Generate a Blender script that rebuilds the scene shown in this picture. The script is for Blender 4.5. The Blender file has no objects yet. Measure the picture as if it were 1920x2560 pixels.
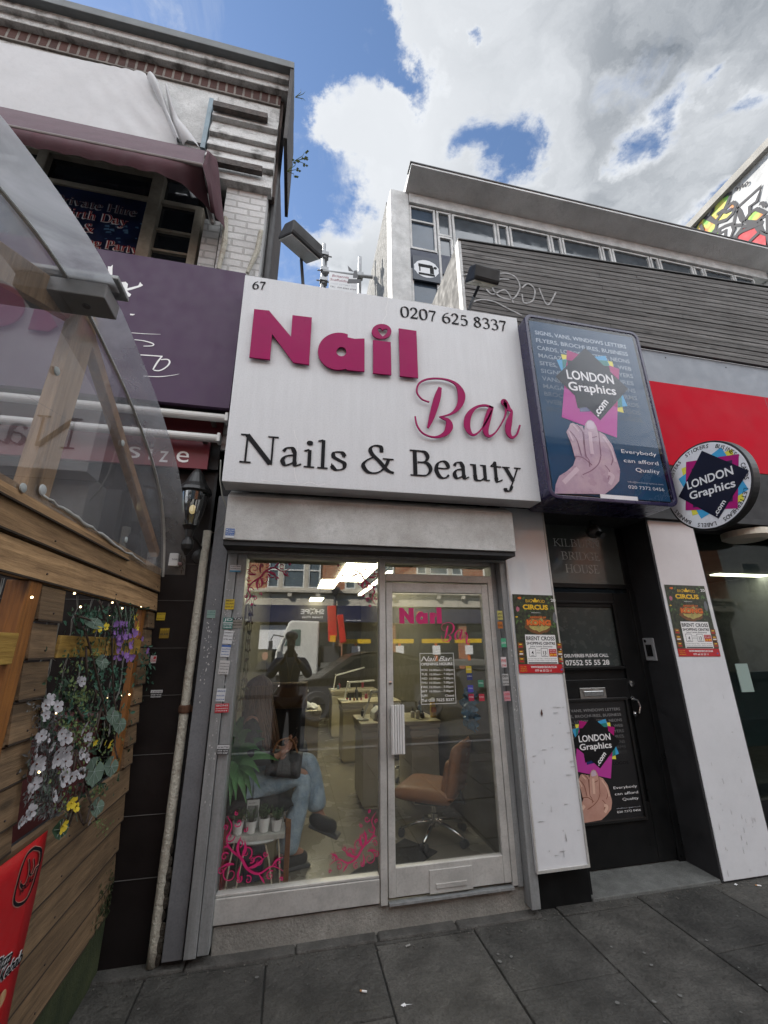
import bpy, bmesh, math, random
from math import sin, cos, pi, radians
from mathutils import Vector, Matrix
random.seed(7)
scene = bpy.context.scene
COL = scene.collection
# ---------------------------------------------------------------- camera
F_PX, YAW, PITCH, ROLL = 1030.9, 0.21334, 0.31396, -0.0076085
CAM = Vector((0, -3.0, 1.6))
fw = Vector((sin(YAW)*cos(PITCH), cos(YAW)*cos(PITCH), sin(PITCH)))
r0 = Vector((cos(YAW), -sin(YAW), 0)); u0 = r0.cross(fw)
RT = r0*cos(ROLL)+u0*sin(ROLL); UP = -r0*sin(ROLL)+u0*cos(ROLL)
cd = bpy.data.cameras.new('camera'); cam = bpy.data.objects.new('camera', cd); COL.objects.link(cam)
mw = Matrix((RT, UP, -fw)).transposed().to_4x4(); mw.translation = CAM
cam.matrix_world = mw
cd.sensor_fit = 'HORIZONTAL'; cd.sensor_width = 36; cd.lens = 36*F_PX/1920
cd.clip_start = 0.02; cd.clip_end = 1500
scene.camera = cam
# ---------------------------------------------------------------- view and light
vs = scene.view_settings
vs.view_transform = 'Standard'; vs.look = 'None'; vs.gamma = 1; vs.exposure = 1.08
SUN_EL, SUN_AZ = radians(42), radians(-48)      # azimuth from +y towards +x
sd = Vector((sin(SUN_AZ)*cos(SUN_EL), cos(SUN_AZ)*cos(SUN_EL), sin(SUN_EL)))
sl = bpy.data.lights.new('sun', 'SUN'); sl.energy = 5.0; sl.angle = radians(0.6); sl.color = (1, .95, .87)
so = bpy.data.objects.new('sun', sl); COL.objects.link(so)
so.rotation_euler = sd.to_track_quat('Z', 'Y').to_euler()

class NG:
    """small node helper"""
    def __init__(s, tree): s.t = tree; s.n = tree.nodes; s.l = tree.links
    def new(s, typ, **kw):
        n = s.n.new(typ)
        for k, v in kw.items(): setattr(n, k, v)
        return n
    def link(s, a, b): s.l.new(a, b)
    def val(s, n, i, v):
        if hasattr(v, 'is_output') or hasattr(v, 'links'): s.l.new(v, n.inputs[i])
        else: n.inputs[i].default_value = v
    def math(s, op, a, b=0.0, clamp=False):
        n = s.new('ShaderNodeMath', operation=op, use_clamp=clamp); s.val(n, 0, a); s.val(n, 1, b); return n.outputs[0]
    def vmath(s, op, a, b=(0, 0, 0)):
        n = s.new('ShaderNodeVectorMath', operation=op); s.val(n, 0, a); s.val(n, 1, b)
        return n.outputs['Value'] if op in ('LENGTH', 'DOT_PRODUCT', 'DISTANCE') else n.outputs[0]
    def noise(s, vec, scale, detail=4, rough=.5, dist=0):
        n = s.new('ShaderNodeTexNoise'); s.val(n, 'Vector', vec); n.inputs['Scale'].default_value = scale
        n.inputs['Detail'].default_value = detail; n.inputs['Roughness'].default_value = rough
        n.inputs['Distortion'].default_value = dist
        return n.outputs['Fac'] if 'Fac' in n.outputs else n.outputs[0]
    def ramp(s, fac, lo, hi, a=0.0, b=1.0, smooth=False):
        n = s.new('ShaderNodeMapRange'); n.clamp = True
        if smooth: n.interpolation_type = 'SMOOTHSTEP'
        s.val(n, 0, fac); s.val(n, 1, lo); s.val(n, 2, hi); s.val(n, 3, a); s.val(n, 4, b); return n.outputs[0]
    def mix(s, fac, a, b, mode='MIX'):
        n = s.new('ShaderNodeMix', data_type='RGBA', blend_type=mode); s.val(n, 0, fac)
        s.val(n, 6, c4(a)); s.val(n, 7, c4(b)); return n.outputs[2]
    def comb(s, x, y, z):
        n = s.new('ShaderNodeCombineXYZ'); s.val(n, 0, x); s.val(n, 1, y); s.val(n, 2, z); return n.outputs[0]
def c4(c): return (*c, 1) if isinstance(c, tuple) and len(c) == 3 else c

def ray(px, py): return RT*((px-960)/F_PX) - UP*((py-1280)/F_PX) + fw
w = bpy.data.worlds.new('World'); scene.world = w; w.use_nodes = True
g = NG(w.node_tree); w.node_tree.nodes.clear()
sky = g.new('ShaderNodeTexSky', sky_type='NISHITA', sun_disc=False, sun_elevation=SUN_EL, sun_rotation=SUN_AZ,
            air_density=1.0, dust_density=.15, ozone_density=3.0)
bg1 = g.new('ShaderNodeBackground'); bg1.inputs[1].default_value = .088
skc = g.mix(.45, sky.outputs[0], (.62, 1.0, 1.9))
hs = g.new('ShaderNodeHueSaturation'); hs.inputs['Saturation'].default_value = 1.0; hs.inputs['Value'].default_value = 1.0
g.link(sky.outputs[0], hs.inputs['Color']); g.link(hs.outputs[0], bg1.inputs[0])
tc = g.new('ShaderNodeTexCoord'); sep = g.new('ShaderNodeSeparateXYZ'); g.link(tc.outputs['Generated'], sep.inputs[0])
zz = g.math('MAXIMUM', sep.outputs[2], .08)
P = g.comb(g.math('DIVIDE', sep.outputs[0], zz), g.math('DIVIDE', sep.outputs[1], zz), 0.0)
n1 = g.noise(P, 1.3, 12, .60, .2)
warp = g.new('ShaderNodeTexNoise'); g.link(P, warp.inputs['Vector']); warp.inputs['Scale'].default_value = 4.5; warp.inputs['Detail'].default_value = 7; warp.inputs['Roughness'].default_value = .62
PW = g.vmath('ADD', P, g.vmath('MULTIPLY', g.vmath('SUBTRACT', warp.outputs['Color'], (.5, .5, .5)), (.34, .34, 0)))
def skyp(px, py):
    d = ray(px, py); return (d.x/d.z, d.y/d.z)
# cloud banks (+) and gaps (-), as directions in the sky: pixel (of 1920 x 2560), radius in pixels, weight
SKYB = [(1330, 120, 520, .62), (1700, 200, 620, .5), (1250, 300, 330, .5), (1060, 60, 120, .42), (1130, 160, 170, .5), (900, 280, 150, .55), (840, 250, 80, .35), (960, 350, 150, .5), (1060, 400, 110, .45), (1500, 480, 420, .6), (1850, 420, 300, .5),
        (900, 620, 110, .62), (950, 520, 70, .55), (800, 590, 60, .4), (960, 700, 120, .6), (1180, 520, 120, .4), (800, 290, 85, .45), (1010, 330, 110, .4), (860, 330, 70, .35),
        (1255, 410, 92, -.72), (1165, 395, 60, -.4), (1330, 370, 45, -.25), (1630, 300, 90, -.62), (1690, 320, 60, -.3), (1560, 200, 70, -.2), (1770, 190, 42, -.4), (1900, 210, 60, -.45), (1740, 545, 75, -.75), (1050, 232, 75, -.75), (985, 195, 70, -.7), (900, 150, 110, -.6), (860, 40, 130, -.6), (1130, 60, 35, -.45),
        (700, 120, 230, -.35), (760, 480, 90, -.4)]
accs = {1: None, -1: None}
for (bx, by, r, wt) in SKYB:
    c0 = skyp(bx, by); c1 = skyp(bx+r, by); c2 = skyp(bx, by+r if by+r < 1500 else by-r)
    rad = .5*(math.hypot(c1[0]-c0[0], c1[1]-c0[1])+math.hypot(c2[0]-c0[0], c2[1]-c0[1]))
    v = g.math('MULTIPLY', g.ramp(g.vmath('DISTANCE', PW, (c0[0], c0[1], 0)), 0.0, rad*1.15, 1.0, 0.0, True), wt)
    k_ = 1 if wt > 0 else -1; accs[k_] = v if accs[k_] is None else g.math('ADD', accs[k_], v)
acc = g.math('ADD', g.math('MINIMUM', accs[1], .62), accs[-1])
back = g.ramp(sep.outputs[1], .05, -.25, 0.0, .45)
n3 = g.noise(P, 7, 10, .68, .5)
det = g.math('ADD', g.math('MULTIPLY', g.math('SUBTRACT', n3, .5), 1.0), g.math('MULTIPLY', g.math('SUBTRACT', n1, .5), .8))
den = g.math('ADD', g.math('ADD', acc, back), det)
mask = g.ramp(den, -.04, .50, 0, 1, True)
wisp = g.math('MULTIPLY', g.ramp(g.noise(g.vmath('MULTIPLY', P, (3, 1, 1)), 2.2, 8, .62, .6), .56, .78), .30)
mask = g.math('MAXIMUM', mask, wisp)
nsh = g.noise(PW, 2.2, 7, .6, .5); nsh2 = g.noise(P, .9, 4, .5)
shade = g.math('MULTIPLY', g.ramp(acc, .30, .60), g.ramp(g.math('ADD', g.math('MULTIPLY', nsh, .6), g.math('MULTIPLY', nsh2, .4)), .34, .54))
shade = g.math('MAXIMUM', g.math('MULTIPLY', shade, .9), g.math('MULTIPLY', g.ramp(g.math('ADD', acc, det), .5, 1.1), .35))
cl = skyp(860, 330)
shade = g.math('MULTIPLY', shade, g.ramp(g.vmath('DISTANCE', P, (cl[0], cl[1], 0)), .16, .6, .10, 1.0))
ccol = g.mix(shade, (.94, .975, 1.02), (.19, .225, .27))
bg2 = g.new('ShaderNodeBackground'); g.link(ccol, bg2.inputs[0]); g.link(g.math('ADD', .435, g.ramp(sep.outputs[1], .1, -.5, 0.0, 1.1)), bg2.inputs[1])
ms = g.new('ShaderNodeMixShader'); g.link(mask, ms.inputs[0]); g.link(bg1.outputs[0], ms.inputs[1]); g.link(bg2.outputs[0], ms.inputs[2])
wo = g.new('ShaderNodeOutputWorld'); g.link(ms.outputs[0], wo.inputs[0])

# ---------------------------------------------------------------- pixel -> point on a real plane
def W(px, py, ax, v):
    d = ray(px, py); return CAM + d*((v-CAM[ax])/d[ax])
def PY(px, py, y=0): return W(px, py, 1, y)
def PZ(px, py, z=0): return W(px, py, 2, z)
def PX(px, py, x=0): return W(px, py, 0, x)

# ---------------------------------------------------------------- materials
def mat(name, col, rough=.6, metal=0, dirt=.25, ds=5, streak=False, bump=0, bs=60, col2=None, spec=.5, coat=0, emit=0, lo=.35, hi=.7, fine=.0):
    m = bpy.data.materials.new(name); m.use_nodes = True; g = NG(m.node_tree); b = m.node_tree.nodes['Principled BSDF']
    b.inputs['Roughness'].default_value = rough; b.inputs['Metallic'].default_value = metal
    b.inputs['Specular IOR Level'].default_value = spec; b.inputs['Coat Weight'].default_value = coat
    tc = g.new('ShaderNodeTexCoord').outputs['Object']
    v = g.vmath('MULTIPLY', tc, (6, 6, .45)) if streak else tc
    if dirt > 0 or col2:
        d2 = col2 or tuple(c*(1-dirt) for c in col)
        f = g.ramp(g.noise(v, ds, 8, .62), lo, hi)
        c = g.mix(f, d2, col)
        c = g.mix(g.math('MULTIPLY', g.ramp(g.noise(tc, ds*4.5, 6, .7), .5, .68), min(.5, dirt)), c, tuple(x*.5 for x in col))
        if fine: c = g.mix(g.ramp(g.noise(tc, 90, 4, .7), .42, .62), tuple(x*(1-fine) for x in col), c, 'MIX') if False else g.mix(g.math('MULTIPLY', g.ramp(g.noise(tc, 90, 4, .7), .45, .7), fine), c, tuple(x*.35 for x in col))
        g.link(c, b.inputs['Base Color'])
        rr = g.ramp(g.noise(tc, ds*2, 5), .3, .7, max(0, rough-.08), min(1, rough+.12)); g.link(rr, b.inputs['Roughness'])
    else: b.inputs['Base Color'].default_value = c4(col)
    if bump:
        bn = g.new('ShaderNodeBump'); bn.inputs['Strength'].default_value = bump*1.3; bn.inputs['Distance'].default_value = .02
        g.link(g.noise(tc, bs, 6, .6), bn.inputs['Height']); g.link(bn.outputs[0], b.inputs['Normal'])
    if emit:
        b.inputs['Emission Color'].default_value = c4(col); b.inputs['Emission Strength'].default_value = emit
    return m
def brick(name, c1, c2, mortar, ax=0, bw=.225, bh=.075, ms=.01, rough=.85, bump=.5, dirt=.4, off=.5):
    m = bpy.data.materials.new(name); m.use_nodes = True; g = NG(m.node_tree); b = m.node_tree.nodes['Principled BSDF']
    b.inputs['Roughness'].default_value = rough
    tc = g.new('ShaderNodeTexCoord').outputs['Object']; s = g.new('ShaderNodeSeparateXYZ'); g.link(tc, s.inputs[0])
    v = g.comb(s.outputs[ax], s.outputs[2], 0.0)
    wob = g.new('ShaderNodeTexNoise'); g.link(tc, wob.inputs['Vector']); wob.inputs['Scale'].default_value = 9
    v = g.vmath('ADD', v, g.vmath('MULTIPLY', g.vmath('SUBTRACT', wob.outputs['Color'], (.5, .5, .5)), (.012, .012, 0)))
    t = g.new('ShaderNodeTexBrick'); g.link(v, t.inputs['Vector']); t.offset = off
    t.inputs['Color1'].default_value = c4(c1); t.inputs['Color2'].default_value = c4(c2); t.inputs['Mortar'].default_value = c4(mortar)
    t.inputs['Scale'].default_value = 1; t.inputs['Brick Width'].default_value = bw; t.inputs['Row Height'].default_value = bh
    t.inputs['Mortar Size'].default_value = ms; t.inputs['Mortar Smooth'].default_value = .3; t.inputs['Bias'].default_value = 0
    c = g.mix(g.math('MULTIPLY', g.ramp(g.noise(tc, 3, 8, .65), .5, .75), dirt), t.outputs['Color'], tuple(x*.35 for x in c1))
    c = g.mix(g.math('MULTIPLY', g.ramp(g.noise(tc, 40, 4, .7), .5, .75), dirt*.6), c, tuple(x*.5 for x in c1))
    g.link(c, b.inputs['Base Color'])
    bn = g.new('ShaderNodeBump'); bn.inputs['Strength'].default_value = bump; bn.inputs['Distance'].default_value = .01
    h = g.math('ADD', g.math('MULTIPLY', t.outputs['Fac'], -1.0), g.math('MULTIPLY', g.noise(tc, 60, 4), .5))
    g.link(h, bn.inputs['Height']); g.link(bn.outputs[0], b.inputs['Normal'])
    return m
def wood(name, c1, c2, axis=1, rough=.7, ring=26, cell=.142, vary=.5, z0=0.0):
    """sawn timber, grain along the axis, each board (a band of height cell) a little different"""
    m = bpy.data.materials.new(name); m.use_nodes = True; g = NG(m.node_tree); b = m.node_tree.nodes['Principled BSDF']
    b.inputs['Roughness'].default_value = rough
    tc = g.new('ShaderNodeTexCoord').outputs['Object']; s = g.new('ShaderNodeSeparateXYZ'); g.link(tc, s.inputs[0])
    sc = [14, 14, 14]; sc[axis] = .9
    k = g.math('FLOOR', g.math('DIVIDE', g.math('SUBTRACT', s.outputs[2], z0), cell))
    wn = g.new('ShaderNodeTexWhiteNoise', noise_dimensions='1D'); g.link(k, wn.inputs['W'])
    v = g.vmath('ADD', g.vmath('MULTIPLY', tc, tuple(sc)), g.vmath('MULTIPLY', wn.outputs['Color'], (7, 7, 7)))
    n = g.noise(v, 1.0, 8, .65, 1.2); n2 = g.noise(v, 5.0, 6, .7)
    f = g.ramp(g.math('ADD', g.math('MULTIPLY', n, .55), g.math('MULTIPLY', n2, .45)), .38, .60)
    c = g.mix(f, c2, c1)
    c = g.mix(g.math('MULTIPLY', g.ramp(g.noise(tc, 2.5, 7, .7), .48, .7), .45), c, tuple(x*.55 for x in c2))
    c = g.mix(g.math('MULTIPLY', wn.outputs['Value'], vary), c, tuple(x*.5 for x in c2))
    kn = g.new('ShaderNodeTexVoronoi'); sv = [9, 9, 9]; sv[axis] = 2.6
    g.link(g.vmath('ADD', g.vmath('MULTIPLY', tc, tuple(sv)), g.vmath('MULTIPLY', wn.outputs['Color'], (5, 5, 5))), kn.inputs['Vector']); kn.inputs['Scale'].default_value = .8
    c = g.mix(g.ramp(kn.outputs['Distance'], .05, .16, .8, 0), c, tuple(x*.28 for x in c2))
    g.link(c, b.inputs['Base Color'])
    bn = g.new('ShaderNodeBump'); bn.inputs['Strength'].default_value = .35; bn.inputs['Distance'].default_value = .01
    g.link(f, bn.inputs['Height']); g.link(bn.outputs[0], b.inputs['Normal'])
    return m
def glass(name, tint=(1, 1, 1), refl=.12, rough=.0, grime=0.0, pw=3.0):
    """thin pane: mostly clear, mirror reflection that grows at grazing angles"""
    m = bpy.data.materials.new(name); m.use_nodes = True; g = NG(m.node_tree); m.node_tree.nodes.clear()
    tr = g.new('ShaderNodeBsdfTransparent'); tr.inputs[0].default_value = c4(tint)
    gl = g.new('ShaderNodeBsdfGlossy'); gl.inputs['Roughness'].default_value = rough; gl.inputs[0].default_value = (1, 1, 1, 1)
    lw = g.new('ShaderNodeLayerWeight'); lw.inputs['Blend'].default_value = .35
    f = g.ramp(lw.outputs['Facing'], 0, 1, refl, min(1, refl+.55)); 
    f = g.math('MULTIPLY', g.math('ADD', g.math('POWER', lw.outputs['Facing'], pw), refl), 1.0, True)
    mx = g.new('ShaderNodeMixShader'); g.link(f, mx.inputs[0]); g.link(tr.outputs[0], mx.inputs[1]); g.link(gl.outputs[0], mx.inputs[2])
    last = mx.outputs[0]
    if grime:
        df = g.new('ShaderNodeBsdfDiffuse'); df.inputs[0].default_value = (.55, .56, .57, 1)
        tc = g.new('ShaderNodeTexCoord').outputs['Object']
        m2 = g.new('ShaderNodeMixShader'); gf = g.math('MULTIPLY', g.ramp(g.noise(tc, 3, 7, .6, .8), .3, .75, .35, 1.0), grime)
        tl = g.new('ShaderNodeBsdfTranslucent'); tl.inputs[0].default_value = (.6, .61, .63, 1); m3 = g.new('ShaderNodeMixShader'); m3.inputs[0].default_value = .5; g.link(df.outputs[0], m3.inputs[1]); g.link(tl.outputs[0], m3.inputs[2])
        g.link(gf, m2.inputs[0]); g.link(last, m2.inputs[1]); g.link(m3.outputs[0], m2.inputs[2]); last = m2.outputs[0]
    o = g.new('ShaderNodeOutputMaterial'); g.link(last, o.inputs[0]); return m
def flat(name, col, rough=.5, **k): return mat(name, col, rough, dirt=0, **k)

# ---------------------------------------------------------------- objects
def tag(o, label=None, cat=None, group=None, kind=None):
    if label: o['label'] = label
    if cat: o['category'] = cat
    if group: o['group'] = group
    if kind: o['kind'] = kind
    return o
def thing(name, label, cat, loc=(0, 0, 0), group=None):
    o = bpy.data.objects.new(name, None); COL.objects.link(o); o.location = loc; o.empty_display_size = .1
    return tag(o, label, cat, group)
def wloc(o):
    v = Vector((0, 0, 0))
    while o is not None: v = v + o.location; o = o.parent
    return v
def add_mesh(name, me, m, parent=None, label=None):
    o = bpy.data.objects.new(name, me); COL.objects.link(o)
    if m: me.materials.append(m)
    if parent is not None: o.parent = parent
    if label: o['label'] = label
    return o
def copy_tree(o, parent=None):
    c = o.copy(); COL.objects.link(c); c.parent = parent
    for ch in list(o.children): copy_tree(ch, c)
    return c
class MB:
    """collects shapes in world coordinates; build() makes ONE mesh object relative to its parent"""
    def __init__(s): s.v = []; s.f = []; s.uv = None
    def add(s, vs, fs):
        n = len(s.v); s.v += [Vector(p) for p in vs]; s.f += [tuple(i+n for i in f) for f in fs]; return s
    def box(s, x0, x1, y0, y1, z0, z1):
        s.add([(x, y, z) for x in (x0, x1) for y in (y0, y1) for z in (z0, z1)],
              [(0, 1, 3, 2), (4, 6, 7, 5), (0, 4, 5, 1), (2, 3, 7, 6), (0, 2, 6, 4), (1, 5, 7, 3)]); return s
    def obox(s, c, ax, ay, az, hx, hy, hz):
        c = Vector(c); ax, ay, az = Vector(ax).normalized(), Vector(ay).normalized(), Vector(az).normalized()
        s.add([c+ax*i*hx+ay*j*hy+az*k*hz for i in (-1, 1) for j in (-1, 1) for k in (-1, 1)],
              [(0, 1, 3, 2), (4, 6, 7, 5), (0, 4, 5, 1), (2, 3, 7, 6), (0, 2, 6, 4), (1, 5, 7, 3)]); return s
    def bar(s, a, b, wd, th, up=(0, 0, 1)):
        a, b = Vector(a), Vector(b); d = (b-a); L = d.length; d.normalize(); up = Vector(up)
        sx = d.cross(up)
        if sx.length < 1e-4: sx = d.cross(Vector((1, 0, 0)))
        sx.normalize(); uz = sx.cross(d)
        return s.obox((a+b)/2, d, sx, uz, L/2, wd/2, th/2)
    def poly(s, pts): s.add(pts, [tuple(range(len(pts)))]); return s
    def prism(s, pts, ext):
        e = Vector(ext); n = len(pts); pts = [Vector(p) for p in pts]
        s.add(pts+[p+e for p in pts], [tuple(range(n))[::-1], tuple(range(n, 2*n))]+[(i, (i+1) % n, n+(i+1) % n, n+i) for i in range(n)]); return s
    def tube(s, pts, r, n=8, cap=True):
        pts = [Vector(p) for p in pts]; rs = r if isinstance(r, (list, tuple)) else [r]*len(pts)
        prev = None; rings = []
        for i, p in enumerate(pts):
            d = (pts[min(i+1, len(pts)-1)]-pts[max(i-1, 0)])
            if d.length < 1e-9: d = Vector((0, 0, 1))
            d.normalize()
            if prev is None:
                a = d.cross(Vector((0, 0, 1)));
                if a.length < .1: a = d.cross(Vector((0, 1, 0)))
            else: a = prev - d*prev.dot(d)
            if a.length < 1e-6: a = d.orthogonal()
            a.normalize(); prev = a; b = d.cross(a)
            rings.append([p+(a*cos(2*pi*k/n)+b*sin(2*pi*k/n))*rs[i] for k in range(n)])
        vs = [q for R in rings for q in R]; fs = []
        for i in range(len(pts)-1):
            for k in range(n): fs.append((i*n+k, i*n+(k+1) % n, (i+1)*n+(k+1) % n, (i+1)*n+k))
        if cap: fs += [tuple(range(n))[::-1], tuple((len(pts)-1)*n+k for k in range(n))]
        s.add(vs, fs); return s
    def lathe(s, c, prof, n=20, axis=(0, 0, 1)):
        c = Vector(c); ax = Vector(axis).normalized(); a = ax.orthogonal().normalized(); b = ax.cross(a)
        vs = [c+ax*h+(a*cos(2*pi*k/n)+b*sin(2*pi*k/n))*r for (r, h) in prof for k in range(n)]
        fs = [(i*n+k, i*n+(k+1) % n, (i+1)*n+(k+1) % n, (i+1)*n+k) for i in range(len(prof)-1) for k in range(n)]
        fs += [tuple(range(n))[::-1], tuple((len(prof)-1)*n+k for k in range(n))]
        s.add(vs, fs); return s
    def ball(s, c, r, n=10, sq=(1, 1, 1)):
        c = Vector(c); vs = [c+Vector((sin(pi*i/n)*cos(2*pi*k/(2*n))*r*sq[0], sin(pi*i/n)*sin(2*pi*k/(2*n))*r*sq[1], cos(pi*i/n)*r*sq[2])) for i in range(n+1) for k in range(2*n)]
        fs = [(i*2*n+k, i*2*n+(k+1) % (2*n), (i+1)*2*n+(k+1) % (2*n), (i+1)*2*n+k) for i in range(n) for k in range(2*n)]
        s.add(vs, fs); return s
    def grid(s, fn, nu, nv):
        vs = [fn(i/nu, j/nv) for i in range(nu+1) for j in range(nv+1)]
        fs = [(i*(nv+1)+j, (i+1)*(nv+1)+j, (i+1)*(nv+1)+j+1, i*(nv+1)+j+1) for i in range(nu) for j in range(nv)]
        s.add(vs, fs); return s
    def build(s, name, m, parent=None, label=None, smooth=False, bevel=0, seg=2, sub=0, solid=0):
        off = wloc(parent) if parent is not None else Vector((0, 0, 0))
        me = bpy.data.meshes.new(name); me.from_pydata([tuple(p-off) for p in s.v], [], s.f); me.update()
        bm = bmesh.new(); bm.from_mesh(me)
        if smooth or sub: bmesh.ops.remove_doubles(bm, verts=bm.verts, dist=1e-6)
        bmesh.ops.recalc_face_normals(bm, faces=bm.faces); bm.to_mesh(me); bm.free()
        if smooth: me.shade_smooth()
        o = add_mesh(name, me, m, parent, label)
        if solid:
            x = o.modifiers.new('solid', 'SOLIDIFY'); x.thickness = solid
        if bevel:
            x = o.modifiers.new('bevel', 'BEVEL'); x.width = bevel; x.segments = seg; x.limit_method = 'ANGLE'; x.angle_limit = radians(40)
        if sub:
            x = o.modifiers.new('sub', 'SUBSURF'); x.levels = sub; x.render_levels = sub
        return o
def B(*a): return MB().box(*a)

class Fr:
    """a flat frame in space: origin, right, up, outward; metres"""
    def __init__(s, o, r, u, n=None):
        s.o = Vector(o); s.r = Vector(r).normalized(); s.u = Vector(u).normalized(); s.n = Vector(n).normalized() if n else s.r.cross(s.u)
    def p(s, u, v, d=0): return s.o+s.r*u+s.u*v+s.n*d
    def shift(s, u, v, d=0): return Fr(s.p(u, v, d), s.r, s.u, s.n)
    def rot(s, deg):
        a = radians(deg); return Fr(s.o, s.r*cos(a)+s.u*sin(a), s.u*cos(a)-s.r*sin(a), s.n)
def front(x, y, z): return Fr((x, y, z), (1, 0, 0), (0, 0, 1), (0, -1, 0))
def side(x, y, z): return Fr((x, y, z), (0, -1, 0), (0, 0, 1), (-1, 0, 0))   # faces -x, reads left to right towards the street
def rside(x, y, z): return Fr((x, y, z), (0, 1, 0), (0, 0, 1), (1, 0, 0))    # faces +x

_tc = {}
def text(s, h, fr, m, parent, width=None, bold=0.0, ex=0.0, align='l', name='lettering', shear=0, spacing=1.0):
    """built-in sans; h = capital height in metres"""
    cu = bpy.data.curves.new('t', 'FONT'); cu.body = s; cu.size = 1; cu.offset = bold; cu.shear = shear; cu.space_character = spacing; cu.resolution_u = 3
    cu.fill_mode = 'FRONT'
    ob = bpy.data.objects.new('t', cu); me = bpy.data.meshes.new_from_object(ob); bpy.data.objects.remove(ob); bpy.data.curves.remove(cu)
    if not me.vertices: return None
    k = h/.729
    xs = [v.co.x for v in me.vertices]; x0, x1 = min(xs), max(xs)
    kx = k if width is None else width/(x1-x0)
    W_ = (x1-x0)*kx
    ox = {'l': 0, 'c': -W_/2, 'r': -W_}[align]
    off = wloc(parent) if parent is not None else Vector((0, 0, 0))
    bm = bmesh.new(); bm.from_mesh(me)
    for v in bm.verts: v.co = fr.p((v.co.x-x0)*kx+ox, v.co.y*k, 0)-off
    if ex:
        r = bmesh.ops.extrude_face_region(bm, geom=bm.faces[:])
        for v in [e for e in r['geom'] if isinstance(e, bmesh.types.BMVert)]: v.co += fr.n*ex
    bm.to_mesh(me); bm.free(); me.name = name
    return add_mesh(name, me, m, parent)

# pen strokes ------------------------------------------------------
def cr(pts, n=10):
    """Catmull-Rom through points (u, v[, w])"""
    if len(pts) < 3: return [tuple(p) for p in pts]
    P_ = [pts[0]]+list(pts)+[pts[-1]]; out = []
    for i in range(1, len(P_)-2):
        for k in range(n):
            t = k/n
            out.append(tuple(.5*((2*b)+(c-a)*t+(2*a-5*b+4*c-d)*t*t+(3*b-a-3*c+d)*t**3) for a, b, c, d in zip(P_[i-1], P_[i], P_[i+1], P_[i+2])))
    out.append(tuple(pts[-1])); return out
def ribbon(pts, w=None, nib=None, thin=.3):
    """2-D ribbon: constant w, own widths (third value) or a broad nib (angle in degrees)"""
    L = []; R = []
    for i, p in enumerate(pts):
        a = pts[max(i-1, 0)]; b = pts[min(i+1, len(pts)-1)]
        dx, dy = b[0]-a[0], b[1]-a[1]; l = math.hypot(dx, dy) or 1e-9; dx /= l; dy /= l
        if nib is not None:
            ang = radians(nib); ww = w*max(thin, abs(dx*sin(ang)-dy*cos(ang)))
        else: ww = p[2] if (w is None) else w
        L.append((p[0]-dy*ww/2, p[1]+dx*ww/2)); R.append((p[0]+dy*ww/2, p[1]-dx*ww/2))
    return L, R
def stroke(mb, fr, pts, w=None, nib=None, thin=.3, ex=0.0, d=0.0, n=8, spl=True):
    q = cr(pts, n) if spl and len(pts) > 2 else pts
    L, R = ribbon(q, w, nib, thin); m = len(L)
    if not ex:
        mb.add([fr.p(*a, d) for a in L]+[fr.p(*a, d) for a in R], [(i, i+1, m+i+1, m+i) for i in range(m-1)])
    else:
        mb.add([fr.p(*a, d) for a in L]+[fr.p(*a, d) for a in R]+[fr.p(*a, d+ex) for a in L]+[fr.p(*a, d+ex) for a in R],
               [(i, i+1, m+i+1, m+i) for i in range(m-1)]+[(2*m+i, 3*m+i, 3*m+i+1, 2*m+i+1) for i in range(m-1)]
               + [(i, 2*m+i, 2*m+i+1, i+1) for i in range(m-1)]+[(m+i, m+i+1, 3*m+i+1, 3*m+i) for i in range(m-1)]
               + [(0, m, 3*m, 2*m), (m-1, 3*m-1, 4*m-1, 2*m-1)])
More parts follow.
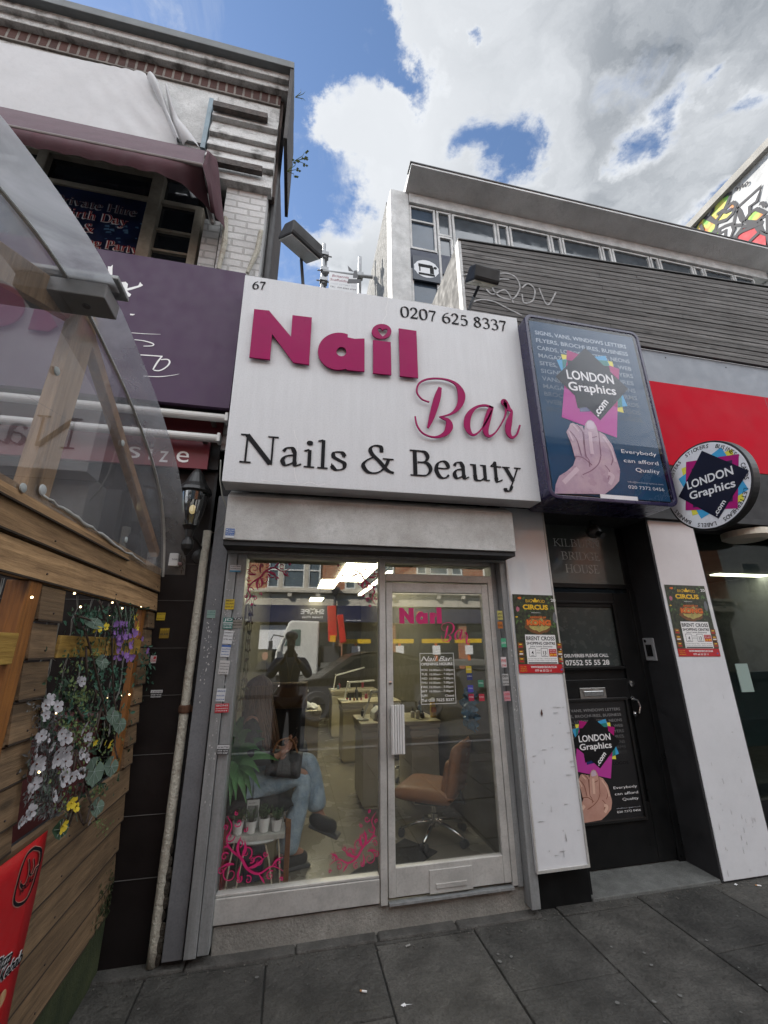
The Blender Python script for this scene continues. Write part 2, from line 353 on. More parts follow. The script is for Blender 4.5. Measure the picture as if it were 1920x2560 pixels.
# serif alphabet: cap height 1; entries: (kind, data...)  T stem(x,y0,y1,w) H slab(x0,x1,y) C nib curve  L line with width
TK, TN = .15, .055
def _sl(x0, x1, y): return ('L', [(x0, y), (x1, y)], .042)
SER = {
 'N': (1.0, [('L', [(.17, .0), (.17, 1.)], .06), ('L', [(.16, .98), (.80, .02)], .16), ('L', [(.83, 0), (.83, 1)], .06), _sl(.03, .31, .02), _sl(.0, .2, .98), _sl(.69, .97, .98)]),
 'B': (.80, [('L', [(.2, 0), (.2, 1)], .145), _sl(.04, .42, .02), _sl(.04, .42, .98), ('C', [(.3, .975), (.52, .95), (.62, .76), (.52, .57), (.28, .53)]), ('C', [(.3, .53), (.58, .52), (.7, .28), (.56, .05), (.28, .025)])]),
 'a': (.62, [('C', [(.12, .5), (.2, .63), (.34, .64), (.41, .5)]), ('L', [(.42, .52), (.42, .14)], .125), ('C', [(.42, .16), (.46, .03), (.6, .1)]), ('C', [(.42, .4), (.2, .34), (.11, .17), (.2, .02), (.4, .13)])]),
 'i': (.36, [('L', [(.19, 0), (.19, .62)], .125), _sl(.05, .33, .02), ('L', [(.05, .58), (.18, .64)], .05), ('O', (.185, .88), .085)]),
 'l': (.36, [('L', [(.19, 0), (.19, 1.03)], .125), _sl(.05, .33, .02), ('L', [(.05, .97), (.18, 1.03)], .05)]),
 's': (.5, [('C', [(.42, .5), (.34, .635), (.14, .62), (.12, .46), (.26, .35), (.42, .24), (.39, .05), (.2, -.01), (.07, .13)]), ('L', [(.42, .62), (.42, .46)], .04), ('L', [(.075, .2), (.075, .01)], .04)]),
 '&': (1.0, [('C', [(.62, .78), (.6, .97), (.42, 1.0), (.3, .85), (.36, .66), (.56, .42), (.78, .12), (.97, .03)]), ('C', [(.42, .58), (.2, .42), (.1, .22), (.24, .0), (.5, .0), (.72, .22), (.82, .5)]), _sl(.66, .97, .53)]),
 'e': (.58, [('C', [(.13, .36), (.47, .38), (.44, .58), (.3, .645), (.14, .52), (.09, .28), (.2, .03), (.38, .0), (.5, .12)])]),
 'u': (.72, [('L', [(.19, .14), (.19, .62)], .125), ('C', [(.19, .2), (.22, .02), (.38, .0), (.52, .12)]), ('L', [(.54, .02), (.54, .62)], .125), _sl(.05, .19, .6), _sl(.40, .54, .6), _sl(.54, .69, .02)]),
 't': (.44, [('L', [(.2, .12), (.2, .78)], .12), ('C', [(.2, .15), (.24, -.0), (.42, .08)]), _sl(.04, .42, .6), ('L', [(.05, .6), (.22, .8)], .04)]),
 'y': (.66, [('L', [(.12, .6), (.36, .06)], .14), ('L', [(.56, .6), (.35, .05), (.24, -.22)], .05), ('C', [(.29, -.14), (.2, -.33), (.07, -.33), (.05, -.24)]), _sl(.02, .28, .6), _sl(.44, .68, .6)]),
 'r': (.48, [('L', [(.19, 0), (.19, .62)], .125), _sl(.05, .35, .02), ('L', [(.05, .58), (.18, .64)], .05), ('C', [(.22, .46), (.32, .62), (.44, .58)])]),
 'v': (.62, [('L', [(.12, .6), (.33, .02)], .14), ('L', [(.54, .6), (.34, .02)], .05), _sl(.02, .26, .6), _sl(.42, .64, .6)]),
 'h': (.72, [('L', [(.19, 0), (.19, 1.03)], .125), _sl(.05, .33, .02), ('C', [(.2, .45), (.36, .64), (.52, .56), (.54, .4)]), ('L', [(.54, .45), (.54, 0)], .125), _sl(.42, .68, .02), ('L', [(.05, .97), (.18, 1.03)], .05)]),
 'n': (.72, [('L', [(.19, 0), (.19, .62)], .125), _sl(.05, .33, .02), ('C', [(.2, .45), (.36, .64), (.52, .56), (.54, .4)]), ('L', [(.54, .45), (.54, 0)], .125), _sl(.42, .68, .02), ('L', [(.05, .58), (.18, .64)], .05)]),
 'g': (.62, [('C', [(.3, .62), (.12, .56), (.1, .32), (.26, .22), (.46, .3), (.46, .54), (.3, .62)]), ('C', [(.2, .24), (.12, .1), (.3, .04), (.52, .0), (.5, -.2), (.28, -.3), (.08, -.18), (.2, -.02)]), ('L', [(.44, .58), (.6, .62)], .05)]),
 'D': (.92, [('L', [(.2, 0), (.2, 1)], .145), _sl(.04, .45, .02), _sl(.04, .45, .98), ('C', [(.3, .975), (.66, .93), (.82, .52), (.66, .09), (.28, .025)])]),
 'P': (.72, [('L', [(.2, 0), (.2, 1)], .145), _sl(.04, .38, .02), _sl(.04, .4, .98), ('C', [(.3, .975), (.56, .95), (.64, .72), (.54, .5), (.28, .47)])]),
 'H': (1.0, [('L', [(.2, 0), (.2, 1)], .145), ('L', [(.8, 0), (.8, 1)], .145), ('L', [(.2, .52), (.8, .52)], .05), _sl(.05, .35, .02), _sl(.05, .35, .98), _sl(.65, .95, .02), _sl(.65, .95, .98)]),
 'K': (.86, [('L', [(.2, 0), (.2, 1)], .13), _sl(.05, .36, .02), _sl(.05, .36, .98), ('L', [(.7, .97), (.24, .48)], .05), ('L', [(.33, .58), (.8, .02)], .14), _sl(.6, .84, .98), _sl(.66, .92, .02)]),
 'I': (.4, [('L', [(.2, 0), (.2, 1)], .13), _sl(.05, .35, .02), _sl(.05, .35, .98)]),
 'L': (.74, [('L', [(.2, 0), (.2, 1)], .13), _sl(.05, .66, .02), _sl(.05, .36, .98), ('L', [(.66, 0), (.68, .24)], .04)]),
 'U': (.92, [('L', [(.2, .25), (.2, 1)], .13), ('C', [(.2, .3), (.26, .03), (.5, .0), (.7, .1), (.74, .35)]), ('L', [(.74, .3), (.74, 1)], .055), _sl(.05, .36, .98), _sl(.6, .88, .98)]),
 'R': (.82, [('L', [(.2, 0), (.2, 1)], .13), _sl(.05, .36, .02), _sl(.05, .4, .98), ('C', [(.3, .975), (.54, .95), (.62, .74), (.52, .53), (.28, .5)]), ('L', [(.4, .52), (.78, .02)], .13)]),
 'G': (.92, [('C', [(.8, .8), (.66, .98), (.4, 1.0), (.14, .78), (.12, .4), (.3, .05), (.55, .0), (.76, .1)]), ('L', [(.76, .04), (.76, .42)], .12), _sl(.6, .88, .42), ('L', [(.8, .72), (.8, .98)], .04)]),
 'E': (.74, [('L', [(.2, 0), (.2, 1)], .13), _sl(.05, .66, .02), _sl(.05, .64, .98), ('L', [(.2, .52), (.52, .52)], .05), ('L', [(.66, 0), (.68, .22)], .04), ('L', [(.64, .8), (.64, 1)], .04)]),
 'O': (.98, [('C', [(.48, .99), (.2, .88), (.1, .5), (.22, .1), (.5, .01), (.78, .12), (.88, .5), (.76, .9), (.48, .99)])]),
 'S': (.62, [('C', [(.52, .82), (.42, .98), (.2, .97), (.12, .76), (.26, .58), (.46, .43), (.53, .22), (.42, .03), (.2, .0), (.08, .18)]), ('L', [(.53, .97), (.53, .76)], .04), ('L', [(.075, .25), (.075, .02)], .04)]),
 '0': (.66, [('C', [(.33, .98), (.14, .84), (.09, .5), (.15, .14), (.33, .02), (.51, .16), (.57, .5), (.51, .86), (.33, .98)])]),
 '2': (.66, [('C', [(.1, .74), (.18, .94), (.36, .98), (.5, .8), (.44, .52), (.12, .08)]), ('L', [(.07, .06), (.56, .06)], .11), ('L', [(.55, .04), (.58, .22)], .04)]),
 '7': (.66, [('L', [(.1, .92), (.57, .92)], .11), ('L', [(.55, .92), (.36, .48), (.27, .0)], .1), ('L', [(.1, .96), (.08, .76)], .04)]),
 '6': (.66, [('C', [(.52, .97), (.28, .84), (.1, .5), (.14, .14), (.34, .02), (.54, .16), (.54, .44), (.36, .58), (.15, .46)])]),
 '5': (.66, [('L', [(.17, .92), (.52, .92)], .1), ('L', [(.17, .92), (.14, .52)], .05), ('C', [(.14, .54), (.36, .6), (.53, .42), (.5, .14), (.3, .0), (.1, .08)])]),
 '8': (.66, [('C', [(.33, .98), (.16, .84), (.24, .62), (.46, .46), (.54, .22), (.34, .02), (.12, .18), (.2, .44), (.44, .64), (.5, .84), (.33, .98)])]),
 '3': (.66, [('C', [(.1, .82), (.26, .98), (.48, .88), (.46, .64), (.26, .53)]), ('C', [(.26, .53), (.5, .48), (.54, .18), (.34, .0), (.1, .08)])]),
}
def serif(s, h, fr, m, parent, ex=.0, width=None, bold=1.0, name='lettering', gap=.0, mb=None):
    tot = sum(SER[c][0]+gap if c != ' ' else .34 for c in s); kx = h if width is None else width/tot
    own = mb is None; mb = mb or MB(); x = 0; k = 0
    for c in s:
        if c == ' ': x += .34; continue
        adv, it = SER[c]
        for e in it:
            k += 1; d = (k % 6)*.00035
            f2 = Fr(fr.p(0, 0, d), fr.r, fr.u, fr.n)
            if e[0] == 'L':
                pts = [((x+p[0])*kx, p[1]*h) for p in e[1]]; stroke(mb, f2, pts, e[2]*h*(bold if e[2] > .09 else 1), ex=ex, spl=False)
            elif e[0] == 'C':
                pts = [((x+p[0])*kx, p[1]*h) for p in e[1]]; stroke(mb, f2, pts, TK*h*bold, nib=18, thin=.3, ex=ex, n=6)
            else:
                (cx, cy), r = e[1], e[2]; q = [f2.p((x+cx+r*cos(a*pi/8))*kx, (cy+r*sin(a*pi/8))*h) for a in range(16)]
                mb.prism(q, fr.n*max(ex, .0005))
        x += adv+gap
    if own: return mb.build(name, m, parent)
# ================================================================ materials
alu = mat('aluminium', (.58, .57, .54), .4, .35, .25, 5, fine=.2, bump=.03, bs=90)
aluP = mat('painted_aluminium', (.30, .31, .31), .45, .2, .35, 4, True, fine=.3)
greyp = mat('grey_paint', (.155, .16, .17), .55, 0, .3, 3, bump=.08, bs=30, fine=.35)
steel = mat('galvanised_steel', (.53, .53, .515), .6, .1, .35, 5, bump=.15, bs=160, col2=(.35, .34, .32), fine=.25)
darkvoid = mat('soot_black', (.02, .02, .022), .7, dirt=.4)
blackp = mat('black_gloss_paint', (.010, .0105, .011), .35, spec=.25, dirt=.4, fine=0, bump=.05, bs=12)
signwhite = mat('weathered_white_panel', (.56, .57, .585), .42, 0, .045, 4, True, fine=.18, lo=.4, hi=.62)
white = mat('white_panel', (.64, .65, .67), .10, 0, .07, 3, coat=.8, fine=.04)
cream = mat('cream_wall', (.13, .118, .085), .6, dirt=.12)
paleconc = mat('pale_concrete', (.74, .75, .75), .9, dirt=.28, ds=1.6, bump=.3, bs=40, fine=.3)
concrete = mat('concrete', (.30, .29, .27), .85, dirt=.3, ds=4, bump=.3, bs=40, fine=.35)
pebble = mat('pebbledash', (.34, .335, .32), .9, dirt=.6, ds=18, bump=1.0, bs=70, col2=(.10, .10, .095), fine=.6)
render_ = mat('white_render', (.64, .65, .645), .8, dirt=.35, ds=5, bump=.3, bs=50, fine=.35)
renderD = mat('dirty_render', (.55, .55, .54), .85, ds=6, col2=(.13, .125, .115), bump=.5, bs=40, fine=.45, lo=.33, hi=.50)
pink = mat('magenta_acrylic', (.29, .004, .085), .35, dirt=.10, spec=.12)
ink = flat('sign_black', (.009, .009, .011), .5, spec=.1)
inkdull = flat('dull_black_vinyl', (.05, .05, .055), .5)
wht = flat('white_vinyl', (.75, .75, .75), .4)
greyink = flat('grey_print', (.11, .125, .15), .4)
greyink2 = flat('faint_grey_print', (.055, .07, .09), .4)
purple = mat('purple_panel', (.068, .038, .078), .5, dirt=.12, spec=.25)
redp = mat('red_panel', (.50, .004, .020), .6, dirt=.12, ds=2, spec=.06)
redD = mat('dark_red_panel', (.10, .006, .012), .5, dirt=.2)
tile = mat('dark_brown_tile', (.014, .011, .011), .4, spec=.25, dirt=.4, ds=3, bump=.06, bs=20)
pine = wood('weathered_cladding', (.50, .31, .15), (.19, .108, .048), 1, .75, cell=.121, vary=.5, z0=2.06-.121*20)
pine2 = wood('weathered_lower_cladding', (.30, .19, .10), (.10, .062, .031), 1, .75, cell=.141, vary=.55, z0=.955-.141*10)
pineV = wood('orange_stained_post', (.30, .115, .02), (.12, .04, .008), 2, .6, cell=5, vary=0)
pineL = wood('pale_timber', (.42, .28, .15), (.22, .13, .06), 2, .7, cell=5, vary=0)
pineR = wood('yellow_rail_timber', (.40, .25, .05), (.22, .12, .02), 1, .6, cell=5, vary=0)
moss = mat('mossy_timber', (.045, .055, .018), .9, ds=7, col2=(.012, .022, .004), bump=.3)
wglass = glass('shop_glass', (.95, .96, .95), .16, pw=4.5)
dglass = glass('dark_shop_glass', (.60, .64, .64), .02, pw=6.0)
polyc = glass('clear_sheet', (.88, .88, .89), .10, .02, grime=.14)
polyr = glass('clear_roof_sheet', (.86, .86, .87), .03, .05, grime=.12)
frost = glass('scuffed_sheet', (.70, .70, .72), .08, .1, grime=.50)
frostD = glass('weathered_sheet', (.5, .5, .5), .05, .2, grime=.97)
winglass = mat('window_glass', (.07, .085, .10), .06, dirt=.3, spec=.9)
tubew = mat('white_plastic', (.62, .62, .60), .4, dirt=.1)
pipem = mat('old_pipe_paint', (.46, .44, .37), .75, ds=9, col2=(.26, .22, .17), bump=.6, bs=60, lo=.3, hi=.5, fine=.4)
maroon = mat('maroon_canvas', (.088, .032, .043), .8, dirt=.3, bump=.2, bs=200)
tarp = mat('white_tarpaulin', (.52, .52, .53), .7, dirt=.12, ds=4, bump=.1, bs=10)
blueblack = mat('navy_lightbox', (.022, .018, .06), .25, dirt=.2)
slate = wood('grey_weathered_slats', (.22, .215, .21), (.11, .105, .10), 0, .85, cell=.067, vary=.6)
blkleather = flat('black_fabric', (.012, .012, .013), .7)
chrome = flat('chrome', (.7, .7, .7), .15, metal=1)
skin = mat('skin', (.42, .21, .14), .5, dirt=.1)
lampm = flat('lit_panel', (1, .93, .66), .5, emit=6.5)

# ================================================================ setting
# pavement: individually laid slabs
slab = mat('paving_stone', (.115, .112, .104), .85, spec=.2, dirt=.5, ds=4.5, col2=(.045, .044, .041), bump=.8, bs=28, fine=.7, lo=.3, hi=.65)
mb = MB(); mb.box(-40, 40, -4.6, 1.0, -.10, -.012)
base = mb.build('pavement_bed', mat('joint_dirt', (.03, .03, .028), .95)); tag(base, kind='structure')
mb = MB(); rr = random.Random(3)
k = -30
while k < 34:
    x0 = -.035+.595*k; off = [-.57, -.095][k % 2]
    ys = [.6, off if off > -.2 else .6] if False else None
    y1 = .6; cuts = []
    y = off
    while y > -4.5: cuts.append(y); y -= .93
    cuts = [.6]+cuts+[-4.5]
    for a, b in zip(cuts, cuts[1:]):
        if a-b < .05: continue
        t = [rr.uniform(-.002, .002) for _ in range(4)]
        z = rr.uniform(-.002, .002)
        xa, xb, ya, yb = x0+.004, x0+.591, b+.004, a-.004
        mb.add([(xa, ya, -.06), (xb, ya, -.06), (xb, yb, -.06), (xa, yb, -.06), (xa, ya, z+t[0]), (xb, ya, z+t[1]), (xb, yb, z+t[2]), (xa, yb, z+t[3])],
               [(0, 3, 2, 1), (4, 5, 6, 7), (0, 1, 5, 4), (1, 2, 6, 5), (2, 3, 7, 6), (3, 0, 4, 7)])
    k += 1
g = NG(slab.node_tree); pb = slab.node_tree.nodes['Principled BSDF']; lk = pb.inputs['Base Color'].links[0].from_socket
tcx = g.new('ShaderNodeTexCoord').outputs['Object']; sp = g.new('ShaderNodeSeparateXYZ'); g.link(tcx, sp.inputs[0])
kx = g.math('FLOOR', g.math('DIVIDE', g.math('ADD', sp.outputs[0], .035), .595)); par = g.math('MODULO', g.math('ADD', kx, 200.0), 2.0)
ky = g.math('FLOOR', g.math('DIVIDE', g.math('SUBTRACT', g.math('ADD', -.57, g.math('MULTIPLY', par, .475)), sp.outputs[1]), .93))
wn = g.new('ShaderNodeTexWhiteNoise', noise_dimensions='3D'); g.link(g.comb(kx, ky, 0.0), wn.inputs['Vector'])
cc_ = g.mix(1.0, lk, g.mix(wn.outputs['Value'], (.70, .70, .69), (1.25, 1.22, 1.17)), 'MULTIPLY')
st = g.ramp(g.noise(tcx, 1.1, 9, .68, .8), .50, .70); cc_ = g.mix(g.math('MULTIPLY', st, .55), cc_, (.018, .018, .017))
sp2 = g.ramp(g.noise(tcx, 140, 3, .6), .66, .74); cc_ = g.mix(g.math('MULTIPLY', sp2, .35), cc_, (.20, .195, .18)); g.link(cc_, pb.inputs['Base Color'])
tag(mb.build('pavement', slab, bevel=.006), kind='structure')
asph = mat('asphalt', (.022, .022, .023), .85, dirt=.3, bump=.3, bs=120)
mb = MB(); mb.box(-200, 200, -260, -4.62, -.5, -.13); mb.box(-200, 200, 1.0, 200, -.5, -.14)
tag(mb.build('road', asph), kind='structure')
kerb = MB()
for i in range(-30, 34): kerb.box(i*.91+.004, i*.91+.906, -4.74, -4.605, -.4, 0)
tag(kerb.build('kerb', concrete, bevel=.01), kind='structure')
tag(B(-60, 60, -24, -13.2, -.12, -.0).build('far_pavement', asph), kind='structure')
# gum spots and little flecks trodden into the paving (surface marks)
mb = MB()
for i in range(150):
    x, y, r = rr.uniform(-.8, 4.2), rr.uniform(-2.0, .0), rr.choice([rr.uniform(.0015, .004), rr.uniform(.005, .012)])
    n = 9; mb.poly([(x+cos(2*pi*j/n)*r*rr.uniform(.7, 1.2), y+sin(2*pi*j/n)*r*rr.uniform(.7, 1.2), .0052) for j in range(n)])
tag(mb.build('gum_spots', mat('old_gum', (.15, .15, .14), .8)), kind='structure')

# ================================================================ nail bar: the shop
shop = thing('nail_bar_shop', 'single storey shop front with silver framed window and glazed door below the large white sign', 'shop', (0, 0, 0))
FZ = .15
# pilaster, guide rails, frame
B(-.562, -.462, -.075, .3, .05, 2.62).build('pilaster', greyp, shop, bevel=.004)
mb = B(-.452, -.392, -.10, .1, .06, 2.25); mb.box(-.389, -.331, -.085, .1, .06, 2.25)
mb.build('shutter_rail', aluP, shop, bevel=.003)
mb = B(1.495, 1.535, -.03, .1, .14, 2.25); mb.box(1.538, 1.60, -.10, .1, .05, 2.25)
mb.build('shutter_rail', aluP, shop, bevel=.003)
# step
mb = B(-.33, 1.62, -.012, .35, -.02, .138)
mb.build('threshold', mat('threshold_stone', (.30, .29, .26), .85, dirt=.4, ds=6, bump=.3, bs=60, fine=.5), shop, bevel=.006)
mb = MB()
for x0, x1 in ((-.93, -.45), (-.45, .12), (.12, .58), (.585, 1.06), (1.065, 1.62)): mb.box(x0+.003, x1-.003, -.085+rr.uniform(-.006, .006), .02, -.03, .016+rr.uniform(-.004, .004))
mb.build('footing', mat('worn_cement', (.11, .105, .095), .9, dirt=.55, ds=9, bump=.6, bs=50, fine=.5), shop, bevel=.01)
# window frame and glass
WX0, WX1, WZ0, WZ1 = -.325, .60, .285, 2.225
fr_ = MB(); fr_.box(-.331, .60, -.03, .03, .152, .27); fr_.box(-.331, .60, -.022, .03, .272, .285); fr_.box(-.331, .60, -.028, .05, 2.195, 2.225)
fr_.build('window_frame', alu, shop, bevel=.003)
B(.605, .648, -.035, .04, .14, 2.24).build('mullion', alu, shop, bevel=.003)
B(.653, 1.495, -.025, .04, 2.19, 2.235).build('frame_head', alu, shop, bevel=.003)
B(-.331, 1.5, -.04, .02, 2.228, 2.262).build('lintel_trim', alu, shop)
pane = B(WX0, .603, .006, .012, .28, 2.2).build('window_pane', wglass, shop)
# door
door = MB()
door.box(.655, .70, -.03, .015, .17, 2.045); door.box(1.405, 1.455, -.03, .015, .17, 2.045); door.box(.70, 1.405, -.028, .013, 1.975, 2.045); door.box(.70, 1.405, -.028, .013, .17, .315)
dr = door.build('door', alu, shop, bevel=.003)
B(.70, 1.405, -.008, -.002, .315, 1.975).build('door_pane', wglass, dr)
B(.652, 1.46, -.034, .03, 2.055, 2.11).build('transom_bar', alu, shop, bevel=.003)
B(1.458, 1.495, -.034, .03, .15, 2.11).build('door_jamb', alu, shop, bevel=.003)
B(.655, 1.458, .0, .006, 2.11, 2.19).build('transom_pane', wglass, shop)
# ribbed pull plate
mb = B(.675, .765, -.062, -.048, .93, 1.22)
for i in range(5): mb.box(.680+i*.0165, .692+i*.0165, -.075, -.0615, .935, 1.225)
mb.box(.70, .72, -.05, -.028, .96, 1.0); mb.box(.70, .72, -.05, -.028, 1.15, 1.19)
mb.build('handle', mat('ribbed_aluminium', (.75, .75, .73), .35, .3, .1), dr, bevel=.001)
MB().lathe((.678, -.03, 1.36), [(.011, 0), (.011, .006), (.004, .008)], 14, (0, -1, 0)).build('lock', chrome, dr)
mb = B(.91, 1.19, -.034, -.029, .165, .285); mb.box(.95, 1.15, -.040, -.0345, .19, .215)
mb.build('letter_plate', alu, dr, bevel=.002)
B(.655, 1.46, -.05, .0, .14, .152).build('door_track', aluP, shop)
# shutter housing
sb = MB(); sb.prism([(-.463, -.30, 2.252), (-.463, -.30, 2.55), (-.463, -.20, 2.62), (-.463, -.045, 2.62), (-.463, -.045, 2.252)], (2.04, 0, 0))
sb.build('shutter_box', steel, shop, bevel=.004)
mb = B(-.462, 1.575, -.285, -.06, 2.22, 2.2515); mb.build('shutter_slot', darkvoid, shop)
B(-.455, 1.57, -.12, -.085, 2.205, 2.225).build('shutter_edge', aluP, shop)
# body of the shop
mb = B(-.60, 1.66, -.0, .02, 2.262, 4.2); mb.box(-.62, -.56, .0, 7.0, 0, 4.2); mb.box(1.62, 1.66, .3, 7.0, 0, 4.2); mb.box(-.62, 1.66, 6.9, 7.0, 0, 4.2)
mb.build('wall', darkvoid, shop)
B(-.62, 2.2, .0, 7.0, 4.2, 4.28).build('roof', darkvoid, shop)
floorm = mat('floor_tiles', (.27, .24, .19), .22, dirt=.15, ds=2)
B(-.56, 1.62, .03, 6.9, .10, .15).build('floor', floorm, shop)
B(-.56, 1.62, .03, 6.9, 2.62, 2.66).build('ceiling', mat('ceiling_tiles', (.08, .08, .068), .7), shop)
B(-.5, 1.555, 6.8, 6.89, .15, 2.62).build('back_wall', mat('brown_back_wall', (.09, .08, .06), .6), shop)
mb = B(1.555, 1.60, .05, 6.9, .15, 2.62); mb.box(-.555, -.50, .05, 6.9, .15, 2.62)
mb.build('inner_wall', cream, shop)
mb = MB()
for i in range(7):
    mb.box(-.5, 1.555, .6+i*.62, .603+i*.62, .1502, .1506)
for i in range(4): mb.box(-.2+i*.6, -.197+i*.6, .05, 6.8, .1502, .1508)
mb.build('tile_joint', flat('tile_grout', (.10, .09, .075), .8), shop)
# lit ceiling panels; the nearest is enlarged out of view to brighten the front
for (px, py) in ((895, 1440), (820, 1460), (790, 1500)):
    p = PZ(px, py, 2.60); 
    t = thing('ceiling_panel_light', {895: 'large lit ceiling panel nearest the shop window, extended out of view for light', 820: 'lit ceiling panel halfway back in the shop', 790: 'small looking lit ceiling panel deepest in the shop'}[px], 'light', (p.x, p.y, 2.6), 'lit ceiling panels in the nail shop')
    ya = p.y-(1.15 if px == 895 else .55); B(p.x-.16, p.x+.16, ya, p.y+.55, 2.597, 2.612).build('housing', tubew, t)
    B(p.x-(.30 if px == 895 else .14), p.x+.14, ya+.03, p.y+.52, 2.588, 2.5965).build('diffuser', lampm, t)
t = thing('strip_light', 'long twin strip light running along the right wall of the shop ceiling', 'light', (1.3, 4, 2.58))
mb = B(1.27, 1.33, 2.6, 3.9, 2.575, 2.60); mb.box(1.27, 1.33, 4.1, 5.4, 2.575, 2.60); mb.build('tube', lampm, t)
B(1.26, 1.34, 2.58, 5.42, 2.601, 2.615).build('housing', tubew, t)

# ================================================================ big white sign
SY = -.42
sg = thing('fascia_sign', 'large white sign panel with raised magenta letters above the nail shop shutter', 'sign', (.6, SY, 2.6))
c = [PY(613, 687, SY), PY(1292, 795, SY), PY(1353, 1254, SY), PY(554, 1203, SY)]
mb = MB(); mb.prism(c, (0, .16, 0)); mb.build('panel', signwhite, sg, bevel=.004)
x0, x1 = c[3].x, c[2].x
B(x0+.03, x1-.03, SY+.165, -.0, 2.66, 4.2).build('sign_box', darkvoid, sg)
for i in range(3): B(x0+.3+i*.8, x0+.34+i*.8, SY+.17, -.01, 2.64, 2.6595).build('bracket', aluP, sg)
def S4(x, y, yy=SY): return PY(520+x*.53044, 640+y*.53044, yy)
def s4uv(x, y):
    p = S4(x, y); return (p.x, p.z)
SF = Fr((0, SY, 0), (1, 0, 0), (0, 0, 1), (0, -1, 0))
def raised(pts, d0=.016, ex=.012): # flat polygon letter standing off the panel
    m = MB(); m.prism([SF.p(*s4uv(*p), d0) for p in pts], (0, -ex, 0)); return m
def arc(cx, cy, rx, ry, a0, a1, n=22): return [(cx+rx*cos(radians(a0+(a1-a0)*i/n)), cy+ry*sin(radians(a0+(a1-a0)*i/n))) for i in range(n+1)]
raised([(219, 263), (289, 270), (391, 392), (398, 291), (489, 302), (476, 524), (402, 513), (303, 380), (293, 500), (196, 489)]).build('letter', pink, sg, bevel=.001)
# round a with an eye: outer ring polygon bridged to the hole
out = arc(615, 460, 98, 87, 70, 318, 30)+[(652, 394), (735, 401), (735, 555), (653, 548)]
m = MB(); N = 44
def ringpoly(outer, hole, d0, ex):
    m = MB(); n = len(outer)
    import math as _m
    hc = (sum(p[0] for p in hole)/len(hole), sum(p[1] for p in hole)/len(hole))
    def ang(p): return _m.atan2(p[1]-hc[1], p[0]-hc[0])
    angs = sorted(set([round(ang(p), 5) for p in outer]+[round(ang(p), 5) for p in hole]))
    def hit(poly, a):
        best = None
        for p, q in zip(poly, poly[1:]+poly[:1]):
            dx, dy = _m.cos(a), _m.sin(a); ex_, ey = q[0]-p[0], q[1]-p[1]; det = dx*ey-dy*ex_
            if abs(det) < 1e-12: continue
            t = ((p[0]-hc[0])*ey-(p[1]-hc[1])*ex_)/det; s = ((p[0]-hc[0])*dy-(p[1]-hc[1])*dx)/det
            if t > 0 and -1e-6 <= s <= 1+1e-6 and (best is None or t < best): best = t
        return (hc[0]+_m.cos(a)*best, hc[1]+_m.sin(a)*best) if best else hc
    O = [hit(outer, a+1e-6) for a in angs]; H = [hit(hole, a+1e-6) for a in angs]; k = len(angs)
    vs = [SF.p(*s4uv(*p), d) for d in (d0, d0+ex) for L_ in (O, H) for p in L_]
    fs = []
    for i in range(k):
        j = (i+1) % k
        fs += [(i, j, k+j, k+i), (2*k+i, 3*k+i, 3*k+j, 2*k+j), (i, 2*k+i, 2*k+j, j), (k+i, k+j, 3*k+j, 3*k+i)]
    m.add(vs, fs); return m
ringpoly(out, arc(627, 462, 23, 22, 0, 345, 20), .016, .012).build('letter', pink, sg)
raised([(775, 407), (858, 417), (861, 571), (775, 563)]).build('letter', pink, sg, bevel=.001)
heart = [(820, 391), (806, 377), (797, 362), (801, 352), (811, 352), (820, 361), (830, 354), (841, 356), (843, 367), (836, 378)]
ringpoly(arc(815, 367, 46, 35, 0, 350, 28), heart, .016, .012).build('letter_dot', pink, sg)
raised([(895, 352), (978, 364), (986, 585), (901, 576)]).build('letter', pink, sg, bevel=.001)
def S4stroke(lst):
    m = MB()
    for pts in lst:
        q = []
        for p in pts:
            a = s4uv(p[0], p[1]); b = s4uv(p[0]+p[2], p[1]); q.append((a[0], a[1], abs(b[0]-a[0])))
        stroke(m, SF, q, ex=.009, d=.018+.0012*(len(m.v) % 3), n=10)
    return m
S4stroke([[(1089, 628, 16), (1075, 680, 30), (1052, 760, 26), (1032, 818, 9)],
          [(1038, 697, 6), (1002, 682, 6), (980, 648, 7), (992, 608, 8), (1040, 588, 8), (1110, 590, 8), (1165, 614, 16), (1189, 662, 34), (1178, 715, 24), (1140, 752, 10), (1085, 767, 5)],
          [(1090, 768, 6), (1124, 782, 20), (1132, 812, 34), (1112, 845, 22), (1065, 861, 9), (1012, 845, 7), (982, 808, 7), (972, 763, 6)]]).build('letter', pink, sg)
S4stroke([[(1336, 724, 10), (1300, 712, 10), (1256, 722, 12), (1222, 760, 26), (1216, 812, 28), (1240, 850, 12), (1275, 832, 7), (1312, 775, 7), (1330, 735, 6)],
          [(1330, 716, 20), (1313, 770, 28), (1302, 828, 26), (1316, 856, 14), (1345, 842, 7), (1372, 805, 6)]]).build('letter', pink, sg)
S4stroke([[(1370, 808, 6), (1392, 765, 7), (1398, 722, 9), (1388, 700, 26), (1392, 697, 26), (1410, 728, 22), (1424, 742, 10), (1412, 790, 26), (1408, 835, 24), (1424, 862, 13), (1448, 848, 8), (1463, 804, 7)]]).build('letter', pink, sg)
def linefit(p0, p1, top):
    """frame whose baseline runs through two crop-4 points; cap height from a third"""
    a, b = S4(*p0), S4(*p1); fr = Fr((a.x, SY, a.z), (b-a), (0, 0, 1), (0, -1, 0)); fr.u = Vector((0, 0, 1)); fr.r = (b-a).normalized()
    h = S4(*top).z-a.z; return fr.shift(0, 0, .0012), h, (b-a).length
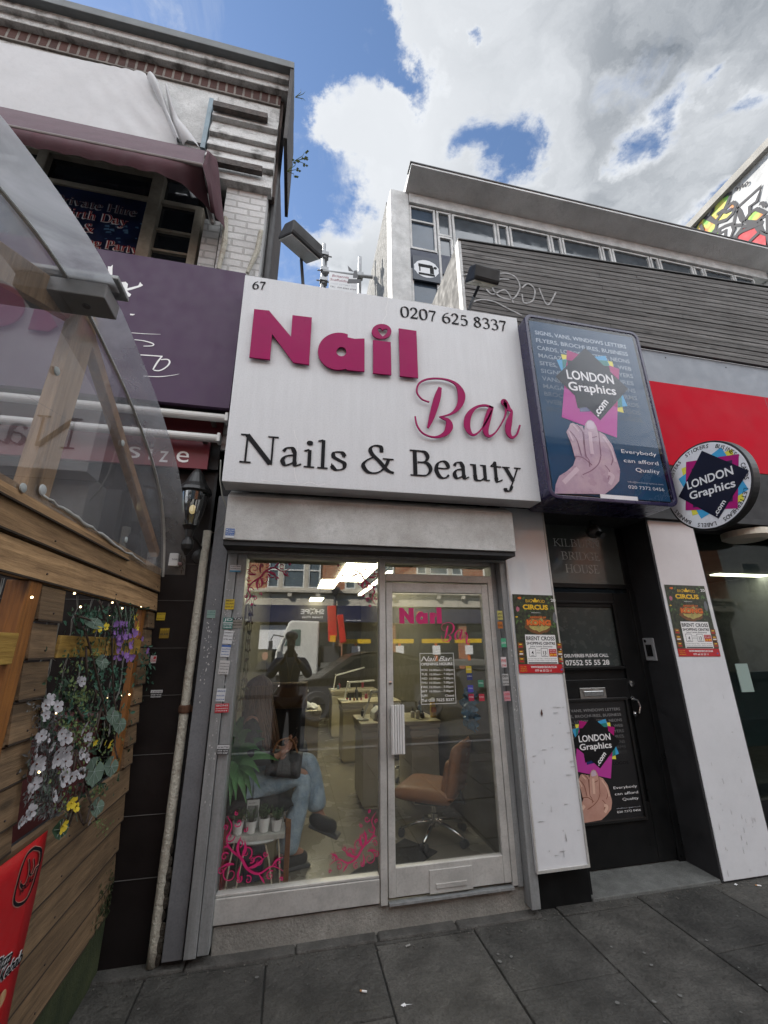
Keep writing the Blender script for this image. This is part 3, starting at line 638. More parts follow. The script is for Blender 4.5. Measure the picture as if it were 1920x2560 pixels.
f, h, L_ = linefit((142, 972), (880, 1028), (152, 838)); serif('Nails &', h, f, ink, sg, ex=.004, width=L_, bold=.95)
f, h, L_ = linefit((948, 1034), (1478, 1072), (938, 912)); serif('Beauty', h, f, ink, sg, ex=.004, width=L_, bold=1.0)
f, h, L_ = linefit((207, 156), (272, 160), (207, 118)); serif('67', h, f, ink, sg, ex=.002, width=L_, bold=1.1)
f, h, L_ = linefit((905, 287), (1412, 357), (905, 236)); serif('0207 625 8337', h, f, ink, sg, ex=.002, width=L_, bold=1.1)
# crack lines in the panel face
mb = MB()
for pts in ([(850, 195), (846, 225), (838, 250), (842, 275), (828, 300), (820, 330)], [(405, 820), (412, 850), (424, 880), (420, 930), (432, 960), (408, 1000), (415, 1050), (425, 1070)],
            [(250, 1055), (290, 1062), (330, 1058), (370, 1070), (410, 1068), (440, 1078), (480, 1066), (520, 1080), (552, 1074)]):
    q = [s4uv(*p) for p in pts]; stroke(mb, SF, q, .004, d=.0008)
mb.build('paint_crack', mat('repaint_white', (.68, .68, .68), .5, dirt=.1), sg)
# floodlights over the sign
def flood(name, label, ctr, foot, long_dir, tilt, L_, Wd, lit=False):
    t = thing(name, label, 'floodlight', foot, 'floodlights over the shop sign')
    MB().tube([foot, (ctr[0], foot[1], ctr[2]-.03) if name else ctr, ctr], .013, 8).build('arm', flat('lamp_arm_black', (.015, .015, .016), .5) if 'lamp_arm_black' not in bpy.data.materials else bpy.data.materials['lamp_arm_black'], t)
    ax = Vector(long_dir).normalized(); up = Vector(tilt); up = (up-ax*up.dot(ax)).normalized(); az = ax.cross(up).normalized()
    m = MB(); c_ = Vector(ctr)
    # trapezoid hood: wide glass side down, narrower back
    a, b = Wd*.5, Wd*.33; hgt = Wd*.62
    sec = [(-a, -hgt*.5), (a, -hgt*.5), (a, -hgt*.25), (b, hgt*.5), (-b, hgt*.5), (-a, -hgt*.25)]
    m.prism([c_-ax*L_/2+az*p[0]+up*p[1] for p in sec], ax*L_); hood = m.build('hood', mat('lamp_hood_brown', (.014, .013, .013), .6) if 'lamp_hood_brown' not in bpy.data.materials else bpy.data.materials['lamp_hood_brown'], t, bevel=.012)
    m = MB(); m.obox(c_-up*(hgt*.5+.003), ax, az, up, L_/2-.012, a-.012, .003); m.build('lens', alu if not lit else mat('lens_warm', (.75, .7, .55), .3), t)
    return t
p = PY(765, 705, -.3); q = PY(755, 605, -.45)
flood('floodlight', 'brown box floodlight on a tall thin pole at the left end of the white sign', (q.x, q.y, q.z), (p.x, -.3, 4.2), (.78, .62, 0), (.12, -.42, .9), .30, .20)
p = PY(1150, 768, -.3); q = PY(1208, 690, -.5)
flood('floodlight', 'dark floodlight on a slanting arm above the right end of the white sign', (q.x, q.y, q.z), (p.x, -.3, 4.2), (1, .08, 0), (0, -.62, .8), .235, .2, True)
# wire hanging at the sign's left edge
mb = MB(); mb.tube([PY(552, 1150, -.25), PY(550, 1200, -.25), PY(556, 1240, -.25), PY(565, 1264, -.26), PY(572, 1275, -.25)], .005, 6)
mb.tube([PY(566, 1280, -.1), PY(556, 1310, -.1), PY(540, 1330, -.1), PY(528, 1333, -.08)], .0025, 5)
tag(mb.build('cable', flat('cable_grey', (.15, .15, .13), .6), smooth=True), 'thin grey cable hanging from the left edge of the white sign', 'cable')
# ================================================================ right: entrance between white pilasters
def q5(x, y): return (1260+x*.39783, 740+y*.39783)
def q9(x, y): return (1240+x*.40989, 1240+y*.40989)
def q10(x, y): return (1240+x*.40989, 1700+y*.40989)
def q2(x, y): return (700+x*.73538, y*.73538)
def rect(q, a, b, y):
    p, r = PY(*q(*a), y), PY(*q(*b), y); return p.x, r.x, r.z, p.z
ent = thing('entrance_building', 'black painted side entrance and grey and red fascia right of the nail shop', 'building', (2.5, .3, 0))
PF = -.115
B(1.585, 1.965, PF+.004, .10, .235, 2.66).build('pilaster_box', white, ent, bevel=.004)
mb = MB()
for x in (1.585, 1.953): mb.box(x, x+.012, PF-.004, PF+.003, .235, 2.64)
mb.box(1.597, 1.953, PF-.004, PF+.003, .235, .25); mb.build('edge_trim', alu, ent)
B(1.605, 2.02, -.01, .35, -.02, .235).build('plinth', blackp, ent, bevel=.004)
B(1.965, 2.05, .02, .4, .0, 2.7).build('door_lining', blackp, ent)
B(3.062, 3.545, -.03, .04, .012, 2.66).build('pilaster_face', white, ent, bevel=.003)
mb = B(3.045, 3.56, -.024, .5, .0, 2.665); mb.build('pilaster', darkvoid, ent, bevel=.003)
B(1.62, 3.06, -.0, .02, 2.668, 4.60).build('upper_wall', darkvoid, ent)
B(1.62, 9.5, -.08, .6, 2.665, 2.72).build('soffit', mat('dark_soffit', (.03, .03, .032), .7), ent)
# threshold and paving in the recess
B(2.02, 3.046, -.02, .30, -.03, .022).build('door_step', mat('granite_step', (.17, .175, .165), .8, dirt=.45, ds=14, bump=.4, bs=120, fine=.5), ent, bevel=.006)
DY = .28
# transom window with the house name
x0, x1, z0, z1 = rect(q9, (300, 190), (825, 543), DY)
tg = B(2.03, 2.98, DY, DY+.02, z0+.0, z1+.03).build('transom_window', mat('obscured_glass', (.085, .095, .09), .12, dirt=.2, spec=.8), ent)
mb = MB()
for z in (z0-.04, z1+.03): mb.box(2.02, 3.03, DY-.02, DY+.05, z, z+.04)
mb.box(2.98, 3.045, DY-.015, DY+.05, .1, 2.66); mb.build('transom_frame', blackp, ent, bevel=.003)
for s, a, b, hh in (('KILBURN', (350, 304), (636, 309), 46), ('BRIDGE', (400, 386), (638, 391), 48), ('HOUSE', (425, 466), (633, 474), 50)):
    p, r, t = PY(*q9(*a), DY-.002), PY(*q9(*b), DY-.002), PY(*q9(a[0]-5, a[1]-hh), DY-.002)
    serif(s, t.z-p.z, Fr((p.x, DY-.0015, p.z), (1, 0, 0), (0, 0, 1), (0, -1, 0)), mat('etched_grey', (.66, .68, .66), .5, dirt=0) if 'etched_grey' not in bpy.data.materials else bpy.data.materials['etched_grey'], tg, width=r.x-p.x, bold=.7)
# little dome camera over the door
cm = thing('dome_camera', 'small dark ceiling camera hanging above the house name window', 'camera', PY(*q9(580, 150), .1))
p = PY(*q9(578, 160), .1); mb = MB(); mb.tube([(p.x, .1, 2.66), (p.x, .1, p.z-.02)], .018, 10); mb.build('stem', blackp, cm)
MB().ball((p.x+.005, .09, p.z-.09), .062, 10).build('dome', flat('camera_shell', (.05, .045, .042), .35), cm, smooth=True)
MB().lathe((p.x+.01, .05, p.z-.12), [(.03, 0), (.03, .05)], 14, (.2, -.7, -.5)).build('camera_eye', flat('camera_eye', (.03, .03, .03), .1), cm)
# door
ed = thing('entrance_door', 'black panelled wooden entrance door with frosted pane and steel letter plate', 'door', (2.5, DY, .03))
D0, D1 = 2.05, 2.985
zt = PY(*q9(600, 590), DY).z
mb = B(D0, D1, DY+.01, DY+.055, .03, zt)
for bx in ((D0, D0+.10, .03, zt), (D1-.16, D1, .03, zt), (D0+.102, D1-.162, zt-.13, zt), (D0+.102, D1-.162, 1.16, 1.32), (D0+.102, D1-.162, .03, .42)): mb.box(bx[0], bx[1], DY-.012, DY+.009, bx[2], bx[3])
mb.build('door_leaf', blackp, ed, bevel=.004)
mb = B(D1+.002, D1+.06, DY-.03, DY+.06, .02, zt+.02); mb.build('door_frame', blackp, ed, bevel=.005)
x0, x1, z0, z1 = rect(q9, (357, 655), (765, 1035), DY-.005)
pw = B(2.06, x1, DY+.0, DY+.0095, z0, z1).build('pane', mat('frosted_wired_glass', (.045, .055, .052), .22, dirt=.25, ds=9, spec=.6), ed)
mb = MB(); 
for bx in ((2.05, x1+.02, z0-.025, z0-.002), (2.05, x1+.02, z1+.002, z1+.022), (x1+.002, x1+.022, z0, z1)): mb.box(bx[0], bx[1], DY-.025, DY-.004, bx[2], bx[3])
mb.build('glazing_bead', blackp, ed, bevel=.003)
for s, a, b, hh in (('DELIVERIES PLEASE CALL', (418, 984), (688, 982), 20), ('07552 55 55 28', (425, 1033), (694, 1031), 32)):
    p, r, t = PY(*q9(*a), DY-.001), PY(*q9(*b), DY-.001), PY(*q9(a[0], a[1]-hh), DY-.001)
    text(s, t.z-p.z, Fr((p.x, DY-.0012, p.z), (1, 0, 0), (0, 0, 1), (0, -1, 0)), wht, pw, width=r.x-p.x, bold=.03)
x0, x1, z0, z1 = rect(q9, (510, 1172), (678, 1240), DY-.02)
mb = B(x0, x1, DY-.02, DY-.0125, z0, z1); mb.build('letter_plate', mat('worn_steel', (.45, .44, .42), .35, .8, .3, 12), ed, bevel=.003)
B(x0+.03, x1-.03, DY-.03, DY-.0205, z0+.03, z1-.025).build('letter_flap', chrome, ed, bevel=.002)
p = PY(*q9(830, 1145), DY-.02); MB().lathe((p.x, DY-.012, p.z), [(.026, 0), (.024, .012), (.008, .014)], 18, (0, -1, 0)).build('lock', chrome, ed, smooth=False)
a, b = PY(*q9(845, 1238), DY-.03), PY(*q9(858, 1330), DY-.03)
mb = MB(); mb.tube([(a.x, DY-.012, a.z), (a.x+.01, DY-.05, a.z-.01), (a.x+.02, DY-.055, (a.z+b.z)/2), (b.x+.01, DY-.05, b.z+.01), (b.x, DY-.012, b.z)], .009, 8)
for q in (a, b): mb.lathe((q.x, DY-.0125, q.z), [(.022, 0), (.02, .006)], 12, (0, -1, 0))
mb.build('handle', chrome, ed, smooth=False)
# sign-maker artwork shared by the light box, the door poster --------------------------------
navy = mat('navy_print', (.020, .068, .14), .4, dirt=.1, spec=.05); navy2 = flat('dark_navy_print', (.008, .012, .022), .45, spec=.15)
mag = flat('magenta_print', (.38, .015, .16), .45, spec=.15); mag2 = flat('light_magenta_print', (.45, .05, .30), .45, spec=.15)
cyan = flat('cyan_print', (.06, .35, .62), .45, spec=.15); yel = flat('yellow_print', (.72, .66, .08), .45, spec=.15); grn = flat('green_print', (.03, .22, .20), .45, spec=.15)
LB = -.53
L0, L1 = PY(*q5(165, 140), LB), PY(*q5(1050, 1300), LB)   # print corners
PWd, PHt = 1.02, 1.545; PX0, PZ0 = 1.80, 2.66
def l5(x, y):
    p = PY(*q5(x, y), LB); return ((p.x-PX0)/PWd, (p.z-PZ0)/PHt)
WORDS = ['SIGNS, VANS, WINDOWS LETTERS', 'FLYERS, BROCHURES, BUSINESS', 'CARDS, LOGOS, POSTERS, NEONS', 'MAGAZINES, LABELS, ART, WEB', 'SITES, STICKERS, TAGS, FLYERS', 'SIGNS, VANS, BROCHURES',
         'VANS, LETTERS, BAGS, NEONS', 'MAGAZINES, LABELS, FORMS', 'BROCHURES, BUSINESS CARDS', 'WEB SITES, POSTERS, LOGOS', 'BROCHURES, FORMS, LOGOS']
def artwork(fr, Wd, Ht, parent, bg, dark, handm, handd, ink1, lines=True, crop=0.0):
    def poly(pts, m, d, name='artwork'):
        mb = MB(); mb.poly([fr.p(a*Wd, b*Ht, d) for a, b in (l5(*p) if p[0] > 2 else p for p in pts)]); return mb.build(name, m, parent)
    def fade(k):
        n = 'print_grey_%s_%d' % (bg.name, k)
        if n in bpy.data.materials: return bpy.data.materials[n]
        t = max(0.0, 1-k/10); c = bg.node_tree.nodes['Principled BSDF'].inputs['Base Color'].default_value if not bg.node_tree.nodes['Principled BSDF'].inputs['Base Color'].is_linked else navy_c
        return flat(n, tuple(a*(1-t)+b*t for a, b in zip(c[:3], ink1)), .45, spec=.15)
    navy_c = (.028, .062, .10)
    if lines:
        for k, s in enumerate(WORDS):
            u, v = l5(203+7.5*k, 230+48.5*k); text(s, .026*Ht, Fr(fr.p(u*Wd, v*Ht, .0006), fr.r, fr.u, fr.n), fade(k), parent, width=(.87-.0*k)*Wd if k < 5 else .86*Wd, bold=.014)
    d = .0012
    poly([(365, 357), (690, 405), (762, 728), (450, 640)], yel, d); d += .0006
    poly([(338, 394), (645, 368), (785, 685), (485, 722)], cyan, d); d += .0006
    poly([(403, 332), (733, 452), (722, 700), (385, 575)], mag, d); d += .0006
    poly([(385, 570), (722, 695), (718, 885), (370, 755)], mag2, d); d += .0006
    for t in ([(372, 393), (403, 393), (396, 430), (377, 452)], [(597, 396), (655, 400), (668, 432), (640, 440)], [(722, 640), (745, 620), (752, 690), (722, 695)]): poly(t, grn, d)
    poly([(485, 722), (478, 685), (560, 700), (548, 720)], flat('indigo_print', (.02, .03, .14), .2) if 'indigo_print' not in bpy.data.materials else bpy.data.materials['indigo_print'], d); d += .0006
    poly([(403, 396), (668, 436), (712, 668), (470, 700)], dark, d); d += .0006
    poly([(517, 320), (787, 577), (612, 776), (330, 500)], dark, d); d += .0006
    def tline(s, a, b, top, bold=.02):
        (ua, va), (ub, vb) = l5(*a), l5(*b); ut, vt = l5(*top)
        r = (fr.r*((ub-ua)*Wd)+fr.u*((vb-va)*Ht)); f = Fr(fr.p(ua*Wd, va*Ht, d), r, fr.n.cross(r.normalized()), fr.n)
        text(s, math.hypot((ut-ua)*Wd, (vt-va)*Ht), f, wht, parent, width=r.length, bold=bold)
    tline('LONDON', (405, 512), (700, 548), (400, 455)); tline('Graphics', (415, 583), (715, 617), (416, 530)); tline('.com', (598, 752), (664, 664), (563, 716), .03)
    # hand holding the card: flat print, fingers drawn one by one
    for pts in ([(398, 850), (405, 834), (426, 842), (462, 892), (500, 950), (505, 1010), (452, 1010), (432, 930)],
                [(416, 812), (424, 796), (440, 792), (472, 812), (505, 850), (520, 900), (520, 1010), (480, 960), (436, 870)],
                [(398, 850), (425, 800), (470, 802), (512, 850), (520, 1010), (452, 1010), (430, 930)],
                [(470, 808), (500, 812), (512, 850), (520, 890), (500, 860)],
                [(596, 842), (640, 868), (688, 935), (712, 1010), (736, 1090), (700, 1120), (620, 1030), (604, 930)]): d += .0002; poly(pts, handm, d)
    d += .0006
    poly([(325, 1238), (330, 1180), (352, 1128), (400, 1098), (440, 1062), (458, 1010), (520, 1002), (511, 930), (507, 850), (516, 800), (530, 778), (548, 773), (568, 785), (588, 820), (602, 880), (612, 960), (614, 1005), (650, 1040), (704, 1040), (736, 1100), (730, 1160), (690, 1205), (640, 1242)], handm, d, 'hand_print'); d += .0006
    poly([(524, 800), (532, 783), (550, 780), (566, 792), (578, 826), (560, 832), (536, 832), (526, 822)], mag3, d, 'nail_print')
    for pts in ([(520, 1002), (540, 1030), (545, 1070)], [(614, 1005), (600, 1050), (560, 1090), (500, 1120)], [(535, 880), (560, 886), (590, 878)], [(640, 1060), (670, 1100), (660, 1150)], [(450, 1005), (500, 1012), (560, 1060)], [(418, 842), (462, 900), (492, 1000)], [(462, 806), (498, 850), (510, 930)], [(600, 846), (608, 930), (616, 1003)], [(507, 850), (511, 930), (520, 1000)], [(650, 900), (690, 1000), (680, 1060)]):
        mb = MB(); q = [(a*Wd, b*Ht) for a, b in (l5(*p) for p in pts)]; stroke(mb, fr, q, .008*Wd, d=d); mb.build('crease_print', handd, parent)
    d += .0003
    for pts, w_ in (([(545, 850), (552, 920), (560, 990)], .030), ([(412, 845), (440, 905)], .014), ([(440, 806), (476, 846)], .014), ([(628, 880), (680, 960), (706, 1040)], .018), ([(470, 1080), (430, 1120), (380, 1170)], .035), ([(660, 1110), (690, 1130), (670, 1180)], .03)):
        mb = MB(); q = [(a*Wd, b*Ht) for a, b in (l5(*p) for p in pts)]; stroke(mb, fr, q, w_*Wd, d=d); mb.build('highlight_print', handl if handm.name == 'hand_print' else handl2, parent)
    for s, u, v, hh, al, wd in (('Everybody', (745, 982), (965, 1000), 32, 'l', 0), ('can afford', (760, 1040), (978, 1058), 32, 'l', 0), ('Quality', (836, 1100), (988, 1117), 32, 'l', 0), ('info@londongraphics.com', (785, 1168), (1008, 1184), 13, 'l', 0), ('020 7372 0456', (790, 1206), (1015, 1223), 26, 'l', 0)):
        (ua, va), (ub, vb) = l5(*u), l5(*v); text(s, .0212*hh/32*Ht*1.05, Fr(fr.p(ua*Wd, va*Ht, d), fr.r, fr.u, fr.n), wht if hh > 13 else ltgrey, parent, width=(ub-ua)*Wd, bold=-.002)
mag3 = flat('nail_print', (.55, .42, .50), .2); ltgrey = flat('light_grey_print', (.4, .42, .45), .3)
lb = thing('lightbox_sign', 'tall navy framed poster light box showing a hand holding a pink card', 'sign', (2.3, -.3, 2.6))
def rrect(x0, x1, z0, z1, r, n=6):
    out = []
    for cx, cz, a0 in ((x1-r, z0+r, -90), (x1-r, z1-r, 0), (x0+r, z1-r, 90), (x0+r, z0+r, 180)):
        out += [(cx+r*cos(radians(a0+90*i/n)), cz+r*sin(radians(a0+90*i/n))) for i in range(n+1)]
    return out
X0, X1, Z0, Z1 = 1.752, 2.872, 2.602, 4.255
def rim(o, i, y0, y1):
    m = MB(); n = len(o); vs = [(a, y, b) for y in (y0, y1) for L_ in (o, i) for a, b in L_]; fs = []
    for k in range(n):
        j = (k+1) % n; fs += [(k, j, n+j, n+k), (2*n+k, 3*n+k, 3*n+j, 2*n+j), (k, 2*n+k, 2*n+j, j), (n+k, n+j, 3*n+j, 3*n+k)]
    return m.add(vs, fs)
rim(rrect(X0, X1, Z0, Z1, .07), rrect(X0+.03, X1-.03, Z0+.03, Z1-.03, .05), LB, -.20).build('frame', blueblack, lb, bevel=.006)
MB().prism([(a, -.505, b) for a, b in rrect(X0+.031, X1-.031, Z0+.031, Z1-.031, .049)], (0, .28, 0)).build('border', flat('black_border', (.012, .012, .016), .1), lb)
B(PX0, PX0+PWd, -.512, -.5055, PZ0-.012, PZ0+PHt).build('poster_print', navy, lb)
handm = mat('hand_print', (.50, .36, .40), .3, dirt=.15, ds=6, col2=(.36, .24, .32)); handd = flat('hand_shade_print', (.24, .13, .19), .5, spec=.1); handl = flat('hand_light_print', (.60, .47, .52), .5, spec=.1); handl2 = flat('skin_light_print', (.66, .44, .34), .5, spec=.1)
artwork(Fr((PX0, -.5125, PZ0), (1, 0, 0), (0, 0, 1), (0, -1, 0)), PWd, PHt, lb, navy, navy2, handm, handd, (.42, .50, .58))
B(X0+.032, X1-.032, -.5255, -.523, Z0+.032, Z1-.032).build('front_glazing', glass('lightbox_cover', (.97, .97, .98), .0), lb)
B(1.8, 2.85, -.19, -.0, 2.75, 4.1).build('mounting_box', darkvoid, lb)
a = rect(q5, (608, 1242), (850, 1290), LB); B(a[0], a[1], -.5222, -.5213, a[2]+.0, a[3]).build('paper_label', wht, lb)
# poster on the door
x0, x1, z0, z1 = rect(q10, (398, 135), (905, 830), DY-.02)
x0 = 2.075
pd = thing('door_poster', 'black framed poster low on the entrance door showing a hand holding a pink card', 'poster', ((x0+x1)/2, DY-.012, z0))
bk = flat('poster_black', (.014, .014, .015), .35)
mb = MB(); 
for bx in ((x0-.02, x0, z0-.02, z1+.02), (x1, x1+.02, z0-.02, z1+.02), (x0, x1, z0-.02, z0), (x0, x1, z1, z1+.02)): mb.box(bx[0], bx[1], DY-.034, DY-.0125, bx[2], bx[3])
mb.build('frame', flat('black_frame', (.01, .01, .01), .3), pd, bevel=.002)
B(x0, x1, DY-.018, DY-.0125, z0, z1).build('print', bk, pd)
hm2 = mat('skin_print', (.55, .33, .26), .4, dirt=.12, ds=8, col2=(.42, .22, .17)); hd2 = flat('skin_shade_print', (.24, .10, .07), .5, spec=.1)
artwork(Fr((x0+.012, DY-.0185, z0+.002), (1, 0, 0), (0, 0, 1), (0, -1, 0)), (x1-x0)*.985, (z1-z0)*.99, pd, bk, flat('deep_black_print', (.006, .006, .007), .3), hm2, hd2, (.22, .22, .22))
# round projecting sign ----------------------------------------------------
DX = 2.95; RC = (-.70, 2.72); RR = .335
rs = thing('round_sign', 'round white projecting sign with overlapping coloured squares and words round its rim', 'sign', (DX+.07, 0, RC[1]))
def lath_x(x, r, th, name, m): mb = MB(); mb.lathe((x, RC[0], RC[1]), [(r, 0), (r, th)], 64, (1, 0, 0)); return mb.build(name, m, rs, bevel=.003)
lath_x(DX+.003, RR, .06, 'drum', flat('black_drum', (.012, .012, .013), .35)); lath_x(DX-.001, RR-.014, .0035, 'face', mat('white_acrylic', (.74, .75, .78), .25, dirt=.06))
mb = B(DX+.05, DX+.09, RC[0]+RR-.02, .0, RC[1]-.02, RC[1]+.02); mb.build('bracket', flat('bracket_black', (.015, .015, .015), .5), rs)
rf = side(DX-.0015, RC[0], RC[1])
def d5(x, y): p = PX(*q5(x, y), DX-.0015); return (-(p.y-RC[0]), p.z-RC[1])
def dpoly(pts, m, d): mb = MB(); mb.poly([rf.p(*d5(*p), d) for p in pts]); mb.build('artwork', m, rs)
dpoly([(1115, 1085), (1435, 962), (1510, 1285), (1185, 1380)], yel, .0006); dpoly([(1098, 1150), (1365, 950), (1538, 1215), (1240, 1400)], cyan, .0012)
dpoly([(1145, 1043), (1477, 993), (1470, 1335), (1142, 1347)], mag, .0018)
dpoly([(1180, 1085), (1436, 1030), (1440, 1290), (1190, 1330)], flat('plum_print', (.03, .012, .05), .3), .0024)
dpoly([(1245, 972), (1541, 1098), (1350, 1399), (1099, 1262)], flat('disc_dark_print', (.012, .014, .03), .45, spec=.15), .003)
for s, a, b, t in (('LONDON', (1158, 1216), (1446, 1118), (1150, 1166)), ('Graphics', (1172, 1280), (1460, 1196), (1166, 1232)), ('.com', (1340, 1382), (1398, 1292), (1316, 1362))):
    A, B_, T = d5(*a), d5(*b), d5(*t); r = rf.r*(B_[0]-A[0])+rf.u*(B_[1]-A[1]); text(s, math.hypot(T[0]-A[0], T[1]-A[1]), Fr(rf.p(*A, .0038), r, rf.n.cross(r.normalized()), rf.n), wht, rs, width=r.length, bold=.02)
RING = 'FLYERS  POSTERS  STICKERS  BUSINESS  CARDS  LETTERHEADS  LABELS  BANNERS  '
for i, ch in enumerate(RING):
    if ch == ' ': continue
    a = radians(188-360*i/len(RING)); rad = .281
    f = Fr(rf.p(cos(a)*rad, sin(a)*rad, .0012), rf.r*sin(a)-rf.u*cos(a), rf.r*cos(a)+rf.u*sin(a), rf.n)
    text(ch, .030, f, ink, rs, align='c', bold=.012)
# circus posters --------------------------------------------------------
pg = mat('jungle_print', (.05, .065, .03), .4, ds=40, col2=(.008, .009, .008), dirt=0); orr = flat('orange_print', (.62, .13, .02), .4); gold = flat('gold_print', (.70, .42, .02), .4)
leafp = mat('leaf_print', (.09, .18, .05), .4, dirt=.5, ds=30); whp = flat('white_print', (.7, .7, .69), .4); redpr = flat('crimson_print', (.40, .01, .015), .4); brn = mat('tiki_print', (.22, .09, .03), .4, dirt=.6, ds=40)
glowp = mat('yellow_glow_print', (.55, .45, .12), .4, ds=20, col2=(.25, .22, .08))
def circus(x0, x1, z0, z1, y, label, tilt=0):
    t = thing('circus_poster', label, 'poster', ((x0+x1)/2, y, z0), 'circus posters on the white pilasters'); Wd, Ht = x1-x0, z1-z0
    f = front(x0, y-.0012, z0).rot(tilt); r_ = random.Random(5)
    def R(u0, u1, v0, v1, m, d=.0004, n='print'): mb = MB(); mb.poly([f.p(u*Wd, v*Ht, d) for u, v in ((u0, v0), (u1, v0), (u1, v1), (u0, v1))]); mb.build(n, m, t)
    mb = MB(); mb.prism([f.p(u*Wd, v*Ht, -.001) for u, v in ((0, 0), (1, 0), (1, 1), (0, 1))], f.n*.001); mb.build('paper', pg, t)
    def T(s, u, v, h, m, wd=None, bold=.02, al='c', d=.0012): text(s, h*Ht, Fr(f.p(u*Wd, v*Ht, d), f.r, f.u, f.n), m, t, width=None if wd is None else wd*Wd, bold=bold, align=al)
    mb = MB()
    for i in range(46):
        u = r_.choice([r_.uniform(0, .22), r_.uniform(.8, 1)]) if r_.random() < .75 else r_.uniform(0, 1); v = r_.uniform(.5, .98); a = r_.uniform(0, 2*pi); l = r_.uniform(.03, .09)
        du, dv = cos(a)*l, sin(a)*l*.6; uu = lambda q: min(max(q, .0), 1)
        mb.poly([f.p(uu(u)*Wd, v*Ht, .0003+i*1e-6), f.p(uu(u+du*.5-dv*.25)*Wd, min(.995, v+dv*.5+du*.25)*Ht, .0003+i*1e-6), f.p(uu(u+du)*Wd, min(.995, v+dv)*Ht, .0003+i*1e-6), f.p(uu(u+du*.5+dv*.25)*Wd, min(.995, v+dv*.5-du*.25)*Ht, .0003+i*1e-6)])
    mb.build('leaf_print', leafp, t)
    def blobm(cu, cv, ru, rv, m, d, n=16, jag=.15):
        mb = MB(); mb.poly([f.p((cu+cos(2*pi*i/n)*ru*r_.uniform(1-jag, 1))*Wd, (cv+sin(2*pi*i/n)*rv*r_.uniform(1-jag, 1))*Ht, d) for i in range(n)]); mb.build('print', m, t)
    blobm(.53, .60, .36, .135, brn, .0005, 20, .3); blobm(.53, .60, .27, .10, glowp, .0006, 20, .3); blobm(.16, .95, .07, .02, orr, .0006, 12, .5); blobm(.05, .70, .04, .01, gold, .0006, 10, .5)
    blobm(.10, .80, .05, .05, flat('pink_flower_print', (.4, .12, .16), .4) if 'pink_flower_print' not in bpy.data.materials else bpy.data.materials['pink_flower_print'], .0006, 10, .5)
    blobm(.92, .70, .05, .09, flat('stone_print', (.12, .13, .14), .4) if 'stone_print' not in bpy.data.materials else bpy.data.materials['stone_print'], .0006, 12, .3)
    T('BIG', .36, .895, .042, gold, .14, .0); T('KID', .66, .895, .042, gold, .14, .0)
    mb = MB(); mb.poly([f.p(u*Wd, v*Ht, .0012) for u, v in ((.46, .90), (.56, .90), (.60, .945), (.55, .925), (.51, .96), (.47, .925), (.42, .945))]); mb.build('crown_print', gold, t)
    T('CIRCUS', .5, .805, .062, gold, .58, .045); T('PRESENTS', .5, .755, .013, whp, .2, .0); T('KINGDOM OF', .54, .690, .022, orr, .36, .03); T('KONG', .545, .594, .074, brn, .56, .09, 'c', .0012); T('KONG', .54, .600, .066, orr, .54, .05, 'c', .0018)
    T('20', .93, .915, .04, whp, .11, .02)
    R(.20, .88, .11, .475, whp, .0008); T('BRENT CROSS', .54, .405, .050, ink, .64, .02); T('SHOPPING CENTRE', .54, .350, .035, ink, .64, .025); T('John Lewis Entrance', .54, .318, .020, ink, .5, .01)
    for u, s in ((.33, '4'), (.60, '13')):
        R(u-.075, u+.075, .20, .305, ink, .001); R(u-.068, u+.068, .205, .30, whp, .0014); T(s, u, .228, .045, ink, None, .02, 'c', .0018); T('APRIL', u, .208, .012, ink, .08, 0, 'c', .0018)
    T('TO SAT', .465, .27, .015, ink, .1, 0); T('SPECIAL', .465, .24, .015, ink, .1, 0)
    R(.70, .87, .20, .295, redpr, .001); T('FIRST DAY', .785, .272, .012, whp, .14, .01, 'c', .0014); T('ALL SEATS', .785, .25, .012, whp, .14, .01, 'c', .0014); T('£9.99', .785, .208, .030, gold, .15, .03, 'c', .0014)
    T('First Day 4.45pm & 7.30pm - Weekdays 5pm & 8pm', .54, .17, .012, ink, .64, 0); T('Saturdays 1pm & 5pm & 8pm - Sundays 12pm & 4pm', .54, .145, .012, ink, .64, 0); R(.22, .86, .115, .130, ink, .0010)
    R(0, 1, 0, .105, redpr, .0006); T('WWW.BIGKIDCIRCUS.CO.UK', .55, .06, .026, whp, .58, .03); T('077 66 55 22 11', .53, .018, .024, whp, .36, .02)
    T('CALL FOR', .1, .07, .012, gold, .13, .01); T('TICKETS &', .1, .045, .012, gold, .13, .01); T('INFORMATION', .1, .02, .012, gold, .15, .01)
    blobm(.94, .04, .02, .012, flat('blue_badge_print', (.03, .08, .3), .4) if 'blue_badge_print' not in bpy.data.materials else bpy.data.materials['blue_badge_print'], .0008, 10, .1)
    for u in (.02, .89):
        for k in range(3): R(u, u+.12, .12+k*.09, .195+k*.09, brn, .0006+.0002*k); R(u+.02, u+.10, .135+k*.09, .15+k*.09, whp if k % 2 else redpr, .0012); R(u+.03, u+.09, .165+k*.09, .178+k*.09, gold, .0012)
    return t
x0, x1, z0, z1 = rect(q9, (80, 598), (410, 1074), PF)
circus(1.603, 1.966, z0, z1, PF-.0022, 'circus poster pasted on the white pilaster beside the nail shop door', -.8)
x0, x1, z0, z1 = rect(q9, (1020, 540), (1360, 975), -.03)
circus(3.085, 3.50, z0, z1, -.032, 'circus poster pasted on the far white pilaster under the round sign', -.6)
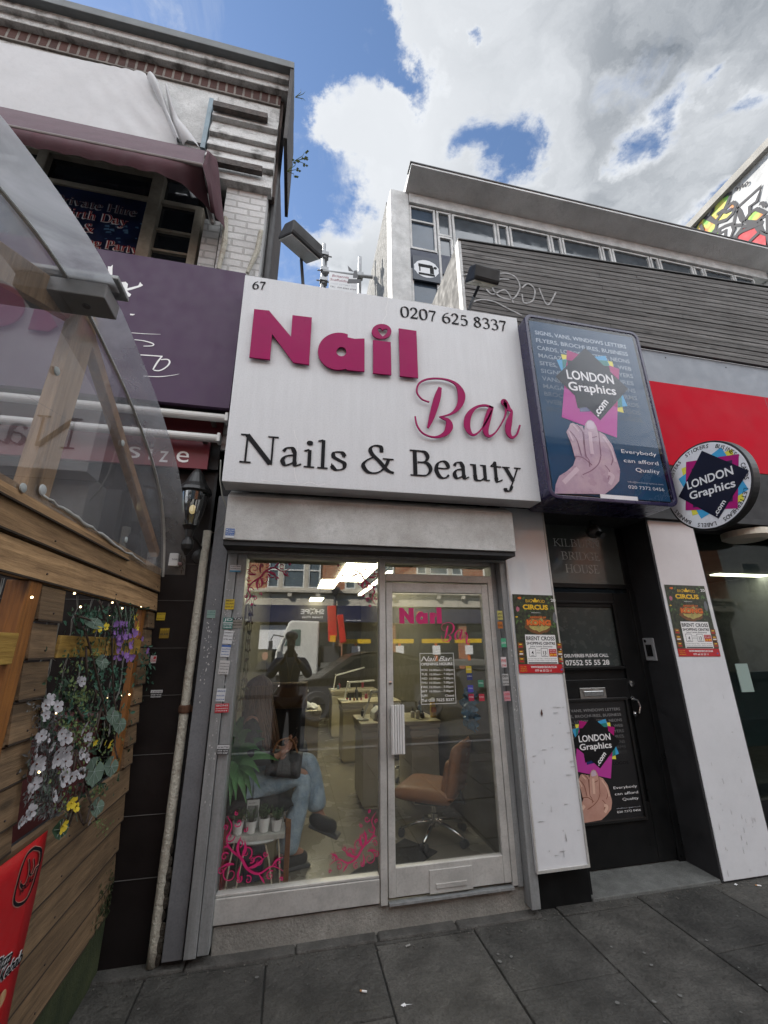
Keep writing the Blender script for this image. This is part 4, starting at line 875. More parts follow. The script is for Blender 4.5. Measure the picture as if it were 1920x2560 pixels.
# scuffs on the pilasters (dirt with its own shape)
scf = flat('scuff_mark', (.33, .33, .33), .8)
mb = MB(); r_ = random.Random(9)
for i in range(60):
    big = i % 2
    x = r_.uniform(1.62, 1.93) if big else r_.uniform(3.09, 3.5); z = (r_.uniform(.3, 1.2) if big else r_.uniform(.02, 1.3)); y = (PF-.0003) if big else -.0308
    if not big and z > .45: z *= r_.uniform(.2, 1)
    l = r_.uniform(.01, .06); v_ = r_.random() < (.2 if big else .75); n = 5
    for k in range(n):
        a = r_.uniform(.0005, .0014)
        if v_: mb.poly([(x+a*k*1.4, y, z), (x+a*k*1.4+a, y, z), (x+a*k*1.4+a, y, z+l*r_.uniform(.3, 1)), (x+a*k*1.4, y, z+l*r_.uniform(.3, 1))])
        else: mb.poly([(x, y, z+a*k*1.4), (x+l*r_.uniform(.3, 1), y, z+a*k*1.4), (x+l*r_.uniform(.3, 1), y, z+a*k*1.4+a), (x, y, z+a*k*1.4+a)])
mb.build('scuff', scf, ent)
mb = MB(); p = PY(*q10(278, 205), PF); mb.poly([(p.x-.008, PF-.0008, p.z), (p.x, PF-.0008, p.z-.02), (p.x+.01, PF-.0008, p.z), (p.x+.003, PF-.0008, p.z+.03)]); mb.build('chip', flat('rust_chip', (.06, .02, .01), .8), ent)
# intercom on the black return wall (x = const, faces left)
IX = 3.044
ic = thing('door_intercom', 'slim steel door intercom on the black side wall of the entrance', 'intercom', (IX, .12, 1.4))
a, b = PX(*q9(895, 868), IX), PX(*q9(990, 1005), IX)
mb = B(IX-.012, IX-.001, min(a.y, b.y), max(a.y, b.y), b.z, a.z); mb.build('plate', mat('intercom_steel', (.42, .43, .44), .35, .3, .1), ic, bevel=.004)
ym, zm = (a.y+b.y)/2, (a.z+b.z)/2; hy, hz = abs(a.y-b.y)/2, (a.z-b.z)/2
B(IX-.016, IX-.0125, ym-hy*.55, ym+hy*.5, zm-hz*.62, zm+hz*.42).build('keypad', flat('intercom_black', (.012, .012, .012), .2), ic)
MB().lathe((IX-.0125, ym+hy*.45, zm+hz*.74), [(.014, 0), (.012, .004)], 14, (-1, 0, 0)).build('camera_eye', bpy.data.materials['intercom_black'], ic)
# fascia: grey band, red band
GZ = 4.157
B(1.66, 12, -.02, .0, GZ+.002, 4.59).build('grey_fascia', mat('blue_grey_board', (.20, .225, .26), .5, dirt=.12, fine=.1), ent)
B(1.66, 12, -.06, -.022, 3.22, GZ).build('red_fascia', redp, ent)
B(4.9, 4.904, -.0612, -.0602, 3.23, GZ-.01).build('panel_seam', inkdull, ent)
B(1.66, 12, -.055, .0, 2.73, 3.218).build('fascia_underboard', darkvoid, ent)
mb = MB()
for i in range(5): mb.lathe((3.75+i*.8, -.021, 4.52), [(.008, 0), (.006, .004)], 8, (0, -1, 0))
mb.build('fixing_screw', inkdull, ent)
# neighbouring shop interior, seen through a big pane
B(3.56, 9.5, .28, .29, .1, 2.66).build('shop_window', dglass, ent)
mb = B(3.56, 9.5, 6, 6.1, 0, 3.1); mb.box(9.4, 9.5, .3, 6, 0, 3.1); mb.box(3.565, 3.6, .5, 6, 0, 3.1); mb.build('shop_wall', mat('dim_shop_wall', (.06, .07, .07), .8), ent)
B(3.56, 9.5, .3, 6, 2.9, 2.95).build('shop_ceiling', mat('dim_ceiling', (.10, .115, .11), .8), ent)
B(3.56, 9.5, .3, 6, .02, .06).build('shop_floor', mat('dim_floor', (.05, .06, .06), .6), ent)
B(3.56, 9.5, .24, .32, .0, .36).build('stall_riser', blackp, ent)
B(3.56, 9.5, 1.6, 1.7, .4, 1.25).build('counter', mat('teal_counter', (.04, .09, .085), .6), ent)
for i, (px, py) in enumerate(((1900, 1440), (1760, 1432))):
    p = PZ(px, py, 2.88); p.y = min(p.y, 5.2); p.x = min(p.x, 8.6)
    if i: p = Vector((5.6, 3.4, 2.88))
    t = thing('office_light', ['lit strip panel far to the right inside the dark shop', 'lit strip panel just past the white pilaster inside the dark shop'][i], 'light', p, 'lit panels in the dark shop')
    B(p.x-.6, p.x+.6, p.y-.09, p.y+.09, 2.87, 2.889).build('diffuser', lampm, t); B(p.x-.62, p.x+.62, p.y-.11, p.y+.11, 2.89, 2.90).build('housing', tubew, t)
t = thing('round_ceiling_light', 'round cream ceiling fitting under the soffit beside the round sign', 'light', (4.1, .1, 2.6))
MB().lathe((4.35, .12, 2.56), [(.14, 0), (.2, .03), (.2, .09), (.1, .1)], 28).build('diffuser', flat('cream_lamp', (.65, .60, .5), .5), t)
B(4.0, 4.14, .272, .279, 1.18, 1.42).build('window_notice', flat('pale_green_paper', (.25, .33, .30), .6), ent)

# ================================================================ slatted hoarding above
hd = thing('slatted_hoarding', 'grey weathered horizontal slat screen with a faint white scrawl above the red fascia', 'screen', (1.45, 0, 4.6))
mb = MB(); n = 19
def slz(t, x): 
    top = 5.585+(x-1.43)*(.265/4.17); return 4.60+(top-4.60)*t
for i in range(n):
    for (xa, xb) in ((1.475, 3.1+(i % 3)*.5), (3.1+(i % 3)*.5+.004, 5.6+((i*2) % 5)*.3), (5.6+((i*2) % 5)*.3+.004, 12)):
        za, zb = slz(i/n, xa), slz((i+.72)/n, xa); zc, zd = slz(i/n, xb), slz((i+.72)/n, xb); y0 = -.05+random.uniform(-.003, .003)
        mb.add([(xa, y0, za), (xb, y0, zc), (xb, y0-.004, zd), (xa, y0-.004, zb), (xa, y0+.02, za), (xb, y0+.02, zc), (xb, y0+.02, zd), (xa, y0+.02, zb)], [(0, 1, 2, 3), (4, 7, 6, 5), (0, 4, 5, 1), (3, 2, 6, 7), (0, 3, 7, 4), (1, 5, 6, 2)])
mb.build('slats', slate, hd)
mb = MB(); mb.prism([(1.48, -.026, 4.60), (12, -.026, 4.60), (12, -.026, slz(1, 12)), (1.48, -.026, slz(1, 1.48))], (0, .01, 0)); mb.build('backing', darkvoid, hd)
mb = MB(); mb.prism([(1.44, -.05, 4.3), (1.474, -.05, 4.3), (1.474, -.05, 5.585), (1.44, -.05, 5.585)], (0, .08, 0)); mb.build('post', render_, hd)
B(1.445, 1.47, .032, 1.35, 4.3, 5.58).build('return_panel', mat('dark_return', (.045, .045, .045), .8), hd)
mb = MB(); mb.bar((1.44, -.03, 5.592), (12, -.03, slz(1, 12)+.008), .07, .012); mb.build('capping', mat('dark_cap', (.07, .07, .07), .7), hd)
mb = MB()
def q4(x, y): return (520+x*.53044, 640+y*.53044)
for pts in ([(1250, 215), (1290, 205), (1350, 215), (1400, 240), (1440, 260), (1480, 280)], [(1320, 130), (1350, 95), (1400, 80), (1450, 100), (1470, 150), (1440, 200), (1400, 200), (1360, 180), (1340, 140), (1370, 110), (1420, 110)], [(1480, 150), (1510, 130), (1540, 160), (1530, 210), (1490, 220), (1480, 180)], [(1560, 150), (1600, 230), (1640, 170)], [(1300, 140), (1340, 180), (1400, 160), (1440, 220)], [(1200, 90), (1260, 80), (1330, 90)]):
    q = [(p.x, p.z) for p in (PY(*q4(*a), -.058) for a in pts)]; stroke(mb, Fr((0, -.0585, 0), (1, 0, 0), (0, 0, 1), (0, -1, 0)), q, .016)
mb.build('scrawl', mat('faded_white_spray', (.44, .44, .44), .9, dirt=.5, ds=20), hd)

# ================================================================ white building behind
WY = 1.5
wb = thing('white_building', 'white rendered building with a ribbon of windows under a sloping concrete eave', 'building', (1.2, WY, 0))
XE = 8.6
B(1.12, 1.415, WY, WY+.3, 3, 8.50).build('corner_pier', render_, wb, bevel=.01)
mb = B(1.12, 1.14, WY+.302, 9, 3, 8.62); mb.build('side_wall', pebble, wb)
B(1.14, 1.3, WY+.302, 9, 3, 8.6).build('parapet', concrete, wb)
B(1.42, XE, WY-.02, WY+.3, 8.27, 8.47).build('window_head', render_, wb, bevel=.008)
B(8.62, 8.9, WY-.1, WY+.3, 3, 8.4).build('end_pier', render_, wb)
mb = MB(); mb.prism([(1.36, 1.13, 8.545), (1.36, 1.13, 8.58), (1.36, WY+.6, 8.70), (1.36, WY+.6, 8.47), (1.36, WY-.0, 8.47)], (XE+.3-1.36, 0, 0)); mb.build('eave', paleconc, wb)
mb = B(1.34, XE+.32, 1.115, 1.30, 8.581, 8.60); mb.build('roof_edge', mat('roof_felt', (.10, .10, .105), .8), wb)
B(1.42, XE, WY+.12, WY+.3, 3, 6.4).build('lower_wall', render_, wb)
xs = [437, 530, 583, 735, 778, 918, 957, 1092, 1127, 1256, 1287, 1403, 1438, 1541, 1612]
X = [PY(*q2(x, 692+(x-437)*.207), WY).x for x in xs]
zb = PY(*q2(583, 803), WY).z
def window(xa, xb, z0, z1, tr=None, bl=False):
    f = MB(); y = WY+.02
    for bx in ((xa, xa+.035, z0, z1), (xb-.035, xb, z0, z1), (xa+.035, xb-.035, z0, z0+.035), (xa+.035, xb-.035, z1-.035, z1)): f.box(bx[0], bx[1], y, y+.05, bx[2], bx[3])
    o = f.build('window', render_, wb)
    if tr: B(xa+.036, xb-.036, y, y+.05, tr, tr+.03).build('glazing_bar', render_, o)
    B(xa+.036, xb-.036, y+.03, y+.035, z0+.036, z1-.036).build('pane', winglass if not bl else mat('blue_glass', (.06, .085, .12), .08) if 'blue_glass' not in bpy.data.materials else bpy.data.materials['blue_glass'], o)
for i in range(len(X)-1):
    small = i % 2 == 1
    if i == 0: window(X[0]+.01, X[1]-.01, 7.35, 8.26, 7.93, True); window(X[0]+.01, X[1]-.01, 6.3, 6.95, None, True)
    elif small: window(X[i]+.01, X[i+1]-.01, zb, 8.26, None); window(X[i]+.01, X[i+1]-.01, 6.5, zb-.01)
    else: window(X[i]+.01, X[i+1]-.01, 6.5, 8.26, None if i % 4 else 7.6)
mb = B(X[0], X[1]+.5, WY+.03, WY+.1, 6.96, 7.34); mb.build('spandrel', mat('dark_blue_board', (.05, .06, .09), .6), wb)
x0, x1, z0, z1 = rect(q2, (450, 868), (545, 965), WY)
sm = thing('sewing_machine_sign', 'square dark sign with a white glowing sewing machine drawing on the white building', 'sign', ((x0+x1)/2, WY, z0))
B(x0, x1, WY-.01, WY+.02, z0, z1).build('board', flat('dark_board', (.05, .06, .08), .6), sm)
f = front((x0+x1)/2, WY-.0112, (z0+z1)/2); hw = (x1-x0)/2
mb = MB(); mb.poly([f.p(cos(a*pi/12)*hw*(.9+.06*(a % 2)), sin(a*pi/12)*hw*.80) for a in range(24)]); mb.build('white_ground', flat('soft_white', (.55, .57, .6), .5), sm)
mb = MB()
for a in ([(-.6, -.42), (.6, -.42), (.6, -.62), (-.6, -.62)], [(-.6, .1), (-.6, .4), (.45, .4), (.55, .1), (.55, -.4), (.25, -.4), (.25, .1)], [(-.55, .1), (-.45, .1), (-.45, -.3), (-.55, -.3)]): mb.poly([f.p(p[0]*hw, p[1]*hw, .0006) for p in a])
mb.poly([f.p((.66+.13*cos(k*pi/6))*hw, (.2+.13*sin(k*pi/6))*hw, .001) for k in range(12)]); mb.build('machine_drawing', ink, sm)
# graffiti wall: side of a taller building
GX = 9.2
gw = thing('graffiti_building', 'tall pale side wall painted with green orange and red graffiti rising over the eave', 'building', (GX, 3, 0))
B(GX, GX+6, -.5, 12, 0, 11.42).build('wall', mat('pale_mottled_wall', (.38, .385, .39), .85, ds=1.6, col2=(.20, .205, .21), bump=.2, bs=20, fine=.3, lo=.3, hi=.5), gw)
B(GX-.12, GX+6, -.6, 12.1, 11.42, 11.60).build('coping', concrete, gw)
def qg(x, y): return (1640+x*.20802, 300+y*.20802)
gf = side(GX-.004, 0, 0)
def gq(x, y): p = PX(*qg(x, y), GX-.004); return (-p.y, p.z)
def gpoly(pts, m, d): mb = MB(); mb.poly([gf.p(*gq(*p), d) for p in pts]); mb.build('paint', m, gw)
def sprayg(name, a, b, c, s): 
    m = bpy.data.materials.new(name); m.use_nodes = True; g = NG(m.node_tree); bs = m.node_tree.nodes['Principled BSDF']; bs.inputs['Roughness'].default_value = .8
    tc = g.new('ShaderNodeTexCoord').outputs['Object']; n = g.noise(tc, s, 2, .5); c1 = g.mix(g.ramp(n, .42, .52), a, b); g.link(g.mix(g.ramp(n, .52, .62), c1, c), bs.inputs['Base Color']); return m
spg = sprayg('green_yellow_orange_spray', (.16, .36, .07), (.42, .41, .09), (.48, .15, .05), 2.2); spo = sprayg('orange_blue_spray', (.45, .19, .06), (.19, .25, .38), (.42, .40, .10), 2.0)
red_s = mat('red_spray', (.42, .05, .06), .8, dirt=.3); wh_s = flat('white_spray', (.46, .465, .47), .8); bl_s = flat('black_spray', (.03, .03, .035), .8)
shapes = [([(480, 1370), (475, 1310), (520, 1210), (590, 1165), (735, 1240), (720, 1310), (640, 1405)], spg), ([(700, 1035), (790, 930), (905, 880), (870, 980), (820, 1090), (720, 1225), (645, 1165), (690, 1090)], spg), ([(820, 1090), (880, 1030), (930, 990), (965, 1020), (930, 1120), (850, 1200), (740, 1235), (720, 1225)], spo),
          ([(1070, 1215), (1130, 1120), (1210, 1070), (1320, 1120), (1210, 1230), (1100, 1225)], spg), ([(945, 1485), (985, 1370), (1050, 1285), (1190, 1250), (1250, 1340), (1346, 1380), (1346, 1570)], red_s), ([(700, 1420), (740, 1330), (830, 1280), (920, 1250), (940, 1320), (870, 1470)], wh_s), ([(980, 1060), (1270, 800), (1215, 980), (1130, 1040), (1130, 1140), (1060, 1200), (1020, 1100)], wh_s), ([(940, 1270), (960, 1150), (990, 1085), (1030, 1200), (1040, 1260)], wh_s), ([(1260, 1200), (1346, 1150), (1346, 1370), (1270, 1300)], wh_s),
          ([(690, 1415), (720, 1340), (770, 1330), (755, 1430)], spg)]
for i, (pts, m) in enumerate(shapes): gpoly(pts, m, .004+i*.0008)
mb = MB()
for i, (pts, m) in enumerate(shapes):
    q = [gq(*p) for p in pts]; q.append(q[0]); stroke(mb, gf, q, .075, d=.016+i*.0004, spl=False)
for pts in ([(870, 1470), (1040, 1340), (1300, 1230)], [(765, 1430), (770, 1370), (845, 1325), (835, 1440)], [(540, 1260), (570, 1330), (560, 1390)], [(640, 1110), (560, 1180), (480, 1290), (450, 1330)], [(735, 1140), (800, 1090), (850, 1110), (920, 1070)], [(1090, 1500), (1250, 1350)], [(1250, 1010), (1290, 1000), (1310, 1040), (1346, 1010)]):
    stroke(mb, gf, [gq(*p) for p in pts], .07, d=.022, spl=False)
for pts in ([(950, 860), (975, 815), (995, 830), (985, 845), (1010, 790), (1030, 810), (1050, 770), (1060, 800), (1100, 750), (1115, 770), (1085, 800)],): stroke(mb, gf, [gq(*p) for p in pts], .03, d=.023)
mb.build('outline_paint', bl_s, gw)

# ================================================================ scaffolding with its sign
def qs(x, y): return (680+x*.19289, 540+y*.19289)
sy = 3.0
sc = thing('scaffold_frame', 'galvanised scaffold tubes standing on the roof behind the white sign', 'scaffolding', (.2, sy, 4))
def SP(x, y, yy=sy): return PY(*qs(x, y), yy)
def vpole(xt, yt, xb, yb, yy=sy):
    a = SP(xt, yt, yy); return (a, Vector((a.x, a.y, 4.28)))
for (x, y) in ((678, 365), (700, 475), (1140, 535)):
    yy = sy+(.08 if x == 700 else 0); a, b = vpole(x, y, 0, 0, yy); MB().tube([b, a], .032, 12).build('tube', mat('scaffold_steel', (.30, .31, .32), .5, .5, .3, 9) if 'scaffold_steel' not in bpy.data.materials else bpy.data.materials['scaffold_steel'], sc)
a, b = SP(660, 718, sy-.06), SP(1385, 808, sy-.06); b.x = 1.10; MB().tube([a, b], .032, 12).build('tube', bpy.data.materials['scaffold_steel'], sc)
for (x, y) in ((685, 515), (680, 715), (668, 845), (1132, 778)):
    p = SP(x, y, sy-.02); mb = MB(); mb.obox(p, (1, 0, 0), (0, 1, 0), (0, 0, 1), .07, .07, .035); mb.tube([p+Vector((-.13, 0, 0)), p+Vector((.13, 0, 0))], .014, 6); mb.tube([p+Vector((0, 0, -.07)), p+Vector((0, 0, .07))], .045, 10); mb.build('coupler', bpy.data.materials['scaffold_steel'], sc)
t = thing('scaffolding_board', 'small white scaffolding company board with red lettering tied to the tubes', 'sign', SP(740, 940, sy-.1))
a, b, c_, d_ = SP(742, 722, sy-.1), SP(1102, 775, sy-.1), SP(1100, 980, sy-.1), SP(735, 935, sy-.1)
d_.z = c_.z = min(c_.z, d_.z)-.15
mb = MB(); mb.prism([a, b, c_, d_], (0, .01, 0)); mb.build('board', signwhite, t)
bf = Fr((0, sy-.1008, 0), (b-a), (0, 0, 1), (0, -1, 0)); 
rd = flat('dull_red_print', (.20, .05, .07), .6)
for s, A, B_, hh, m in (('Britannia', (778, 785), (995, 812), 32, rd), ('Scaffolding', (752, 832), (1010, 868), 32, rd), ('FREE ESTIMATES', (760, 880), (1088, 922), 20, ltgrey), ('TEL:  020 8265 4744', (752, 918), (1088, 966), 18, inkdull)):
    p, r = SP(*A, sy-.101), SP(*B_, sy-.101); tp = SP(A[0], A[1]-hh, sy-.101)
    text(s, tp.z-p.z, Fr(p, r-p, (0, 0, 1), (0, -1, 0)), m, t, width=(r-p).length, bold=.01, shear=.2)
p = SP(1060, 860, sy-.101); mb = MB(); 
for a in ([(-.12, -.05), (.12, 0), (.12, .1), (-.1, .06)], [(-.02, .1), (.08, .12), (.05, .3), (.0, .28)], [(.0, .25), (-.12, .38), (-.1, .25)]): mb.poly([p+Vector((u, 0, v)) for u, v in a])
mb.build('figure_emblem', inkdull, t)
# ================================================================ left: the tall restaurant building
def q1(x, y): return (x*.45811, y*.45811)
def q3(x, y): return (x*.37372, 560+y*.37372)
def qc(x, y): return (x*.33755, 860+y*.33755)      # sheet and boards close-up
def qf(x, y): return (x*.25316, 1440+y*.25316)     # flowers close-up
def qb(x, y): return (x*.29830, 1900+y*.29830)     # banner close-up
def qe(x, y): return (360+x*.22599, 1200+y*.22599) # lantern and stickers
def qd(x, y): return (360+x*.32558, 1700+y*.32558) # lower stickers
lb_ = thing('restaurant_building', 'tall old building on the left with stepped cornice, brick band and flaking white render', 'building', (-1.5, 0, 0))
XL = -9.0
def zy(px, py, y): return PY(px, py, y).z
xc = PY(*q1(1607, 338), -.20).x
def band(a, b, y0, m, name, xr=None, yb=.3):
    p, r = PY(*q1(*a), y0), PY(*q1(*b), y0); o = B(XL, xr if xr is not None else p.x, y0, yb, r.z, p.z).build(name, m, lb_, bevel=.006); return p, r
capm = mat('grey_cap', (.16, .175, .18), .7, dirt=.25)
band((1607, 338), (1607, 372), -.20, capm, 'parapet_cap')
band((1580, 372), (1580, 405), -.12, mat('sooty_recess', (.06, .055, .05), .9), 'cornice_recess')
band((1580, 405), (1580, 440), -.13, renderD, 'cornice_band')
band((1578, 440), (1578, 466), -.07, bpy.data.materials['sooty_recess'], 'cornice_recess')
band((1577, 466), (1577, 500), -.08, renderD, 'cornice_band')
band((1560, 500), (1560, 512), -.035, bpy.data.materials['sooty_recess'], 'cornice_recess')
p1 = PY(*q1(1536, 512), -.02); p2 = PY(*q1(1536, 582), -.02)
B(XL, p1.x, -.02, .3, p2.z, p1.z).build('brick_band', brick('soldier_brick', (.085, .034, .026), (.05, .022, .018), (.22, .20, .18), 0, .085, .32, .012, bump=.8, dirt=.75, off=0), lb_)
wr = p1.x
B(XL, wr, .0, .3, zy(*q1(1536, 1000), 0)-.0, p2.z-.002).build('render_wall', renderD, lb_)
paint_brick = brick('painted_brick', (.62, .62, .615), (.55, .55, .545), (.42, .42, .41), 0, .22, .078, .010, bump=.9, dirt=.45)
za = zy(*q1(1470, 1042), -.03)
xp0, xp1 = PY(*q1(1205, 1250), -.03).x, PY(*q1(1455, 1100), -.03).x
B(xp0, xp1, -.03, .3, 3.0, za).build('brick_pier', paint_brick, lb_)
B(xp0-.02, xp1+.02, -.06, .3, za+.002, za+.05).build('pier_cap', renderD, lb_, bevel=.01)
B(PY(*q1(1100, 1300), .0).x, xp0-.015, -.0, .3, 3.0, zy(*q1(1150, 1200), 0)).build('inner_pier', paint_brick, lb_)
# side return of the building (faces right), in very dark brick
sw = brick('dark_side_brick', (.055, .042, .038), (.04, .03, .028), (.07, .065, .06), 1, .22, .075, .01, dirt=.6)
B(-1.5, xp1-.004, .3, 1.6, 0, 7.2).build('side_wall', sw, lb_)
mb = B(wr-.03, wr+.03, .02, .34, za, 7.3); mb.build('corner_board', mat('flaking_board', (.16, .12, .10), .9, ds=6, col2=(.04, .03, .03), bump=.4, streak=True), lb_)
B(XL, -1.5, .3, 8, 0, 7.3).build('rear_block', sw, lb_)
mb = B(xc-.035, xc, -.19, .6, zy(*q1(1600, 820), -.1), PY(*q1(1607, 372), -.20).z); mb.build('end_flashing', mat('lead_flashing', (.075, .07, .068), .8, dirt=.4), lb_)
mb = MB(); mb.tube([(xp1+.045, .12, 3), (xp1+.045, .12, 6.3)], .035, 10); mb.build('soil_pipe', mat('black_pipe', (.025, .022, .022), .5), lb_)
# ribs of the old louvre panel, gutters, blue post
X0r, X1r = PY(*q1(1165, 650), -.04).x, PY(*q1(1520, 700), -.04).x
for a in ((565, 650, 0), (655, 740, 1), (735, 812, 1), (805, 880, 1), (885, 985, 0)):
    t0, t1 = zy(*q1(1165, a[0]), -.05), zy(*q1(1165, a[1]-14), -.07)
    mb = MB(); mb.prism([(X0r, -.045, t0), (X0r, -.095, t1), (X0r, -.095, t1-.015), (X0r, -.0, t1-.03), (X0r, -.0, t0)], (X1r-X0r, 0, 0)); mb.build('louvre_rib', renderD, lb_)
bm_ = mat('rusted_gutter', (.05, .045, .042), .8, ds=12, col2=(.10, .08, .07), bump=.5)
for a, b in (((1165, 575), (1460, 650)), ((1165, 878), (1430, 950))):
    p, r = PY(*q1(*a), -.12), PY(*q1(*b), -.12); mb = MB(); mb.bar((p.x, -.12, p.z), (r.x, -.12, p.z), .05, .07); mb.build('gutter', bm_, lb_)
p, r = PY(*q1(1157, 548), -.06), PY(*q1(1112, 818), -.06); mb = MB(); mb.bar((p.x, -.06, p.z), (p.x, -.06, r.z), .04, .04, (0, 1, 0)); mb.build('blue_post', mat('pale_blue_paint', (.25, .33, .38), .7, dirt=.3), lb_)
for a, b, wd in (((1232, 1190), (1192, 1470), .05), ((1425, 1262), (1350, 1490), .045)):
    p, r = PY(*q1(*a), -.07), PY(*q1(*b), -.07); mb = MB(); mb.tube([p, (p+r)/2+Vector((.02, 0, .0)), r], [wd*.45, wd*.5, wd*.35], 7); mb.build('broken_conduit', pipem, lb_)
# first floor windows
WYL = .08
wf = mat('cream_window_frame', (.40, .36, .29), .6, dirt=.4, ds=6); dkgl = mat('dark_pane', (.018, .024, .032), .08, dirt=.2, spec=.8)
B(XL, PY(*q1(1200, 1250), 0).x, WYL+.12, .3, 3.0, zy(*q1(1150, 1000), 0)).build('window_backing', darkvoid, lb_)
def P1(x, y, yy=WYL): return PY(*q1(x, y), yy)
zt_ = P1(840, 958).z; zl = P1(840, 1100).z; xr_ = P1(840, 1100).x; xfarr = P1(1075, 1180).x
mb = MB(); mb.box(-3.2, xr_, WYL-.02, WYL+.06, zt_, zt_+.07); mb.box(-3.2, P1(1095, 1150).x, WYL-.0, WYL+.06, zl, zl+.05)
xm = P1(825, 1200).x
mb.box(xm-.05, xm+.05, WYL-.035, WYL+.07, 3.6, zt_-.002)
xm2 = P1(225, 920).x; mb.box(xm2-.04, xm2+.04, WYL-.03, WYL+.07, zl+.052, zt_-.002)
xe = P1(1065, 1300).x; mb.box(xe-.03, xe+.04, WYL-.035, WYL+.07, 3.6, zl-.002)
fo = mb.build('window_frame', wf, lb_, bevel=.004)
zz_ = [P1(960, 1265).z, P1(940, 1375).z]
mb = MB()
for z in zz_: mb.box(xm+.052, xe-.032, WYL+.0, WYL+.03, z-.012, z+.012)
mb.build('glazing_bar', wf, fo)
B(-3.2, xm-.052, WYL+.03, WYL+.035, 3.6, zt_).build('pane', dkgl, fo); B(xm+.052, xe-.032, WYL+.03, WYL+.035, 3.6, zt_).build('pane', dkgl, fo)
mb = MB()
for i in range(14): mb.box(-1.62+i*.004, -1.3, WYL+.02, WYL+.024, 5.05-i*.01, 5.052-i*.01)
# party poster
pp = thing('party_poster', 'dark blue window poster with red outlined party lettering in the first floor window', 'poster', (-1.5, WYL, 4.7))
x0, x1, z0, z1 = P1(240, 1030).x, xm-.055, 4.55, zl-.01
bp = mat('midnight_blue_print', (.008, .02, .085), .35, ds=5, col2=(.005, .007, .02), dirt=.1)
B(x0-.5, x1, WYL+.012, WYL+.016, z0, z1).build('print', bp, pp)
rdp = flat('poster_red', (.30, .015, .02), .4); 
for s, a, b, hh, ln in (('Private Hire', (285, 1100), (742, 1188), 46, 0), ('Birth Day', (325, 1170), (690, 1245), 46, 1), ('&', (440, 1262), (508, 1275), 42, 1), ('ing Party', (438, 1335), (752, 1385), 46, 1)):
    p, r, t_ = P1(*a, WYL+.011), P1(*b, WYL+.011), P1(a[0], a[1]-hh, WYL+.011)
    if s == 'Private Hire': hh_ = t_.z-p.z
    f = Fr((p.x, WYL+.0108, p.z), (1, 0, 0), (0, 0, 1), (0, -1, 0))
    serif(s, hh_, f, wht if ln else ltgrey, pp, width=r.x-p.x, bold=1.9)
    serif(s, hh_*.96, f.shift(.004, .004, .003), rdp if ln else flat('faded_red', (.08, .02, .03), .4), pp, width=(r.x-p.x), bold=1.0)
mb = MB(); r_ = random.Random(4)
for i in range(26):
    c_ = P1(r_.uniform(560, 790), r_.uniform(1210, 1360), WYL+.0115); s = r_.uniform(.006, .03); mb.poly([(c_.x, WYL+.0112, c_.z), (c_.x+s*1.6, WYL+.0112, c_.z+s*r_.uniform(-.3, .5)), (c_.x+s*1.3, WYL+.0112, c_.z+s), (c_.x+s*.1, WYL+.0112, c_.z+s*.6)])
mb.build('city_light_print', mat('blue_light_print', (.12, .25, .42), .4, dirt=.5, ds=30), pp)
# tarpaulin with torn folds
tp = MB()
def tarp_pt(u, v):
    a = PY(*q1(-60+(800+60)*u, 240+(425-240)*u), -.06); b = PY(*q1(-60+(985+60)*u, 640+(830-640)*u), -.07)
    p = a.lerp(b, v); w_ = .012*sin(u*9+v*5)*v+.02*sin(u*41-v*9)*(u**4)
    return p+Vector((0, -.03-abs(w_)-.05*max(0, u-.85)*sin(v*12), 0))
tp.grid(tarp_pt, 40, 12); tpo = tp.build('tarpaulin', tarp, None, smooth=True); tag(tpo, 'white tarpaulin sheet stretched over the restaurant wall above the maroon awning', 'tarpaulin')
def fold(pts, y0):
    mb = MB(); n = 10
    def fn(u, v):
        a = Vector((0, 0, 0)); L0 = cr([(p[0], p[1]) for p in pts[0]], 6); L1 = cr([(p[0], p[1]) for p in pts[1]], 6)
        i = min(int(u*(len(L0)-1)), len(L0)-1); A = PY(*q1(*L0[i]), y0); B_ = PY(*q1(*L1[i]), y0)
        return A.lerp(B_, v)+Vector((0, -.06*sin(v*pi)-.02*sin(u*9), 0))
    mb.grid(fn, 18, 6); return mb
fold((((800, 425), (870, 560), (930, 700), (965, 790)), ((860, 440), (905, 560), (935, 650), (990, 795))), -.12).build('fold', tarp, tpo, smooth=True)
fold((((905, 490), (925, 600), (945, 690), (1000, 800)), ((925, 500), (960, 620), (1020, 700), (1090, 812))), -.10).build('fold', tarp, tpo, smooth=True)
B(P1(800, 500, 0).x, X0r, -.03, -.002, zy(*q1(1100, 800), 0), zy(*q1(1100, 520), 0)).build('stone_panel', render_, lb_)
# awning
aw = thing('awning', 'faded maroon canvas awning with a rounded end above the first floor windows', 'awning', (-1.8, -.3, 5.4))
A0, A1 = PY(-120, 240, -.12), PY(*q1(1120, 822), -.12); B0, B1 = PY(-120, 288, -.52), PY(*q1(1105, 903), -.52)
mb = MB(); nseg = 40
Ccur = cr([(-260, 715), (40, 775), (480, 865), (850, 945), (980, 1000), (1075, 1075), (1150, 1160)], 10)
def Bp(t): return B0.lerp(B1, t)
top = lambda u, v: A0.lerp(A1, u).lerp(Bp(u), v)+Vector((0, 0, .02*sin(v*pi)))
mb.grid(top, 20, 4); mb.build('canvas_top', mat('faded_canvas', (.135, .090, .105), .85, dirt=.25, ds=8, bump=.2, bs=150), aw, smooth=True)
mb = MB()
def val(u, v):
    c_ = Ccur[int(round(u*(len(Ccur)-1)))]; C_ = PY(*q1(*c_), -.5+.30*max(0, (c_[0]-850)/300)**2); t = min(1, max(0, (c_[0]+260)/(1105+260)))
    return Bp(t).lerp(C_, v)+Vector((0, -.025*sin(v*pi)+.008*sin(t*60)*v, 0))
